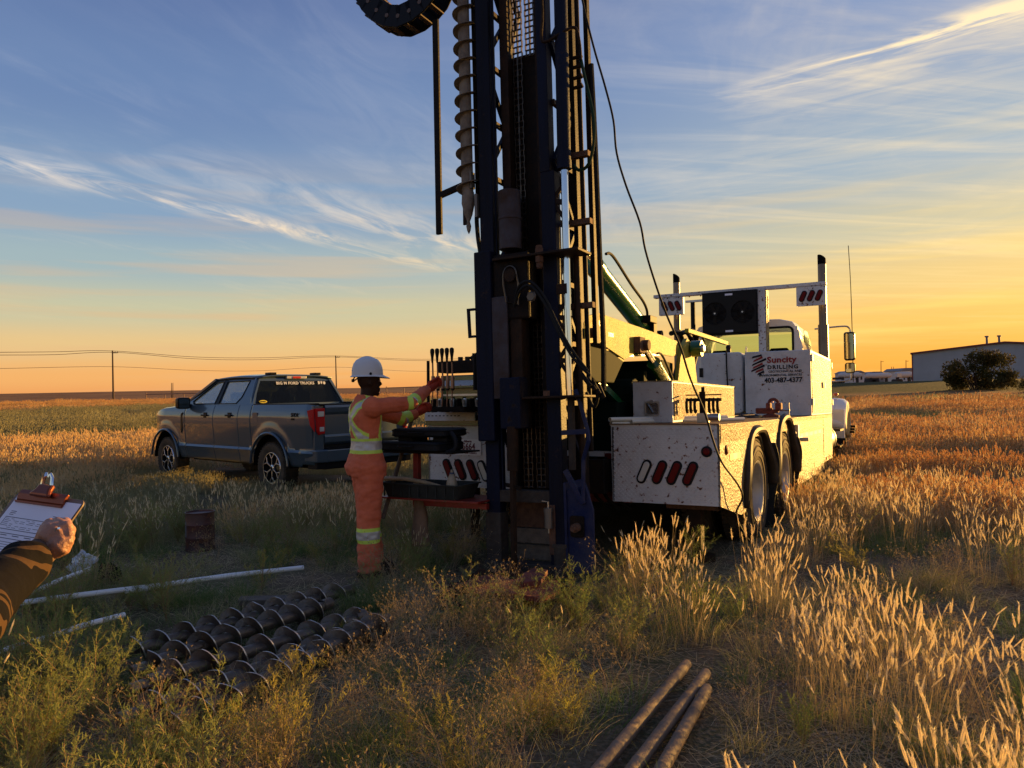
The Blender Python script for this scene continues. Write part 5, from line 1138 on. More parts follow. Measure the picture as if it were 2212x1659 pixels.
# top fittings, hoses
mp('upper_hose', MB().tube(smoothpath([(.33, -.06, 4.95), (.34, -.06, 4.6), (.325, -.06, 4.40), (.36, -.05, 4.35), (.50, .0, 4.42), (.58, .05, 4.45), (.60, .08, 4.34), (.60, .10, 4.2)], 6), .013, 8), 'brown_steel', smooth=True)
mp('green_hose', MB().tube(smoothpath([(.585, .12, 4.25), (.63, .10, 4.05), (.70, .08, 3.72), (.70, .08, 3.5), (.64, .10, 3.33), (.55, .12, 3.30), (.50, .12, 3.35)], 7), .014, 8), 'hose_green', smooth=True)
for i, z in enumerate((4.24, 4.16, 4.07, 3.99)): mp('hose_fitting', MB().cyl((.52, .12, z), (.57, .12, z), .016, n=8).cyl((.57, .12, z), (.60, .12, z + .01), .022, n=8), 'brown_steel')
mp('left_hose', MB().tube(smoothpath([(-.36, .15, 3.3), (-.42, .10, 3.1), (-.41, .08, 2.9), (-.38, .06, 2.75), (-.36, .06, 2.6)], 6), .02, 8), 'black_rubber', smooth=True)
mp('head_hose', MB().tube(smoothpath([(.04, -.10, 2.255), (.12, -.16, 2.36), (.23, -.18, 2.37), (.34, -.17, 2.24), (.44, -.16, 2.02), (.54, -.14, 1.82), (.66, -.10, 1.64)], 7), .013, 8), 'black_rubber', smooth=True)
mp('head_hose', MB().tube(smoothpath([(.03, -.10, 2.20), (.13, -.17, 2.32), (.24, -.19, 2.33), (.36, -.18, 2.16), (.46, -.17, 1.94), (.56, -.15, 1.75), (.68, -.10, 1.60)], 7), .012, 8), 'black_rubber', smooth=True)
for i in range(4): mp('fitting_cluster', MB().cyl((.60 + .03 * i, -.08 + .04 * i, 1.62 - .03 * i), (.68 + .02 * i, -.10 + .04 * i, 1.52 - .03 * i), .018, n=8), 'black_steel')
mp('slack_hose', MB().tube(smoothpath([(.68, -.05, 1.58), (.70, .0, 1.45), (.64, .05, 1.36), (.58, .05, 1.48)], 6), .014, 8), 'black_rubber', smooth=True)
mp('side_guard', MB().tube([(.50, .02, 1.50), (.55, .0, 1.38), (.615, -.02, 1.16), (.62, -.02, 1.10), (.56, .0, .95), (.545, .0, .60)], .018, 6).bar((.38, .0, 1.16), (.61, -.02, 1.17), .03, .04).bar((.55, 0, .6), (.40, 0, .86), .03, .04), 'bright_blue')
# foot of the mast
mp('cross_beam', MB().box(-.21, .25, .0, .10, .59, .69), 'grey_mud', bevel=.006)
mp('sill_beam', MB().box(-.33, .37, -.04, .12, .0, .10), 'grey_mud', bevel=.01)
mp('side_plate', MB().prism([(.0, .04), (.50, .04), (.50, .62), (.38, .76), (.0, .76)], .375, .40, 'x'), 'bright_blue', bevel=.005)
mp('rear_plate', MB().prism([(.385, .04), (.62, .04), (.62, .55), (.56, .74), (.385, .70)], .02, .05, 'y'), 'bright_blue', bevel=.005)
fl = MB().prism(rrect(.425, .545, .33, .50, .02), .0, .02, 'y'); fb = mp('bearing_flange', fl, 'black_steel', bevel=.004); MB().cyl((.49, -.06, .41), (.49, .0, .41), .035, n=16).cyl((.49, -.10, .41), (.49, -.06, .41), .02, n=12).build('bearing', 'rust', fb)
mp('foot_left', MB().box(-.345, -.20, -.015, .12, .02, .50).box(-.36, -.19, -.03, .14, .0, .10), 'grey_mud', bevel=.008)
mp('foot_right', MB().box(.243, .30, -.012, .10, .18, .58), 'rust', bevel=.006)
mp('foot_collar', MB().cyl((.33, .03, .0), (.33, .03, .24), .062, n=20).cyl((.33, .03, .24), (.33, .03, .27), .072, n=20), 'grey_mud', smooth=True)
pc = mp('pin_socket', MB().cyl((.262, -.05, .40), (.262, -.05, .55), .032, n=16).cyl((.262, -.05, .53), (.262, -.05, .56), .036, n=16), 'bright_steel_dark', smooth=True); MB().tube([(.262, -.05, .36), (.262, -.05, .61), (.21, -.05, .615)], .007, 6).build('locking_pin', 'bright_steel', pc)
mp('drill_rod', MB().cyl((-.035, -.10, .03), (-.02, -.10, 1.21), .030, n=6), 'brown_steel')
mp('rod_coupling', MB().cyl((-.022, -.10, .86), (-.018, -.10, 1.22), .048, n=16), 'brown_steel', smooth=True)
mp('rod_clip', MB().bar((-.11, -.06, .74), (.06, -.13, .72), .02, .03), 'black_steel')
mp('spoil_plank', MB().box(-.20, .25, .16, .20, .10, .22), 'wood_grey'); mp('spoil_plank', MB().box(-.20, .25, .13, .16, .24, .36), 'wood_grey'); mp('spoil_panel', MB().box(-.20, .25, .20, .22, .36, .60), 'rust')
# drag chain, gin pole bar and stowed auger hung on the left side
dg = MB(); P_ = smoothpath([(-1.62, .0, 5.70), (-1.50, .0, 5.32), (-1.32, .0, 5.06), (-1.08, .0, 4.94), (-.84, .0, 5.00), (-.69, .0, 5.16), (-.64, .0, 5.5)], 2)
for i in range(len(P_) - 1):
    a, b = P_[i], P_[i + 1]; d_ = (b - a).normalized(); nn = Vector((-d_.z, 0, d_.x))
    for y in (-.10, .10):
        dg = MB(); dg.bar(a - d_ * .02 + Vector((0, y, 0)), b + d_ * .02 + Vector((0, y, 0)), .018, .20, nn); lk = mp('cable_link', dg, 'black_plastic', bevel=.006); MB().cyl((b + Vector((0, y * 1.13, 0))), (b + Vector((0, y * 1.05, 0))), .02, n=12).build('rivet', 'rivet_brown', lk)
    mp('link_bar', MB().bar(a.lerp(b, .5) + nn * .092 + Vector((0, -.1, 0)), a.lerp(b, .5) + nn * .092 + Vector((0, .1, 0)), .05, .012), 'rivet_brown'); mp('link_bar', MB().bar(a.lerp(b, .5) - nn * .092 + Vector((0, -.1, 0)), a.lerp(b, .5) - nn * .092 + Vector((0, .1, 0)), .05, .012), 'rivet_brown')
mp('guide_bar', MB().bar((-.755, 0, 2.925), (-.745, 0, 4.86), .058, .03), 'black_steel', bevel=.004)
mp('guide_arm', MB().bar((-.74, 0, 3.27), (-.40, .02, 3.35), .045, .045), 'black_steel')
mp('drop_rod', MB().bar((-.505, .03, 2.98), (-.50, .03, 3.35), .03, .02), 'brown_steel')
def auger_mesh(L, rs, rf, pitch, turns_start=0.0, n=20, th=.007, axis=None, flip=1):
    """a shaft along +x from 0 to L with one helical flight"""
    m = MB(); k = int(L / pitch * n); v = []
    m.cyl((0, 0, 0), (L, 0, 0), rs, n=16)
    for i in range(k + 1):
        x = L * i / k; a = flip * (x / pitch * 2 * PI + turns_start)
        c, s = math.cos(a), math.sin(a); rr = rf * (1 + .015 * math.sin(a * 3.3))
        for r_, dx in ((rs * .95, -th), (rr, -th * .5), (rr, th * .5), (rs * .95, th)): v.append((x + dx, r_ * c, r_ * s))
    m.add(v, [(i * 4 + j, i * 4 + j + 1, (i + 1) * 4 + j + 1, (i + 1) * 4 + j) for i in range(k) for j in range(3)] + [(0, 1, 2, 3), (4 * k + 3, 4 * k + 2, 4 * k + 1, 4 * k)])
    n0 = len(m.f) - (3 * k + 2)
    for i in range(k): m.m[n0 + 3 * i + 1] = 1
    return m
def lay(m, M): m.v = [tuple(M @ Vector(p)) for p in m.v]; return m
A = auger_mesh(2.75, .052, .098, .155, 1.0, n=22)
mp('stowed_auger', lay(A, Matrix.Translation((-.466, .02, 3.26)) @ Matrix.Rotation(-PI / 2, 4, 'Y') @ Matrix.Rotation(0, 4, 'X')), ['auger_clay', 'auger_clay'], smooth=True)
mp('auger_tip', MB().lathe([(.052, 3.26), (.058, 3.16), (.035, 3.06), (.012, 3.0), (.022, 2.96), (.015, 2.92), (.001, 2.89)], (-.462, .02, 0), 'z', 12), 'auger_clay', smooth=True)
mp('auger_rack', MB().box(-.41, -.385, .06, .12, 3.1, ZT).box(-.385, -.33, .06, .10, 3.30, 3.36).box(-.385, -.33, .06, .10, 4.3, 4.36).box(-.375, -.36, .10, .14, 3.1, ZT), 'black_steel')
mp('rack_clip', MB().box(-.42, -.40, -.02, .04, 3.28, 3.42), 'bright_steel_dark'); mp('rack_clip', MB().box(-.375, -.35, -.02, .04, 3.02, 3.22), 'bright_steel_dark')
mp('mast_lamp', MB().ball((.50, .0, 4.98), .045), 'amber')
# loose cable hanging from the mast down over the right side of the truck
cp = [(1252, -60, 5.95), (1258, 0, 5.95), (1282, 100, 5.95), (1308, 190, 5.95), (1325, 260, 5.95), (1332, 330, 5.95), (1352, 400, 5.95), (1382, 480, 5.95), (1394, 540, 5.95), (1415, 610, 5.95), (1440, 680, 5.97), (1470, 750, 6.0), (1492, 820, 6.05), (1522, 890, 6.1), (1540, 950, 6.15), (1560, 1000, 6.25), (1593, 1045, 6.6), (1604, 1075, 6.7), (1590, 1110, 6.75), (1606, 1150, 6.8), (1640, 1196, 6.75)]
cb_ = MB().tube(smoothpath([at(a, b, c) for a, b, c in cp], 5), .0085, 7).build('loose_cable', 'black_rubber', smooth=True); tag(cb_, 'long thin black cable looping from the mast top down past the deck box', 'cable')
mat('drum_paint', (0.10, 0.030, 0.024), 0.5, col2=(0.028, 0.022, 0.020), vscale=5, chips=.8, bump=.2)
mat('pipe_rust', (0.26, 0.17, 0.105), 0.72, col2=(0.14, 0.085, 0.052), vscale=5, bump=.5, bscale=35)
mat('soil_dark', (0.05, 0.028, 0.018), 1.0, var=.5, vscale=12, bump=1.2, bscale=25)
mat('label_grey', (0.12, 0.12, 0.13), 0.6)
mat('blue_cap', (0.04, 0.06, 0.12), 0.5)
mat('wood_light', (0.45, 0.32, 0.18), 0.6, var=.4)
mat('cuff_brown', (0.12, 0.065, 0.04), 0.9, bump=.3)
mat('pen_white', (0.10, 0.10, 0.11), 0.4)
# ------------------------------------------------------------------ worker at the levers
def evaluated(o):
    dg = bpy.context.evaluated_depsgraph_get(); me = bpy.data.meshes.new_from_object(o.evaluated_get(dg)); old = o.data
    o.modifiers.clear(); o.data = me; bpy.data.meshes.remove(old); return o
def fuse(mb, name, mats_, parent, voxel, smooth=4, wr=None):
    o = mb.build(name, mats_[0], parent, fix=False)
    r = o.modifiers.new('r', 'REMESH'); r.mode = 'VOXEL'; r.voxel_size = voxel
    s = o.modifiers.new('s', 'SMOOTH'); s.factor = .5; s.iterations = smooth
    evaluated(o); me = o.data
    me.materials.clear()
    for m in mats_: me.materials.append(MATS[m] if isinstance(m, str) else m)
    if wr:
        n = len(me.vertices); co = np.empty(n * 3); nr = np.empty(n * 3); me.vertices.foreach_get('co', co); me.vertex_normals.foreach_get('vector', nr)
        co = co.reshape(-1, 3); nr = nr.reshape(-1, 3); k = np.array([wr(Vector(c)) for c in co]); me.vertices.foreach_set('co', (co + nr * k[:, None]).ravel())
    me.polygons.foreach_set('use_smooth', [True] * len(me.polygons)); me.update(); return o
WP = Vector((-1.26, 6.55, 0)); WTH = math.radians(28)
WKR = empty('person', WP, (0, 0, WTH)); tag(WKR, 'worker in white hard hat and orange coveralls with reflective bands working the levers', 'person')
WI = (Matrix.Translation(WP) @ Matrix.Rotation(WTH, 4, 'Z')).inverted()
def wl(x, y, D): return WI @ at(x, y, D)
def ring(z, cx, cy, rx, ry, n=18, p=2.4):
    out = []
    for i in range(n):
        a = 2 * PI * i / n; c, s = math.cos(a), math.sin(a); out.append((cx + rx * abs(c) ** (2 / p) * (1 if c > 0 else -1), cy + ry * abs(s) ** (2 / p) * (1 if s > 0 else -1), z))
    return out
sh_r, el_r, wr_r, hd_r = Vector((.0, -.195, 1.425)), wl(889, 871, 6.55), wl(921, 843, 6.82), wl(938, 830, 6.95)
sh_l, el_l, wr_l, hd_l = Vector((.02, .19, 1.425)), wl(870, 905, 6.95), wl(898, 893, 7.05), wl(914, 884, 7.10)
LEGX = {1: .07, -1: -.03}
def figure(g):      # g = extra thickness for cloth
    m = MB()
    m.rings([ring(.84, 0, 0, .13 + g * 1.6, .17 + g * 1.6), ring(.92, -.01, 0, .145 + g * 1.8, .175 + g * 1.8), ring(1.02, -.005, 0, .118 + g, .158 + g), ring(1.10, 0, 0, .105 + g, .150 + g), ring(1.22, 0, 0, .112 + g, .158 + g), ring(1.33, -.005, 0, .118 + g, .175 + g), ring(1.41, -.01, 0, .105 + g, .18 + g), ring(1.46, -.015, 0, .075 + g, .13 + g), ring(1.49, -.01, 0, .055 + g, .075 + g)])
    for s in (-1, 1):
        lx = LEGX[s]
        m.rings([ring(.94, 0, s * .09, .100 + g, .085 + g * 1.2), ring(.75, lx * .3, s * .10, .090 + g * 1.4, .082 + g * 1.4), ring(.52, lx * .7, s * .11, .066 + g * 2.2, .064 + g * 2.2), ring(.40, lx * .8 - .01, s * .115, .062 + g * 2.2, .060 + g * 2.2), ring(.20, lx, s * .12, .048 + g * 2.9, .046 + g * 2.9), ring(.05, lx, s * .12, .045 + g * 3.0, .042 + g * 3.0)])
    for a, b, c in ((sh_r, el_r, wr_r), (sh_l, el_l, wr_l)):
        m.ball(a, .075 + g, 12, 8); m.tube([a, a.lerp(b, .5), b, b.lerp(c, .5), c], [.062 + g, .054 + g, .046 + g, .043 + g, .032 + g * 1.1], 12); m.ball(b, .047 + g, 10, 8)
    return m
bodym = figure(-.004)
HC = Vector((.035, .0, 1.635))
bodym.tube([(-.005, 0, 1.44), (.01, 0, 1.50), (.02, 0, 1.58)], [.062, .056, .055], 12)
bodym.ball(HC + Vector((-.005, 0, .03)), .1, 16, 12, (.98, .78, 1.05))
bodym.rings([ring(1.52, .075, 0, .035, .028, 12, 2), ring(1.55, .070, 0, .055, .045, 12, 2), ring(1.60, .055, 0, .072, .060, 12, 2), ring(1.66, .045, 0, .080, .068, 12, 2)])
bodym.tube([(.118, 0, 1.655), (.142, 0, 1.615), (.128, 0, 1.605)], [.010, .016, .010], 8); bodym.ball((.123, 0, 1.575), .020, 8, 6, (.7, 1.1, .45)); bodym.ball((.121, 0, 1.562), .018, 8, 6, (.7, 1.0, .5)); bodym.ball((.108, 0, 1.53), .022, 8, 6, (.9, 1, .8))
for s in (-1, 1):
    bodym.ball((.118, s * .032, 1.662), .018, 8, 6, (.5, 1.2, .5)); bodym.ball((.02, s * .080, 1.63), .03, 10, 8, (.6, .3, 1.0)); bodym.ball((LEGX[s] + .05, s * .10, .045), .05, 10, 8, (2.2, .9, .8))
body = fuse(bodym, 'body', ['skin_dark'], WKR, .0085, 3)
for s in (-1, 1): MB().ball((.117, s * .033, 1.648), .011, 10, 8).build('eye', 'nail', body, smooth=True)
def wrinkle(c):
    q = Vector((c.x * 9, c.y * 9, c.z * 16)); k = 1.0 if c.z > 1.0 else 1.35
    return k * (.0075 * noise.noise(q) + .004 * noise.noise(q * 2.3 + Vector((5, 1, 2)))) + (.006 * math.sin(c.z * 60 + 4 * noise.noise(q * .5)) * sstep(.35, .10, c.z)) * .8
cov = figure(.016); cov.tube([(-.015, 0, 1.46), (-.005, 0, 1.50), (.0, 0, 1.525)], [.088, .080, .074], 14)
cov = fuse(cov, 'coverall', ['coverall', 'yellow_band', 'silver_band'], WKR, .0075, 4, wrinkle)
def band_of(c, nrm):
    def two(d, wy, ws): return 0 if abs(d) > wy else (2 if abs(d) < ws else 1)
    # sleeves first
    for a, b, cc in ((sh_r, el_r, wr_r), (sh_l, el_l, wr_l)):
        for p, q in ((a, b), (b, cc)):
            t_ = (c - p).dot(q - p) / (q - p).length_squared; dd = (c - (p + (q - p) * min(1, max(0, t_)))).length
            if 0 <= t_ <= 1 and dd < .085 and (c.x > .14 or abs(c.y) > .26):
                L_ = (c - el_r).length if a is sh_r else (c - el_l).length
                sgn = -1 if p is a else 1
                return two(sgn * L_ - .01, .088, .052)
    if c.z < .75: return two(c.z - .352, .062, .034)
    if c.z < 1.0: return 0
    b = two(c.z - 1.098, .064, .036)
    if b: return b
    if c.z > 1.10 and abs(c.y) < .20:
        if nrm.x < -.15:
            d1 = ((c.z - 1.315) - 1.05 * c.y) * .69; d2 = ((c.z - 1.315) + 1.05 * c.y) * .69; r_ = 0
            for d in (d1, d2):
                k = two(d, .048, .024); r_ = max(r_, k)
            return r_
        return two(abs(c.y) - .115, .045, .022)
    return 0
for p in cov.data.polygons: p.material_index = band_of(p.center, p.normal)
# pockets, collar and waist seam
hat = MB(); hz = 1.685
prof = [(1.0, 0), (1.0, .03), (.97, .07), (.88, .11), (.70, .142), (.42, .16), (.14, .166), (.001, .167)]
vs = []
for r_, h in prof: vs.append([(HC.x - .012 + r_ * .135 * math.cos(a), r_ * .112 * math.sin(a), hz + h) for a in np.linspace(0, 2 * PI, 32, endpoint=False)])
hat.rings(vs, close=False)
br = [[(HC.x - .012 + (.135 + d + (.05 + .0 if True else 0) * max(0, math.cos(a)) ** 2 * k) * math.cos(a), (.112 + d) * math.sin(a), hz + dz - .018 * k * max(0, math.cos(a)) ** 2) for a in np.linspace(0, 2 * PI, 32, endpoint=False)] for d, dz, k in ((-.002, .012, 0), (.012, .002, 1), (.014, -.004, 1), (-.004, -.002, 0))]
hat.rings(br, close=False)
ho = hat.build('hard_hat', 'helmet_white', WKR, smooth=True)
MB().tube([(HC.x - .012 + .137 * math.cos(a), 0, hz + .165 * math.sin(a) + .004) for a in np.linspace(.25, PI - .25, 18)], .007, 6).build('crown_ridge', 'helmet_white', ho, smooth=True)
MB().tube([(HC.x - .10, -.075, hz), (HC.x - .13, -.04, hz - .03), (HC.x - .135, 0, hz - .035), (HC.x - .13, .04, hz - .03), (HC.x - .10, .075, hz)], .006, 6).cyl((HC.x - .15, 0, hz - .035), (HC.x - .13, 0, hz - .035), .014, n=12).build('headband_dial', 'black_plastic', ho, smooth=True)
MB().ball((HC.x - .02, -.115, hz + .02), .012, 8, 6, (1, .4, 1)).build('earmuff_slot', 'black_plastic', ho)
def glove(parent, w_, h_, name, curl=(0, 0, 1)):
    w_, h_ = Vector(w_), Vector(h_); d = (h_ - w_).normalized(); up = Vector(curl); side_ = d.cross(up).normalized(); up = side_.cross(d); m = MB()
    m.tube([w_ - d * .03, w_, w_ + d * .035, h_, h_ + d * .035], [.038, .034, .040, .044, .038], 12)
    for i, o in enumerate((-.030, -.010, .010, .029)):
        L_ = (.9, 1.0, .95, .8)[i]; b = h_ + d * .02 + up * (-o * .95); k = side_
        m.tube([b, b + d * .045 * L_, b + d * .055 * L_ + k * .028, b + d * .028 + k * .050 * L_, b + k * .045], [.0135, .013, .0125, .012, .011], 8)
    m.tube([w_ + d * .03 + up * .025, w_ + d * .055 + up * .05 + side_ * .01, h_ + d * .02 + up * .052 + side_ * .03, h_ + d * .035 + up * .045 + side_ * .05], [.016, .015, .013, .011], 8)
    o = fuse(m, name, ['glove_orange'], parent, .005, 2, lambda c: .0025 * noise.noise(c * 45))
    MB().tube([w_ - d * .075, w_ - d * .04, w_ - d * .005], [.054, .048, .041], 14).build('cuff', 'glove_cuff', o, smooth=True); return o
glove(WKR, wr_r, hd_r, 'glove', (0, 0, 1)); glove(WKR, wr_l, hd_l, 'glove', (0, 0, 1))
for s in (-1, 1):
    q = LEGX[s]; MB().rings([[(q + .04 + x * k - (.0 if k > .8 else .02), s * .10 + y * k, z) for x, y in rrect(-.14, .15, -.052, .052, .045, 4)] for z, k in ((.0, 1), (.03, 1), (.05, .93), (.085, .75), (.12, .5))]).build('boot', 'boot', WKR, smooth=True)
# ------------------------------------------------------------------ clipboard and the writing arm at the left edge
B0, Bw, Bd = at(38.5, 1062.6, 1.7), (at(188, 1081.5, 1.6) - at(38.5, 1062.6, 1.7)), Vector((-.30579458, -.56628813, -.76538058))
Bw.normalize(); Bn = -Bw.cross(Bd); Bn.normalize()
CBM = Matrix((Bw, Bd, Bn)).transposed().to_4x4(); CBM.translation = B0          # x right, y down the sheet, z toward the writer
CB = empty('clipboard'); CB.matrix_world = CBM; tag(CB, 'brown clipboard with a printed form and a copper clip held at the left edge', 'clipboard')
MB().prism(rrect(0, .229, 0, .318, .014, 5), -.003, 0, 'z').build('board', 'hardboard', CB)
MB().add([(.012, .010, .0015), (.226, .010, .0015), (.226, .300, .0015), (.012, .300, .0015)], [(0, 1, 2, 3)]).build('paper_sheet', 'paper', CB)
ln = MB()
for z0, z1 in ((.062, .0625),): pass
def seg(m, x0, y0, x1, y1): m.box(min(x0, x1), max(x0, x1), min(y0, y1), max(y0, y1), .0017, .0019)
for x0, y0, x1, y1 in ((.026, .060, .212, .0612), (.026, .088, .212, .0892), (.026, .060, .0272, .088), (.2108, .060, .212, .088), (.020, .097, .220, .0982), (.020, .108, .220, .1092)): seg(ln, x0, y0, x1, y1)
ln.build('form_frame', 'ink', CB, kind='stuff')
ln = MB(); q = random.Random(4)
for i in range(32):
    y = .116 + i * .0055; seg(ln, .018, y, .222, y + .0008)
for i in range(6):
    x = .03
    while x < .2:
        L_ = q.uniform(.008, .022); 
        if q.random() < .8: seg(ln, x, .064 + i * .0040, min(.208, x + L_), .0648 + i * .0040)
        x += L_ + q.uniform(.004, .014)
for i in range(3):
    for x, L_ in ((.03, .02), (.17, .035)): seg(ln, x, .046 + i * .004, x + L_ * q.uniform(.7, 1), .0472 + i * .004)
for x in (.05, .09, .13): seg(ln, x, .101, x + .022, .1025)
ln.build('form_print', 'ink', CB, kind='stuff')
cl = MB(); cl.rings([[(x, y, z) for y, z in ((.022, .001), (.018, .006), (.006, .010), (-.004, .009), (-.004, .004))] for x, k in ((.022, 0), (.030, 1), (.170, 1), (.178, 0))]); clp = cl.build('clip_jaw', 'copper', CB, bevel=.001)
MB().prism([(.070, .012), (.140, .012), (.130, -.004), (.128, -.018), (.084, -.018), (.082, -.004)], .010, .022, 'z').build('clip_body', 'copper', clp, bevel=.005)
MB().tube([(.09, -.016, .018), (.092, -.030, .026), (.098, -.036, .030), (.102, -.030, .028)], .004, 6).tube([(.122, -.016, .018), (.120, -.030, .026), (.114, -.036, .030), (.110, -.030, .028)], .004, 6).build('clip_spring', 'chrome', clp, smooth=True)
MB().tube([(.022, .023, .004), (.178, .023, .004)], .003, 6).build('clip_lip', 'copper', clp, smooth=True)
ARM = empty('person', at(92, 1180, 1.46)); tag(ARM, 'person at the left edge in a dark camouflage sleeve writing on the clipboard', 'person')
AI = Matrix.Translation(-ARM.location)
def al(x, y, D): return AI @ at(118 + (x - 118) * .93, 1169 + (y - 1160) * .93, D)
hm = MB()
hm.tube([al(70, 1200, 1.43), al(92, 1180, 1.455), al(112, 1160, 1.46), al(128, 1143, 1.468), al(138, 1134, 1.475)], [.025, .0255, .033, .034, .025], 14)
hm.tube([al(112, 1178, 1.45), al(132, 1166, 1.45), al(145, 1152, 1.455)], [.022, .024, .016], 12)
knu = [((134, 1124, 1.47), (124, 1117, 1.497), (112, 1130, 1.520), .0112), ((146, 1128, 1.463), (143, 1117, 1.500), (126, 1138, 1.530), .0115), ((150, 1143, 1.458), (154, 1133, 1.497), (136, 1148, 1.528), .0108), ((148, 1160, 1.452), (153, 1153, 1.487), (138, 1165, 1.515), .0098)]
for k, p, t_, r_ in knu:
    hm.tube([al(120, 1156, 1.46).lerp(al(*k), .5), al(*k), al(*k).lerp(al(*p), .5), al(*p), al(*t_)], [r_ * 1.0, r_ * 1.12, r_, r_ * 1.02, r_ * .82], 10); hm.ball(al(*k), r_ * 1.15, 8, 6)
hm.tube([al(98, 1168, 1.46), al(95, 1148, 1.475), al(100, 1130, 1.49), al(107, 1120, 1.505), al(116, 1126, 1.518)], [.017, .0165, .0135, .0128, .0095], 10)
hm.tube([al(70, 1200, 1.43), al(30, 1232, 1.36), al(-20, 1275, 1.27)], [.0245, .028, .030], 12)
hand = fuse(hm, 'hand_and_arm', ['skin'], ARM, .0026, 3, lambda c: .0006 * noise.noise(c * 160))
slv = MB(); slv.tube(smoothpath([al(62, 1204, 1.425), al(50, 1213, 1.405), al(36, 1226, 1.38), al(5, 1252, 1.33), al(-50, 1300, 1.23), al(-175, 1425, 1.01), al(-335, 1250, .99), al(-525, 1000, .94)], 3), [.036, .042, .045, .046, .046, .046, .044, .044, .045, .046, .047, .048, .050, .052, .053, .054, .056, .058, .060, .062, .062, .062], 16)
slv = fuse(slv, 'sleeve', ['camo'], ARM, .006, 2, lambda c: .003 * noise.noise(c * 30))
MB().tube([al(92, 1181, 1.455), al(84, 1188, 1.44), al(66, 1202, 1.425)], [.0275, .0285, .033], 18).build('inner_cuff', 'cuff_brown', slv, smooth=True)
pn = MB().cyl(at(122, 1146, 1.44), at(92, 1152, 1.545), .0032, n=12).build('pen', 'pen_white', smooth=True); tag(pn, 'white pen with a silver clip gripped in the writing hand', 'pen')
MB().bar(at(127, 1141, 1.438), at(108, 1147, 1.46), .005, .0035).build('pen_clip', 'chrome', pn)
# ------------------------------------------------------------------ things on the fold-out table of the truck
def on_truck(name, loc, label, cat, group=None, rz=0):
    r = empty(name); r.matrix_world = TM @ Matrix.Translation(loc) @ Matrix.Rotation(rz, 4, 'Z'); tag(r, label, cat, group); return r
tb = on_truck('plastic_tub', (-2.30, -.93, .602), 'dark grey plastic tub on the red shelf below the black cases', 'tub')
m = MB(); m.rings([[(x * k, y * k2, z) for x, y in rrect(-.40, .40, -.19, .19, .04, 4)] for z, k, k2 in ((0, .9, .85), (.115, 1, 1), (.118, 1.04, 1.08), (.128, 1.04, 1.08), (.126, .98, .97), (.02, .88, .82), (.018, .1, .1))], close=False); m.build('shell', 'grey_tub', tb, smooth=True); MB().box(-.34, .34, -.14, .14, 0.0, .012).build('floor', 'grey_tub', tb)
for i in range(9): MB().box(-.36 + .09 * i, -.352 + .09 * i, -.197, -.185, .01, .11).build('rib', 'grey_tub', tb)
jg = on_truck('graduated_bottle', (-2.02, -1.02, .615), 'cloudy graduated plastic bottle with blue collar standing in the tub', 'bottle')
MB().lathe([(.001, 0), (.044, 0), (.048, .01), (.048, .115), (.040, .15), (.022, .19), (.017, .20), (.017, .212)], n=24).build('shell', 'jug', jg, smooth=True)
MB().lathe([(.019, .198), (.021, .20), (.021, .212), (.018, .214)], n=16).build('collar', 'blue_cap', jg); MB().lathe([(.013, .212), (.013, .232), (.008, .238), (.001, .238)], n=12).build('cap', 'jug', jg)
mk = MB()
for k in range(2):
    for i in range(14):
        a = -2.2 + .75 * k; z = .02 + .0078 * i; w_ = .20 if i % 5 == 0 else .12; mk.add([(.0486 * math.cos(a + t), .0486 * math.sin(a + t), z + dz) for t in (0, w_) for dz in (0, .0022)], [(0, 1, 3, 2)])
mk.build('graduation_marks', 'ink_black', jg, kind='stuff')
hmr = on_truck('hammer', (-2.42, -1.0, .735), 'long light wooden hammer handle lying across the plastic tub', 'hammer', rz=math.radians(-6))
MB().tube([(-.36, -.02, .012), (-.1, -.015, .02), (.12, -.01, .0), (.38, .0, -.045)], [.019, .020, .017, .015], 12).build('handle', 'wood_light', hmr, smooth=True); MB().bar((.34, -.0, -.035), (.42, .0, -.055), .05, .05).build('head', 'black_steel', hmr, bevel=.008)
def soft_case(name, loc, W, Dp, Hh, label, seed, gap=False):
    r = on_truck(name, loc, label, 'bag', 'black bags stacked on the fold-out table', rz=math.radians(-4 + seed))
    m = MB(); R_ = []
    for i, (z, k) in enumerate(((0, .93), (.012, 1), (Hh - .012, 1), (Hh, .94))): R_.append([(x * k, y * k, z + .012 * noise.noise(Vector((x * 5, y * 5, seed)))) for x, y in rrect(-W / 2, W / 2, -Dp / 2, Dp / 2, .05, 5)])
    m.rings(R_); o = m.build('shell', 'black_bag', r, smooth=True)
    for z in (.018, Hh - .018): MB().tube([(x * 1.005, y * 1.005, z + .01 * noise.noise(Vector((x * 5, y * 5, seed)))) for x, y in rrect(-W / 2, W / 2, -Dp / 2, Dp / 2, .05, 5) + [(W / 2, Dp / 2 - .05)]], .006, 5).build('piping', 'black_rubber', r)
    MB().tube(smoothpath([(-.08, -Dp / 2, Hh * .6), (-.06, -Dp / 2 - .03, Hh * .5), (.06, -Dp / 2 - .03, Hh * .5), (.08, -Dp / 2, Hh * .6)], 5), .008, 6).build('handle', 'black_rubber', r); return r
soft_case('tool_bag', (-2.42, -.90, 1.002), .66, .42, .085, 'lower long black tool bag sagging over the red table frame', 1)
soft_case('tool_bag', (-2.36, -.86, 1.125), .58, .38, .075, 'upper flat black case on top of the sagging bag', 3)
b = bpy.data.objects['tool_bag.001']; MB().box(-.26, -.10, -.12, .12, -.045, .0).box(.12, .27, -.12, .12, -.045, .0).build('feet', 'black_bag', b, bevel=.01)
MB().tube(smoothpath([(.30, -.1, .04), (.36, -.12, -.02), (.36, -.13, -.10), (.28, -.14, -.13)], 5), .02, 8).build('strap', 'black_bag', b, smooth=True)
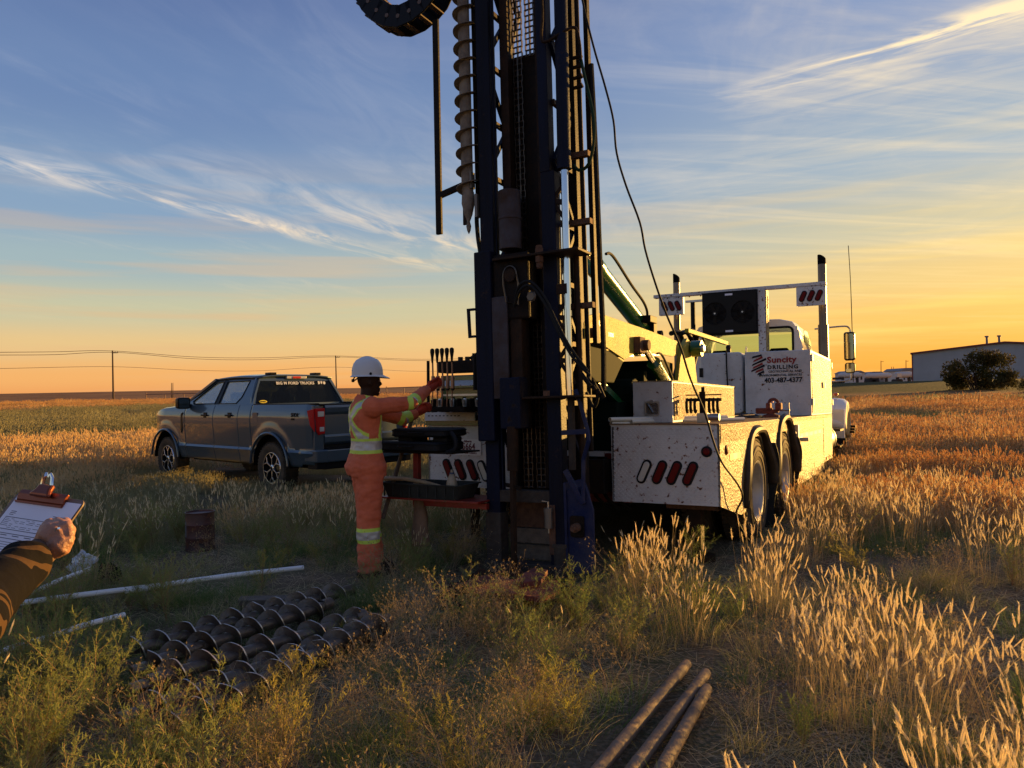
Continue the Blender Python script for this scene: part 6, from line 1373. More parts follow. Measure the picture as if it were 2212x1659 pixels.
lh = MB().cyl(at(897, 880, 7.1), at(827, 1120, 6.75), .019, n=12).build('shovel_handle', 'wood_grey', smooth=True); tag(lh, 'grey wooden tool handle leaning behind the worker toward the levers', 'tool handle')
sk = empty('sack', at(907, 1090, 6.72)); tag(sk, 'tan cloth sack hanging under the red table frame', 'sack')
MB().rings([[(.07 * k * math.cos(a) * (1 + .12 * math.sin(a * 3 + z * 9)) + dx, .05 * k * math.sin(a), z) for a in np.linspace(0, 2 * PI, 18, endpoint=False)] for z, k, dx in ((.14, .35, 0), (.06, .6, -.01), (-.02, .75, 0), (-.12, .9, .01), (-.25, 1.05, .0), (-.34, 1.1, .01), (-.36, .9, .01))]).build('cloth', 'sack', sk, smooth=True)
MB().tube([(0, 0, .14), (.01, 0, .22)], .006).build('cord', 'sack', sk)
rgl = empty('rag', at(907, 1052, 6.70)); tag(rgl, 'crumpled pale rag hung over the elbow of the red frame', 'rag')
m = crumple(.13, .10, .05, 10, 21); m.build('cloth', 'rag', rgl, smooth=True).rotation_euler = (1.1, .3, 0)
# ------------------------------------------------------------------ things lying on the ground
def place(name, x, y, label, cat, z=0.0, group=None):
    p = gnd(x, y, z); r = empty(name, p); tag(r, label, cat, group); return r
bk = place('steel_drum', 433, 1188, 'small dark rusty drum standing in the weeds right of the clipboard', 'drum')
MB().lathe([(.001, .0), (.138, 0), (.142, .01), (.142, .02), (.138, .03), (.138, .12), (.142, .13), (.142, .14), (.138, .15), (.138, .255), (.142, .265), (.138, .275), (.138, .375), (.144, .38), (.144, .388), (.134, .388), (.132, .372), (.001, .370)], n=36).build('shell', 'drum_paint', bk, smooth=True)
m = MB(); v = [( .1392 * math.cos(a), .1392 * math.sin(a), z) for z in (.13, .30) for a in np.linspace(-2.9, -2.3, 8)]; m.add(v, [(i, i + 1, 9 + i, 8 + i) for i in range(7)]); m.build('label', 'label_grey', bk)
def pipe(name, p0, p1, r, m, label, cat, group, extra=None, hollow=True):
    p0, p1 = Vector(p0), Vector(p1); o = empty(name, p0); tag(o, label, cat, group); d = p1 - p0
    mb = MB().tube([Vector((0, 0, 0)), d * .25 + Vector((0, 0, .01)), d * .5 + Vector((0, 0, .006)), d * .75 + Vector((0, 0, .012)), d], r, 16, caps=not hollow); mb.build('shell', m, o, smooth=True)
    if extra: extra(o, d)
    return o
G = 'white plastic pipes lying in the weeds'
def collar(o, d): MB().tube([d * .30, d * .345], .0255, 16).build('coupling', 'pvc', o, smooth=True)
a_, b_ = gnd(-120, 1326, .19), gnd(655, 1226, .12)
pipe('plastic_pipe', a_, b_, .0185, 'pvc', 'longest white pipe, its far end toward the worker', 'pipe', G, lambda o, d: MB().tube([d * .44, d * .56], .0225, 16).build('coupling', 'pvc', o, smooth=True))
pipe('plastic_pipe', gnd(-140, 1372, .17), gnd(193, 1229, .17), .016, 'pvc', 'white pipe pointing up toward the clear plastic scrap', 'pipe', G, collar)
pipe('plastic_pipe', gnd(-120, 1448, .17), gnd(268, 1328, .17), .0165, 'pvc', 'nearest short white pipe, half hidden by bushy weeds', 'pipe', G)
G = 'steel augers laid side by side on the ground'
AL = ['farthest steel auger, along the plank side of the row', 'second steel auger from the plank side', 'middle steel auger of the row on the ground', 'steel auger second from the camera side', 'nearest steel auger, its end toward the bright weeds']
AE = [((266, 1412), (748, 1277)), ((318, 1440), (700, 1308)), ((318, 1478), (772, 1334)), ((296, 1540), (778, 1362)), ((342, 1575), (828, 1345))]
for i, (e0, e1) in enumerate(AE):
    p0, p1 = gnd(*e0, .088), gnd(*e1, .088); d = p1 - p0; L_ = d.length
    o = empty('ground_auger', p0, (0, 0, math.atan2(d.y, d.x))); tag(o, AL[i], 'auger', G); o['label'] = AL[i]
    am = auger_mesh(L_, .036, .083, .162 + .007 * (i % 3), i * 1.7, n=26, th=.008)
    am.v = [(x + .010 * noise.noise(Vector((x * 7, y * 20, i * 3.1))), y * (1 + .10 * noise.noise(Vector((x * 9, z * 14, i * 5.0)))), z * (1 + .10 * noise.noise(Vector((x * 8, y * 14, i * 7.0)))) + .012 * math.sin(x * 1.9 + i)) for x, y, z in am.v]
    am.build('flighting', ['auger_steel', 'auger_edge'], o, smooth=True, fix=False)
    MB().lathe([(.028, -.09), (.033, -.085), (.033, 0)], n=6, axis='x', caps=True).build('hex_shank', 'auger_steel', o)
    MB().lathe([(.040, L_ - .02), (.042, L_), (.042, L_ + .06), (.030, L_ + .062), (.028, L_)], n=16, axis='x').build('box_end', 'auger_steel', o, smooth=True)
bar_ = place('flat_bar', 300, 1480, 'flat dark steel bar sticking out beside the auger ends', 'steel bar', .05); MB().bar((-.12, -.10, 0), (.22, .12, .01), .06, .012).build('bar', 'black_steel', bar_)
G = 'rusty drill pipes on the ground at the bottom'
for i, ((e0, e1), lab) in enumerate(zip([((1482, 1436), (1180, 1810)), ((1524, 1456), (1225, 1860)), ((1526, 1490), (1335, 1840))], ['left drill pipe, lying apart from the other two', 'middle drill pipe of the three', 'right drill pipe, its far end under the middle one'])):
    p0, p1 = gnd(*e0, .055), gnd(*e1, .04); d = (p1 - p0); L_ = d.length; o = empty('drill_pipe', p0, (0, 0, math.atan2(d.y, d.x))); tag(o, lab, 'drill pipe', G)
    pf = [(.015, -.02), (.023, -.02), (.027, -.01), (.028, .12), (.0295, .135), (.028, .15)]
    for k in range(1, 5): x = L_ * k / 5; pf += [(.028, x), (.0296, x + .006), (.0296, x + .014), (.028, x + .02)]
    MB().lathe(pf + [(.028, L_), (.02, L_)], n=24, axis='x').build('shell', 'pipe_rust', o, smooth=True)
    MB().lathe([(.0145, -.02), (.0145, .3)], n=16, axis='x').build('bore', 'hole_black', o)
pk_ = place('wood_plank', 585, 1296, 'weathered plank lying behind the far auger', 'plank', .05); MB().box(-.22, .24, -.06, .05, -.02, .02).build('board', 'wood_grey', pk_, bevel=.004); pk_.rotation_euler = (.05, .04, .15)
fm = place('plastic_scrap', 182, 1215, 'torn scrap of clear plastic film caught in the weeds below the hand', 'plastic film', .15)
m = crumple(.20, .16, .06, 16, 31, .3); o = m.build('film', 'plastic_film', fm, smooth=True); o.rotation_euler = (1.15, .35, -.3)
m = crumple(.13, .05, .03, 10, 35, .3); o = m.build('film_tail', 'plastic_film', fm, smooth=True); o.location = (-.07, -.04, -.06); o.rotation_euler = (.9, .9, .4)
bc = place('black_cloth', 237, 1252, 'black cloth lump lying between the two white pipes', 'cloth', .02); crumple(.19, .13, .16, 12, 41).build('cloth', 'black_cloth', bc, smooth=True)
# red mats and boards at the foot of the mast
def slab(name, pts, z, th, m, label, seed, cat='mat'):
    P_ = [gnd(x, y, z) for x, y in pts]; c = sum(P_, Vector()) / len(P_); r = empty(name, (c.x, c.y, z)); tag(r, label, cat, 'red mats at the foot of the mast')
    q = random.Random(seed); loop = []
    for i in range(len(P_)):
        a, b = P_[i] - c, P_[(i + 1) % len(P_)] - c
        for k in range(5): p = a.lerp(b, k / 5); loop.append((p.x + q.uniform(-.012, .012), p.y + q.uniform(-.012, .012)))
    mb = MB(); plate(mb, loop, [], lambda a, b: (a, b, .03 * noise.noise(Vector((a * 4, b * 4, seed))) + th), (0, 0, -th)); mb.build('sheet', m, r, smooth=True); return r
slab('ground_mat', [(985, 1262), (1060, 1246), (1150, 1262), (1100, 1288), (1020, 1282)], .16, .02, 'rust_red', 'flat red-brown mat on the left of the mast foot', 1)
slab('ground_mat', [(1085, 1280), (1120, 1262), (1205, 1262), (1212, 1280), (1165, 1302), (1105, 1296)], .19, .03, 'rust_red', 'red-brown mat nearest the camera under the mast foot', 2)
slab('ground_mat', [(1108, 1262), (1150, 1240), (1182, 1244), (1168, 1262)], .25, .03, 'rust_red', 'small folded red piece standing on the mats', 3)
sp_ = place('spoil_heap', 1090, 1292, 'low heap of dark drill spoil under the red mats', 'spoil', 0); crumple(1.0, .55, .20, 22, 51, .6).build('soil', 'soil_dark', sp_, smooth=True)
# ------------------------------------------------------------------ vegetation
def plant_mat(name, a, b_, tr=.45, rough=.7, tip=None, tipz=None):
    m = bpy.data.materials.new(name); m.use_nodes = True; t = m.node_tree; bs = t.nodes['Principled BSDF']; out = t.nodes['Material Output']
    oi = N(t, 'ShaderNodeObjectInfo'); c = mixc(t, oi.outputs['Random'], tuple(a), tuple(b_))
    bs.inputs['Roughness'].default_value = rough; bs.inputs['Specular IOR Level'].default_value = .25; LK(t, c, bs.inputs['Base Color'])
    trn = N(t, 'ShaderNodeBsdfTranslucent'); LK(t, c, trn.inputs[0]); mx = N(t, 'ShaderNodeMixShader'); mx.inputs[0].default_value = tr
    LK(t, bs.outputs[0], mx.inputs[1]); LK(t, trn.outputs[0], mx.inputs[2]); LK(t, mx.outputs[0], out.inputs[0]); MATS[name] = m; return m
plant_mat('straw', (.60, .48, .27), (.68, .54, .30)); plant_mat('stem', (.36, .27, .13), (.46, .34, .17), .3); plant_mat('straw_red', (.62, .45, .23), (.72, .52, .28)); plant_mat('seed_head', (.82, .72, .50), (.90, .80, .58), .68)
plant_mat('head_mid', (.72, .56, .31), (.80, .62, .36), .62); plant_mat('head_red', (.62, .42, .20), (.72, .50, .25), .58); plant_mat('grass_olive', (.26, .26, .10), (.38, .34, .14)); plant_mat('grass_green', (.11, .20, .05), (.16, .23, .06)); plant_mat('grass_grey', (.32, .30, .15), (.42, .37, .19))
plant_mat('weed_leaf', (.20, .27, .07), (.32, .34, .10)); plant_mat('weed_tip', (.38, .35, .07), (.48, .41, .09)); plant_mat('weed_stem', (.28, .16, .075), (.34, .20, .10), .1)
plant_mat('twig', (.34, .23, .13), (.44, .30, .17), .1); plant_mat('bud', (.36, .26, .11), (.48, .34, .15), .3)
PROTO = {}
class PB:                                    # fast strip builder for plants
    def __init__(s, seed): s.v = []; s.f = []; s.m = []; s.r = np.random.RandomState(seed)
    def strip(s, pts, w0, w1, mi, facing=None):
        pts = np.array(pts); k = len(pts); d = pts[-1] - pts[0]
        a = s.r.rand() * 6.283 if facing is None else facing; sd = np.array([math.cos(a), math.sin(a), 0]); 
        sd = sd - d * (sd @ d) / max(1e-9, d @ d); sd /= np.linalg.norm(sd) + 1e-9
        o = len(s.v); ws = np.linspace(w0, w1, k)
        for p, w_ in zip(pts, ws): s.v += [p - sd * w_ / 2, p + sd * w_ / 2]
        for i in range(k - 1): s.f.append((o + 2 * i, o + 2 * i + 1, o + 2 * i + 3, o + 2 * i + 2)); s.m.append(mi)
    def spindle(s, p, d, L, w, mi, fuzz=0):
        p = np.array(p); d = np.array(d); d = d / np.linalg.norm(d)
        a = np.cross(d, [.3, .7, .1]); a /= np.linalg.norm(a); b = np.cross(d, a); o = len(s.v)
        for t_, k in ((0, .3), (.25, 1), (.7, .8), (1, .12)):
            for j in range(4): th = j * 1.5708 + t_ * 2; s.v.append(p + d * L * t_ + (a * math.cos(th) + b * math.sin(th)) * w / 2 * k)
        for i in range(3):
            for j in range(4): s.f.append((o + i * 4 + j, o + i * 4 + (j + 1) % 4, o + i * 4 + 4 + (j + 1) % 4, o + i * 4 + 4 + j)); s.m.append(mi)
        for _ in range(fuzz):
            t_ = s.r.rand(); th = s.r.rand() * 6.283; n_ = a * math.cos(th) + b * math.sin(th); q = p + d * L * t_; e = q + (n_ * .8 + d * .9) * w * (1.0 + .7 * s.r.rand()); c_ = np.cross(n_, d) * .0008
            o = len(s.v); s.v += [q - c_, q + c_, e]; s.f.append((o, o + 1, o + 2)); s.m.append(mi)
    def curve(s, base, h, lean, az, k=4, droop=0.0):
        u = np.linspace(0, 1, k); x = lean * u ** 1.6; z = h * u - droop * u ** 3
        return [(base[0] + x[i] * math.cos(az), base[1] + x[i] * math.sin(az), base[2] + z[i]) for i in range(k)]
    def done(s, name, mats_):
        me = bpy.data.meshes.new(name); me.from_pydata([tuple(map(float, p)) for p in s.v], [], s.f)
        for m in mats_: me.materials.append(MATS[m])
        me.polygons.foreach_set('material_index', s.m); me.update(); PROTO.setdefault(name.split(':')[0], []).append(me); return me
def mk_stalks(key, seed, n, h, rad, mats_, w=1.0, head=.9, fuzz=8, leaf=.5, lean=.16, hl=.075, hw=.0095):
    b = PB(seed); r = b.r
    for i in range(n):
        a = r.rand() * 6.283; q = rad * math.sqrt(r.rand()); base = (q * math.cos(a), q * math.sin(a), -.02); hh = h * (.55 + .5 * r.rand()); az = a + r.normal() * .9; ln = lean * hh * (.3 + 1.6 * r.rand())
        pts = b.curve(base, hh, ln, az, 5); b.strip(pts, .0026 * w, .0016 * w, 0)
        if r.rand() < head:
            d = np.array(pts[-1]) - np.array(pts[-2]); b.spindle(pts[-1], d + r.normal(size=3) * .02, hl * (.6 + .7 * r.rand()), hw * w * (.7 + .6 * r.rand()), 1, fuzz)
        if r.rand() < leaf:
            j = r.randint(1, 3); pa = b.curve(pts[j], .10 * r.rand() + .04, .10 + .08 * r.rand(), r.rand() * 6.283, 4, .06); b.strip(pa, .0034 * w, .0008, 0)
    for i in range(int(n * .8)):
        a = r.rand() * 6.283; q = rad * math.sqrt(r.rand()); b.strip(b.curve((q * math.cos(a), q * math.sin(a), -.02), h * (.18 + .25 * r.rand()), .12 * r.rand() + .03, r.rand() * 6.283, 4, .03), .003 * w, .0008, 2)
    b.done(key, mats_)
def mk_grass(key, seed, n, h, rad, mats_, w=1.0):
    b = PB(seed); r = b.r
    for i in range(n):
        a = r.rand() * 6.283; q = rad * math.sqrt(r.rand()); hh = h * (.4 + .7 * r.rand()); b.strip(b.curve((q * math.cos(a), q * math.sin(a), -.02), hh, hh * (.2 + .9 * r.rand()), a + r.normal() * .8, 5, hh * .35 * r.rand()), .0032 * w, .0006, 0 if r.rand() < .8 else 1)
    b.done(key, mats_)
def mk_weed(key, seed, nb, h, mats_, leafn=15):
    b = PB(seed); r = b.r
    for i in range(nb):
        az = r.rand() * 6.283; hh = h * (.55 + .5 * r.rand()); ln = hh * (.15 + .75 * r.rand()); main = np.array(b.curve((0, 0, -.02), hh, ln, az, 8)); b.strip(main, .0042, .0016, 2, az + 1.57)
        for j in range(11):
            t_ = .18 + .8 * j / 11 + .03 * r.rand(); k = t_ * 7; k0 = min(6, int(k)); p = main[k0] + (main[k0 + 1] - main[k0]) * (k - k0); d0 = main[k0 + 1] - main[k0]; d0 = d0 / np.linalg.norm(d0)
            sd = r.normal(size=3); sd = sd - d0 * (sd @ d0); sd /= np.linalg.norm(sd); L_ = hh * .30 * (1.15 - t_) + .025; dr = d0 * .75 + sd * .75 + np.array([0, 0, .15]); dr /= np.linalg.norm(dr)
            tw = [p, p + dr * L_ * .5, p + dr * L_ + np.array([0, 0, .01])]; b.strip(tw, .0022, .0012, 2)
            for q in range(leafn):
                u = (q + r.rand()) / leafn; pp = p + dr * L_ * u; ld = dr * .8 + r.normal(size=3) * .65; ld /= np.linalg.norm(ld); ll = .012 + .012 * r.rand(); b.strip([pp, pp + ld * ll], .0026, .0012, 1 if (u > .62 and t_ > .45 and r.rand() < .7) else 0)
        for q in range(16): ld = np.array([0, 0, .6]) + r.normal(size=3) * .5; ld /= np.linalg.norm(ld); u = .75 + .25 * r.rand(); k = u * 7; k0 = min(6, int(k)); p = main[k0] + (main[k0 + 1] - main[k0]) * (k - k0); b.strip([p, p + ld * .016], .003, .0012, 1)
    b.done(key, mats_)
def mk_twig(key, seed, nb, h, mats_, buds=1.0):
    b = PB(seed); r = b.r
    def rec(p, d, L, w_, dep):
        q = p + d * L * .5 + r.normal(size=3) * L * .05; e = q + (d + r.normal(size=3) * .18) * L * .5; b.strip([p, q, e], w_, w_ * .6, 0)
        if dep == 0:
            if r.rand() < buds:
                for _ in range(4): ld = d + r.normal(size=3) * .9; ld /= np.linalg.norm(ld); b.strip([e, e + ld * (.006 + .008 * r.rand())], .0042, .0020, 1)
            return
        for _ in range(3 if dep > 1 else 3):
            nd = d + r.normal(size=3) * .50; nd[2] = nd[2] * .8 + .12; nd /= np.linalg.norm(nd); rec(p + (e - p) * (.35 + .65 * r.rand()), nd, L * (.5 + .25 * r.rand()), w_ * .62, dep - 1)
    for i in range(nb):
        az = r.rand() * 6.283; tl = .2 + .7 * r.rand(); d = np.array([math.cos(az) * tl, math.sin(az) * tl, 1.0]); d /= np.linalg.norm(d); rec(np.array([0, 0, -.02]), d, h * (.45 + .3 * r.rand()), .0035, 3)
    b.done(key, mats_)
def mk_litter(key, seed, n, rad, mats_):
    b = PB(seed); r = b.r
    for i in range(n):
        a = r.rand() * 6.283; q = rad * math.sqrt(r.rand()); az = r.rand() * 6.283; L_ = .06 + .22 * r.rand(); z = .004 + .03 * r.rand(); c = np.array([q * math.cos(a), q * math.sin(a), z]); d = np.array([math.cos(az), math.sin(az), .12 * r.normal()]) * L_ / 2; n_ = np.array([-d[1], d[0], 0]) * .18 * r.normal()
        b.strip([c - d, c + n_, c + d], .0028, .0018, 0, az + 1.57)
    b.done(key, mats_)
for i in range(5): mk_stalks('stalk', 10 + i, 27, .56, .12, ['stem', 'seed_head', 'grass_olive'], 1.1, .92, 34, hl=.080, hw=.0095)
for i in range(3): mk_stalks('thin', 20 + i, 12, .50, .10, ['stem', 'seed_head', 'grass_olive'], 1.0, .5, 5, lean=.3)
for i in range(4): mk_grass('green', 30 + i, 110, .22, .13, ['grass_green', 'grass_olive'])
for i in range(4): mk_grass('olive', 40 + i, 80, .24, .14, ['grass_olive', 'straw'])
for i in range(5): mk_weed('weed', 50 + i, 10, .42, ['weed_leaf', 'weed_leaf', 'weed_stem'], 17)
for i in range(3): mk_weed('gold', 60 + i, 7, .40, ['weed_tip', 'weed_tip', 'weed_stem'], 13)
for i in range(4): mk_twig('twig', 70 + i, 7, .42, ['twig', 'bud'])
for i in range(3): mk_litter('litter', 80 + i, 70, .3, ['straw'])
for i in range(4): mk_stalks('patch', 90 + i, 150, .46, .62, ['straw', 'head_mid', 'grass_olive'], 2.3, .8, 0, hl=.085)
for i in range(3): mk_stalks('greypatch', 95 + i, 150, .46, .62, ['grass_grey', 'grass_grey', 'grass_olive'], 2.6, .5, 0)
for i in range(3): mk_stalks('redpatch', 98 + i, 150, .46, .62, ['straw_red', 'head_red', 'stem'], 2.3, .8, 0)
for i in range(3): mk_stalks('far', 102 + i, 300, .50, 2.2, ['straw_red', 'head_red', 'stem'], 6, .8, 0, hl=.10)
for i in range(3): mk_stalks('farg', 106 + i, 300, .45, 2.2, ['grass_grey', 'grass_grey', 'grass_olive'], 6, .5, 0)
KEYS = list(PROTO); 
def nz(x, y, s, o=0): return noise.noise(Vector((x * s + o, y * s + o * 1.7, o)))
# footprints kept clear, in the truck's frame and round the things on the ground
TI = TM.inverted()
segs = []
for e0, e1 in AE: segs.append((gnd(*e0), gnd(*e1), .10))
segs += [(gnd(-120, 1326) + Vector((.05, -.10, 0)), gnd(655, 1226) + Vector((.05, -.10, 0)), .11), (gnd(193, 1229) + Vector((.05, -.10, 0)), gnd(0, 1310) + Vector((.05, -.10, 0)), .10), (gnd(-120, 1448) + Vector((.05, -.1, 0)), gnd(268, 1328) + Vector((.05, -.1, 0)), .07), (gnd(1482, 1436), gnd(1180, 1810), .07), (gnd(1524, 1456), gnd(1225, 1860), .07), (gnd(1526, 1490), gnd(1335, 1840), .07)]
segs.append((gnd(1010, 1285), gnd(1200, 1290), .36)); segs.append((WP, WP + Vector((0, -.35, 0)), .26)); bkp = gnd(433, 1188); segs.append((bkp, bkp + Vector((0, -1.3, 0)), .24)); segs.append((gnd(1500, 1450), gnd(1400, 1640), .16))
def clear(x, y, pad=0.0):
    q = TI @ Vector((x, y, 0))
    if -2.95 < q.x < .02 and .0 < q.y < 13: return False
    if -1.85 < q.x < -.90 and -1.1 < q.y < .1: return False
    for a, b, r_ in segs:
        ab = b - a; t_ = max(0, min(1, ((x - a.x) * ab.x + (y - a.y) * ab.y) / (ab.x ** 2 + ab.y ** 2 + 1e-9)))
        if (x - a.x - ab.x * t_) ** 2 + (y - a.y - ab.y * t_) ** 2 < (r_ + pad) ** 2: return False
    pq = PKI @ Vector((x, y, 0))
    if abs(pq.x) < .95 and 0 < pq.y < 5.8: return pq.x < -.2 and pad < .05 and False
    return True
PKI = (Matrix.Translation((-2.31, 12.18, 0)) @ Matrix.Rotation(math.radians(48.6), 4, 'Z')).inverted()
SC = {'grass': [], 'weeds': []}
def put(kind, key, x, y, s, tilt=.08):
    n = len(PROTO[key]); idx = sum(len(PROTO[k]) for k in KEYS[:KEYS.index(key)]) + rnd.randrange(n)
    SC[kind].append((x, y, ground_z(x, y), rnd.gauss(0, tilt), rnd.gauss(0, tilt), rnd.uniform(0, 6.283), s, idx))
def scatter(r0, r1, dens, fn, a0=-41, a1=41):
    A = math.radians(a1 - a0) / 2 * (r1 * r1 - r0 * r0); 
    for _ in range(int(A * dens)):
        r_ = math.sqrt(rnd.uniform(r0 * r0, r1 * r1)); a = math.radians(rnd.uniform(a0, a1)); fn(r_ * math.sin(a), r_ * math.cos(a), r_, math.degrees(a))
def gold_mask(x, y, az, d):
    right = sstep(4, 14, az + (d - 4) * .5)
    return right
AE_A, AE_B = gnd(342, 1575), gnd(828, 1345)
PIPES = [(gnd(-120, 1326), gnd(655, 1226)), (gnd(-140, 1372), gnd(193, 1229)), (gnd(-120, 1448), gnd(268, 1328)), (AE_A, AE_B)]
def pipe_front(x, y):
    for a, b in PIPES:
        ax, ay = a.x + .06, a.y - .26; abx, aby = b.x - a.x, b.y - a.y; t_ = max(0, min(1, ((x - ax) * abx + (y - ay) * aby) / (abx ** 2 + aby ** 2)))
        if (x - ax - abx * t_) ** 2 + (y - ay - aby * t_) ** 2 < .09: return True
    return False
def near(x, y, d, az):
    if not clear(x, y) or d < 1.75: return
    right = sstep(5, 15, az); bare = sstep(.05, .25, nz(x, y, .9, 4)); u = rnd.random(); gm = nz(x, y, .85, 11) + .5 * nz(x, y, 2.1, 13); q = TI @ Vector((x, y, 0))
    beside = 0 <= q.x < .38 and q.y > .5
    if u < .36:                                   # low green and olive grass
        if rnd.random() < 1 - .75 * bare: put('grass', 'green' if nz(x, y, 1.4, 2) > -.02 else 'olive', x, y, rnd.uniform(.6, 1.05) * (.6 if beside else .9 if right else 1), .15)
    elif u < .50: put('grass', 'litter', x, y, rnd.uniform(.7, 1.1), .04)
    elif u < .68:                                  # seed-head grass in clumps on the right, sparse elsewhere
        if not clear(x, y, .09) or (beside and rnd.random() < .75): return
        far_ = sstep(6.3, 9, d)
        p = right * min(1, .95 * sstep(-.02 - .35 * far_, .16 - .25 * far_, gm) + .02) + (1 - right) * (.012 + .45 * far_)
        if -1.3 < q.y < 0 and -1.0 < q.x < .5: p = max(p, .25)
        if rnd.random() < p: put('grass', 'stalk' if rnd.random() < .8 else 'thin', x, y, rnd.uniform(.62, 1.0), .07)
        elif right < .5 and rnd.random() < .05 and d > 3: put('grass', 'thin', x, y, rnd.uniform(.6, .9), .15)
    elif u < .90:                                  # bushy feathery weeds on the left
        if not clear(x, y, .12 if d < 5.2 else .05): return
        p = (1 - right) * (1.0 if az < -16 else .62) * (1 - .35 * bare) + right * .04
        if -24 < az < -4 and 3.7 < d < 6.6: p *= .35
        if d < 2.4: p *= .6
        if pipe_front(x, y): p *= .18
        if d > 7: p *= .4
        if rnd.random() < p: put('weeds', 'gold' if (nz(x, y, .8, 7) > .16 and az > -22) or (-20 < az < 6 and d < 3.9 and rnd.random() < .6) else 'weed', x, y, rnd.uniform(.6, 1.05) * (.9 if d < 3 else 1) * (1.15 if az < -22 else 1), .18)
    else:
        if not clear(x, y, .12): return
        p = (.75 if -10 < az < 14 else .55 if az < 0 else .25)
        if rnd.random() < p: put('weeds', 'twig', x, y, rnd.uniform(.6, 1.05), .15)
scatter(1.75, 9.5, 66, near)
for (px_, py_, s_) in ((545, 1385, .95), (430, 1500, .7), (655, 1345, .7), (385, 1455, .6), (705, 1395, .8), (300, 1500, .8), (600, 1460, .7), (480, 1425, .6), (760, 1320, .8)):
    g_ = gnd(px_, py_); put('grass', 'green', g_.x, g_.y, s_, .1); put('grass', 'green' if px_ < 600 else 'olive', g_.x + .05, g_.y + .03, s_ * .8, .1)
def mid(x, y, d, az):
    if not clear(x, y, .1): return
    pq = PKI @ Vector((x, y, 0)); byp = -2.0 < pq.x < 1.6 and -1.0 < pq.y < 6.4
    if byp:
        put('grass', 'greypatch', x, y, rnd.uniform(.35, .5)); return
    right = sstep(3, 12, az); n_ = nz(x, y, .16, 3); m_ = nz(x, y, .5, 6)
    if d < 14 and rnd.random() < .35: put('grass', 'stalk', x, y, rnd.uniform(.6, .9) * (1 if right > .5 else .8)); return
    if n_ < -.22 or (right > .5 and m_ < -.28): put('grass', 'greypatch', x, y, rnd.uniform(.45, .7)); return
    if right > .5: put('grass', 'redpatch' if rnd.random() < .45 + .4 * sstep(-.1, .2, m_) else 'patch', x, y, rnd.uniform(.75, 1.15) * (.8 + .4 * m_))
    else: put('grass', 'patch' if (n_ > -.05 or d > 17) and rnd.random() < .8 else 'greypatch', x, y, rnd.uniform(.65, 1.0) * (.75 if d < 17 else 1.0))
scatter(9, 18, 6.5, mid, -40, 40)
def mid2(x, y, d, az):
    if not clear(x, y, .4): return
    right = sstep(2, 10, az); n_ = nz(x, y, .10, 3)
    band = d > 29 + 4 * nz(x, y, .09, 8) and right < .5
    if band: put('grass', 'greypatch', x, y, rnd.uniform(.9, 1.25) * 1.15)
    elif n_ < -.30: put('grass', 'greypatch', x, y, rnd.uniform(.6, .9))
    elif right > .5: put('grass', 'redpatch' if rnd.random() < .75 else 'patch', x, y, rnd.uniform(.9, 1.3))
    else: put('grass', 'patch', x, y, rnd.uniform(.9, 1.3))
scatter(18, 42, 2.2, mid2, -39, 39)
def farf(x, y, d, az):
    right = sstep(2, 9, az)
    if right < .5: put('grass', 'farg' if d < 96 + 10 * nz(x, y, .03, 8) else 'far', x, y, rnd.uniform(.8, 1.2))
    else:
        if d > 66: return
        put('grass', 'farg' if nz(x, y, .05, 5) < -.18 else 'far', x, y, rnd.uniform(.7, 1.0) * (1 - .4 * sstep(50, 66, d)))
scatter(42, 150, .17, farf, -38, 38)
def instancer(name, rows, label_kind, **tags):
    me = bpy.data.meshes.new(name); A = np.array(rows); me.from_pydata([tuple(p) for p in A[:, :3]], [], [])
    at_ = me.attributes.new('rot', 'FLOAT_VECTOR', 'POINT'); at_.data.foreach_set('vector', A[:, 3:6].astype(np.float32).ravel())
    at_ = me.attributes.new('scl', 'FLOAT', 'POINT'); at_.data.foreach_set('value', A[:, 6].astype(np.float32))
    at_ = me.attributes.new('idx', 'INT', 'POINT'); at_.data.foreach_set('value', A[:, 7].astype(np.int32))
    o = bpy.data.objects.new(name, me); sc.collection.objects.link(o); o['kind'] = 'stuff'
    ng = bpy.data.node_groups.new(name + '_spread', 'GeometryNodeTree'); ng.interface.new_socket('Geometry', in_out='INPUT', socket_type='NodeSocketGeometry'); ng.interface.new_socket('Geometry', in_out='OUTPUT', socket_type='NodeSocketGeometry')
    gi = ng.nodes.new('NodeGroupInput'); go = ng.nodes.new('NodeGroupOutput'); iop = ng.nodes.new('GeometryNodeInstanceOnPoints'); ci = ng.nodes.new('GeometryNodeCollectionInfo')
    ci.inputs['Collection'].default_value = KITS; ci.inputs['Separate Children'].default_value = True; ci.inputs['Reset Children'].default_value = True
    def attr(n_, t_): a = ng.nodes.new('GeometryNodeInputNamedAttribute'); a.data_type = t_; a.inputs[0].default_value = n_; return [s for s in a.outputs if s.enabled and s.name == 'Attribute'][0]
    L_ = ng.links.new; L_(gi.outputs[0], iop.inputs['Points']); L_(ci.outputs[0], iop.inputs['Instance']); iop.inputs['Pick Instance'].default_value = True
    L_(attr('idx', 'INT'), iop.inputs['Instance Index']); L_(attr('rot', 'FLOAT_VECTOR'), iop.inputs['Rotation']); L_(attr('scl', 'FLOAT'), iop.inputs['Scale']); L_(iop.outputs[0], go.inputs[0])
    md = o.modifiers.new('spread', 'NODES'); md.node_group = ng
    return o
KITS = bpy.data.collections.new('plant_kits'); k = 0
for key in KEYS:
    for me in PROTO[key]:
        KITS.objects.link(bpy.data.objects.new('kit_%03d' % k, me)); k += 1
instancer('grass', SC['grass'], 'grass')
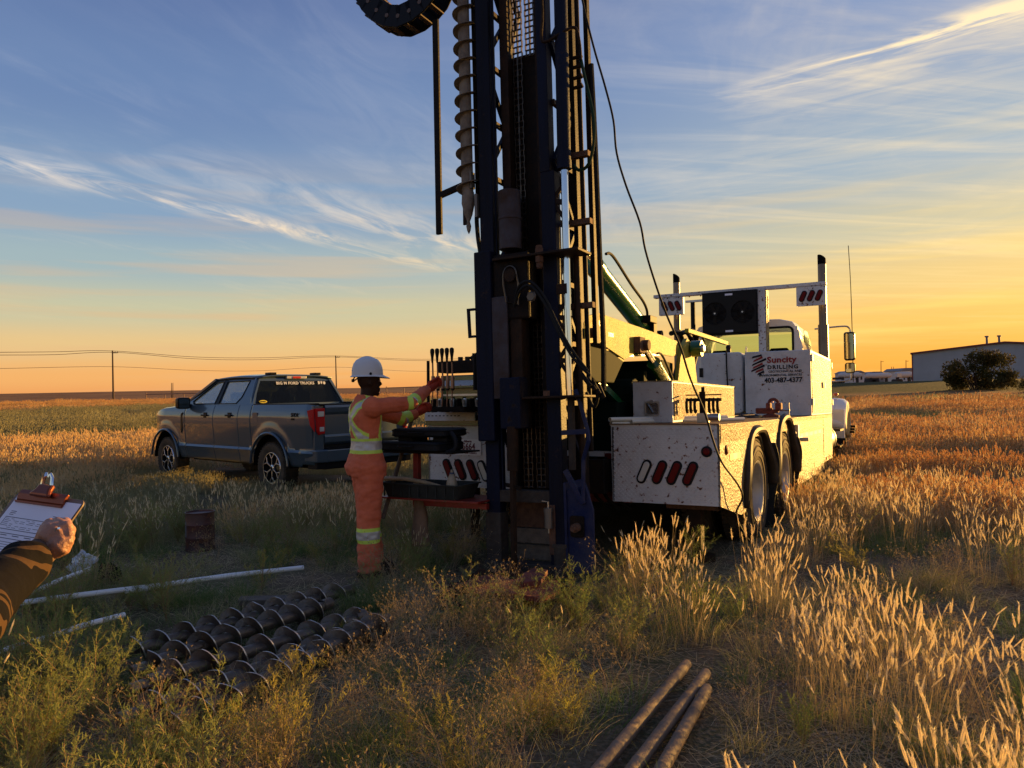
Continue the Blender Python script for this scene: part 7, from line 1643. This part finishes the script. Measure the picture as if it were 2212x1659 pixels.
# weeds: the nearest bushes are plants of their own, the rest a mass
flat = [me for key in KEYS for me in PROTO[key]]
W = sorted(SC['weeds'], key=lambda q: math.hypot(q[0], q[1]))
PL = {'weed': ('bushy_weed', 'feathery olive-green weed bush growing in the foreground grass', 'weed', 'feathery green weeds'),
      'gold': ('golden_weed', 'feathery weed bush with yellow-green lit tips in the foreground', 'weed', 'yellow-tipped weeds'),
      'twig': ('dry_shrub', 'dry brown twiggy shrub with small seed clusters near the camera', 'shrub', 'dry twiggy shrubs')}
starts = {}; c_ = 0
for key in KEYS: starts[key] = (c_, c_ + len(PROTO[key])); c_ += len(PROTO[key])
rest = []; cnt = 0
for q in W:
    if cnt < 280 and math.hypot(q[0], q[1]) < 7.5 and abs(math.degrees(math.atan2(q[0], q[1]))) < 36:
        key = next(k_ for k_ in ('weed', 'gold', 'twig') if starts[k_][0] <= q[7] < starts[k_][1]); nm, lb, ct, gp = PL[key]
        o = bpy.data.objects.new(nm, flat[int(q[7])]); sc.collection.objects.link(o); o.location = q[:3]; o.rotation_euler = q[3:6]; o.scale = (q[6],) * 3; tag(o, lb, ct, gp); cnt += 1
    else: rest.append(q)
instancer('weed_cover', rest, 'weeds')
print('SCATTER', len(SC['grass']), len(SC['weeds']), len(rest), 'tris', sum(len(m.polygons) for m in flat))
# pale gravel showing on the bare ground at the lower right
gv = MB(); q = random.Random(5)
for cx, cy, n_, sp in ((1915, 1600, 260, .16), (1830, 1560, 120, .22), (1780, 1480, 60, .2), (1400, 1250, 60, .3), (250, 1140, 50, .4), (2000, 1640, 120, .2), (1300, 1270, 40, .2)):
    c = gnd(cx, cy)
    for i in range(n_):
        x, y = c.x + q.gauss(0, sp * 1.6), c.y + q.gauss(0, sp * .6); r_ = q.uniform(.003, .010); z = ground_z(x, y)
        gv.xf = Matrix.Translation((x, y, z)) @ Euler((q.random() * 3, q.random() * 3, q.random() * 3)).to_matrix().to_4x4()
        gv.add([(r_, 0, 0), (-r_, 0, 0), (0, r_ * .8, 0), (0, -r_ * .8, 0), (0, 0, r_ * .7), (0, 0, -r_ * .7)], [(0, 2, 4), (2, 1, 4), (1, 3, 4), (3, 0, 4), (2, 0, 5), (1, 2, 5), (3, 1, 5), (0, 3, 5)])
mat('stone', (.42, .36, .30), .9, var=.5, vscale=60); gv.build('gravel', 'stone', kind='stuff', fix=False)
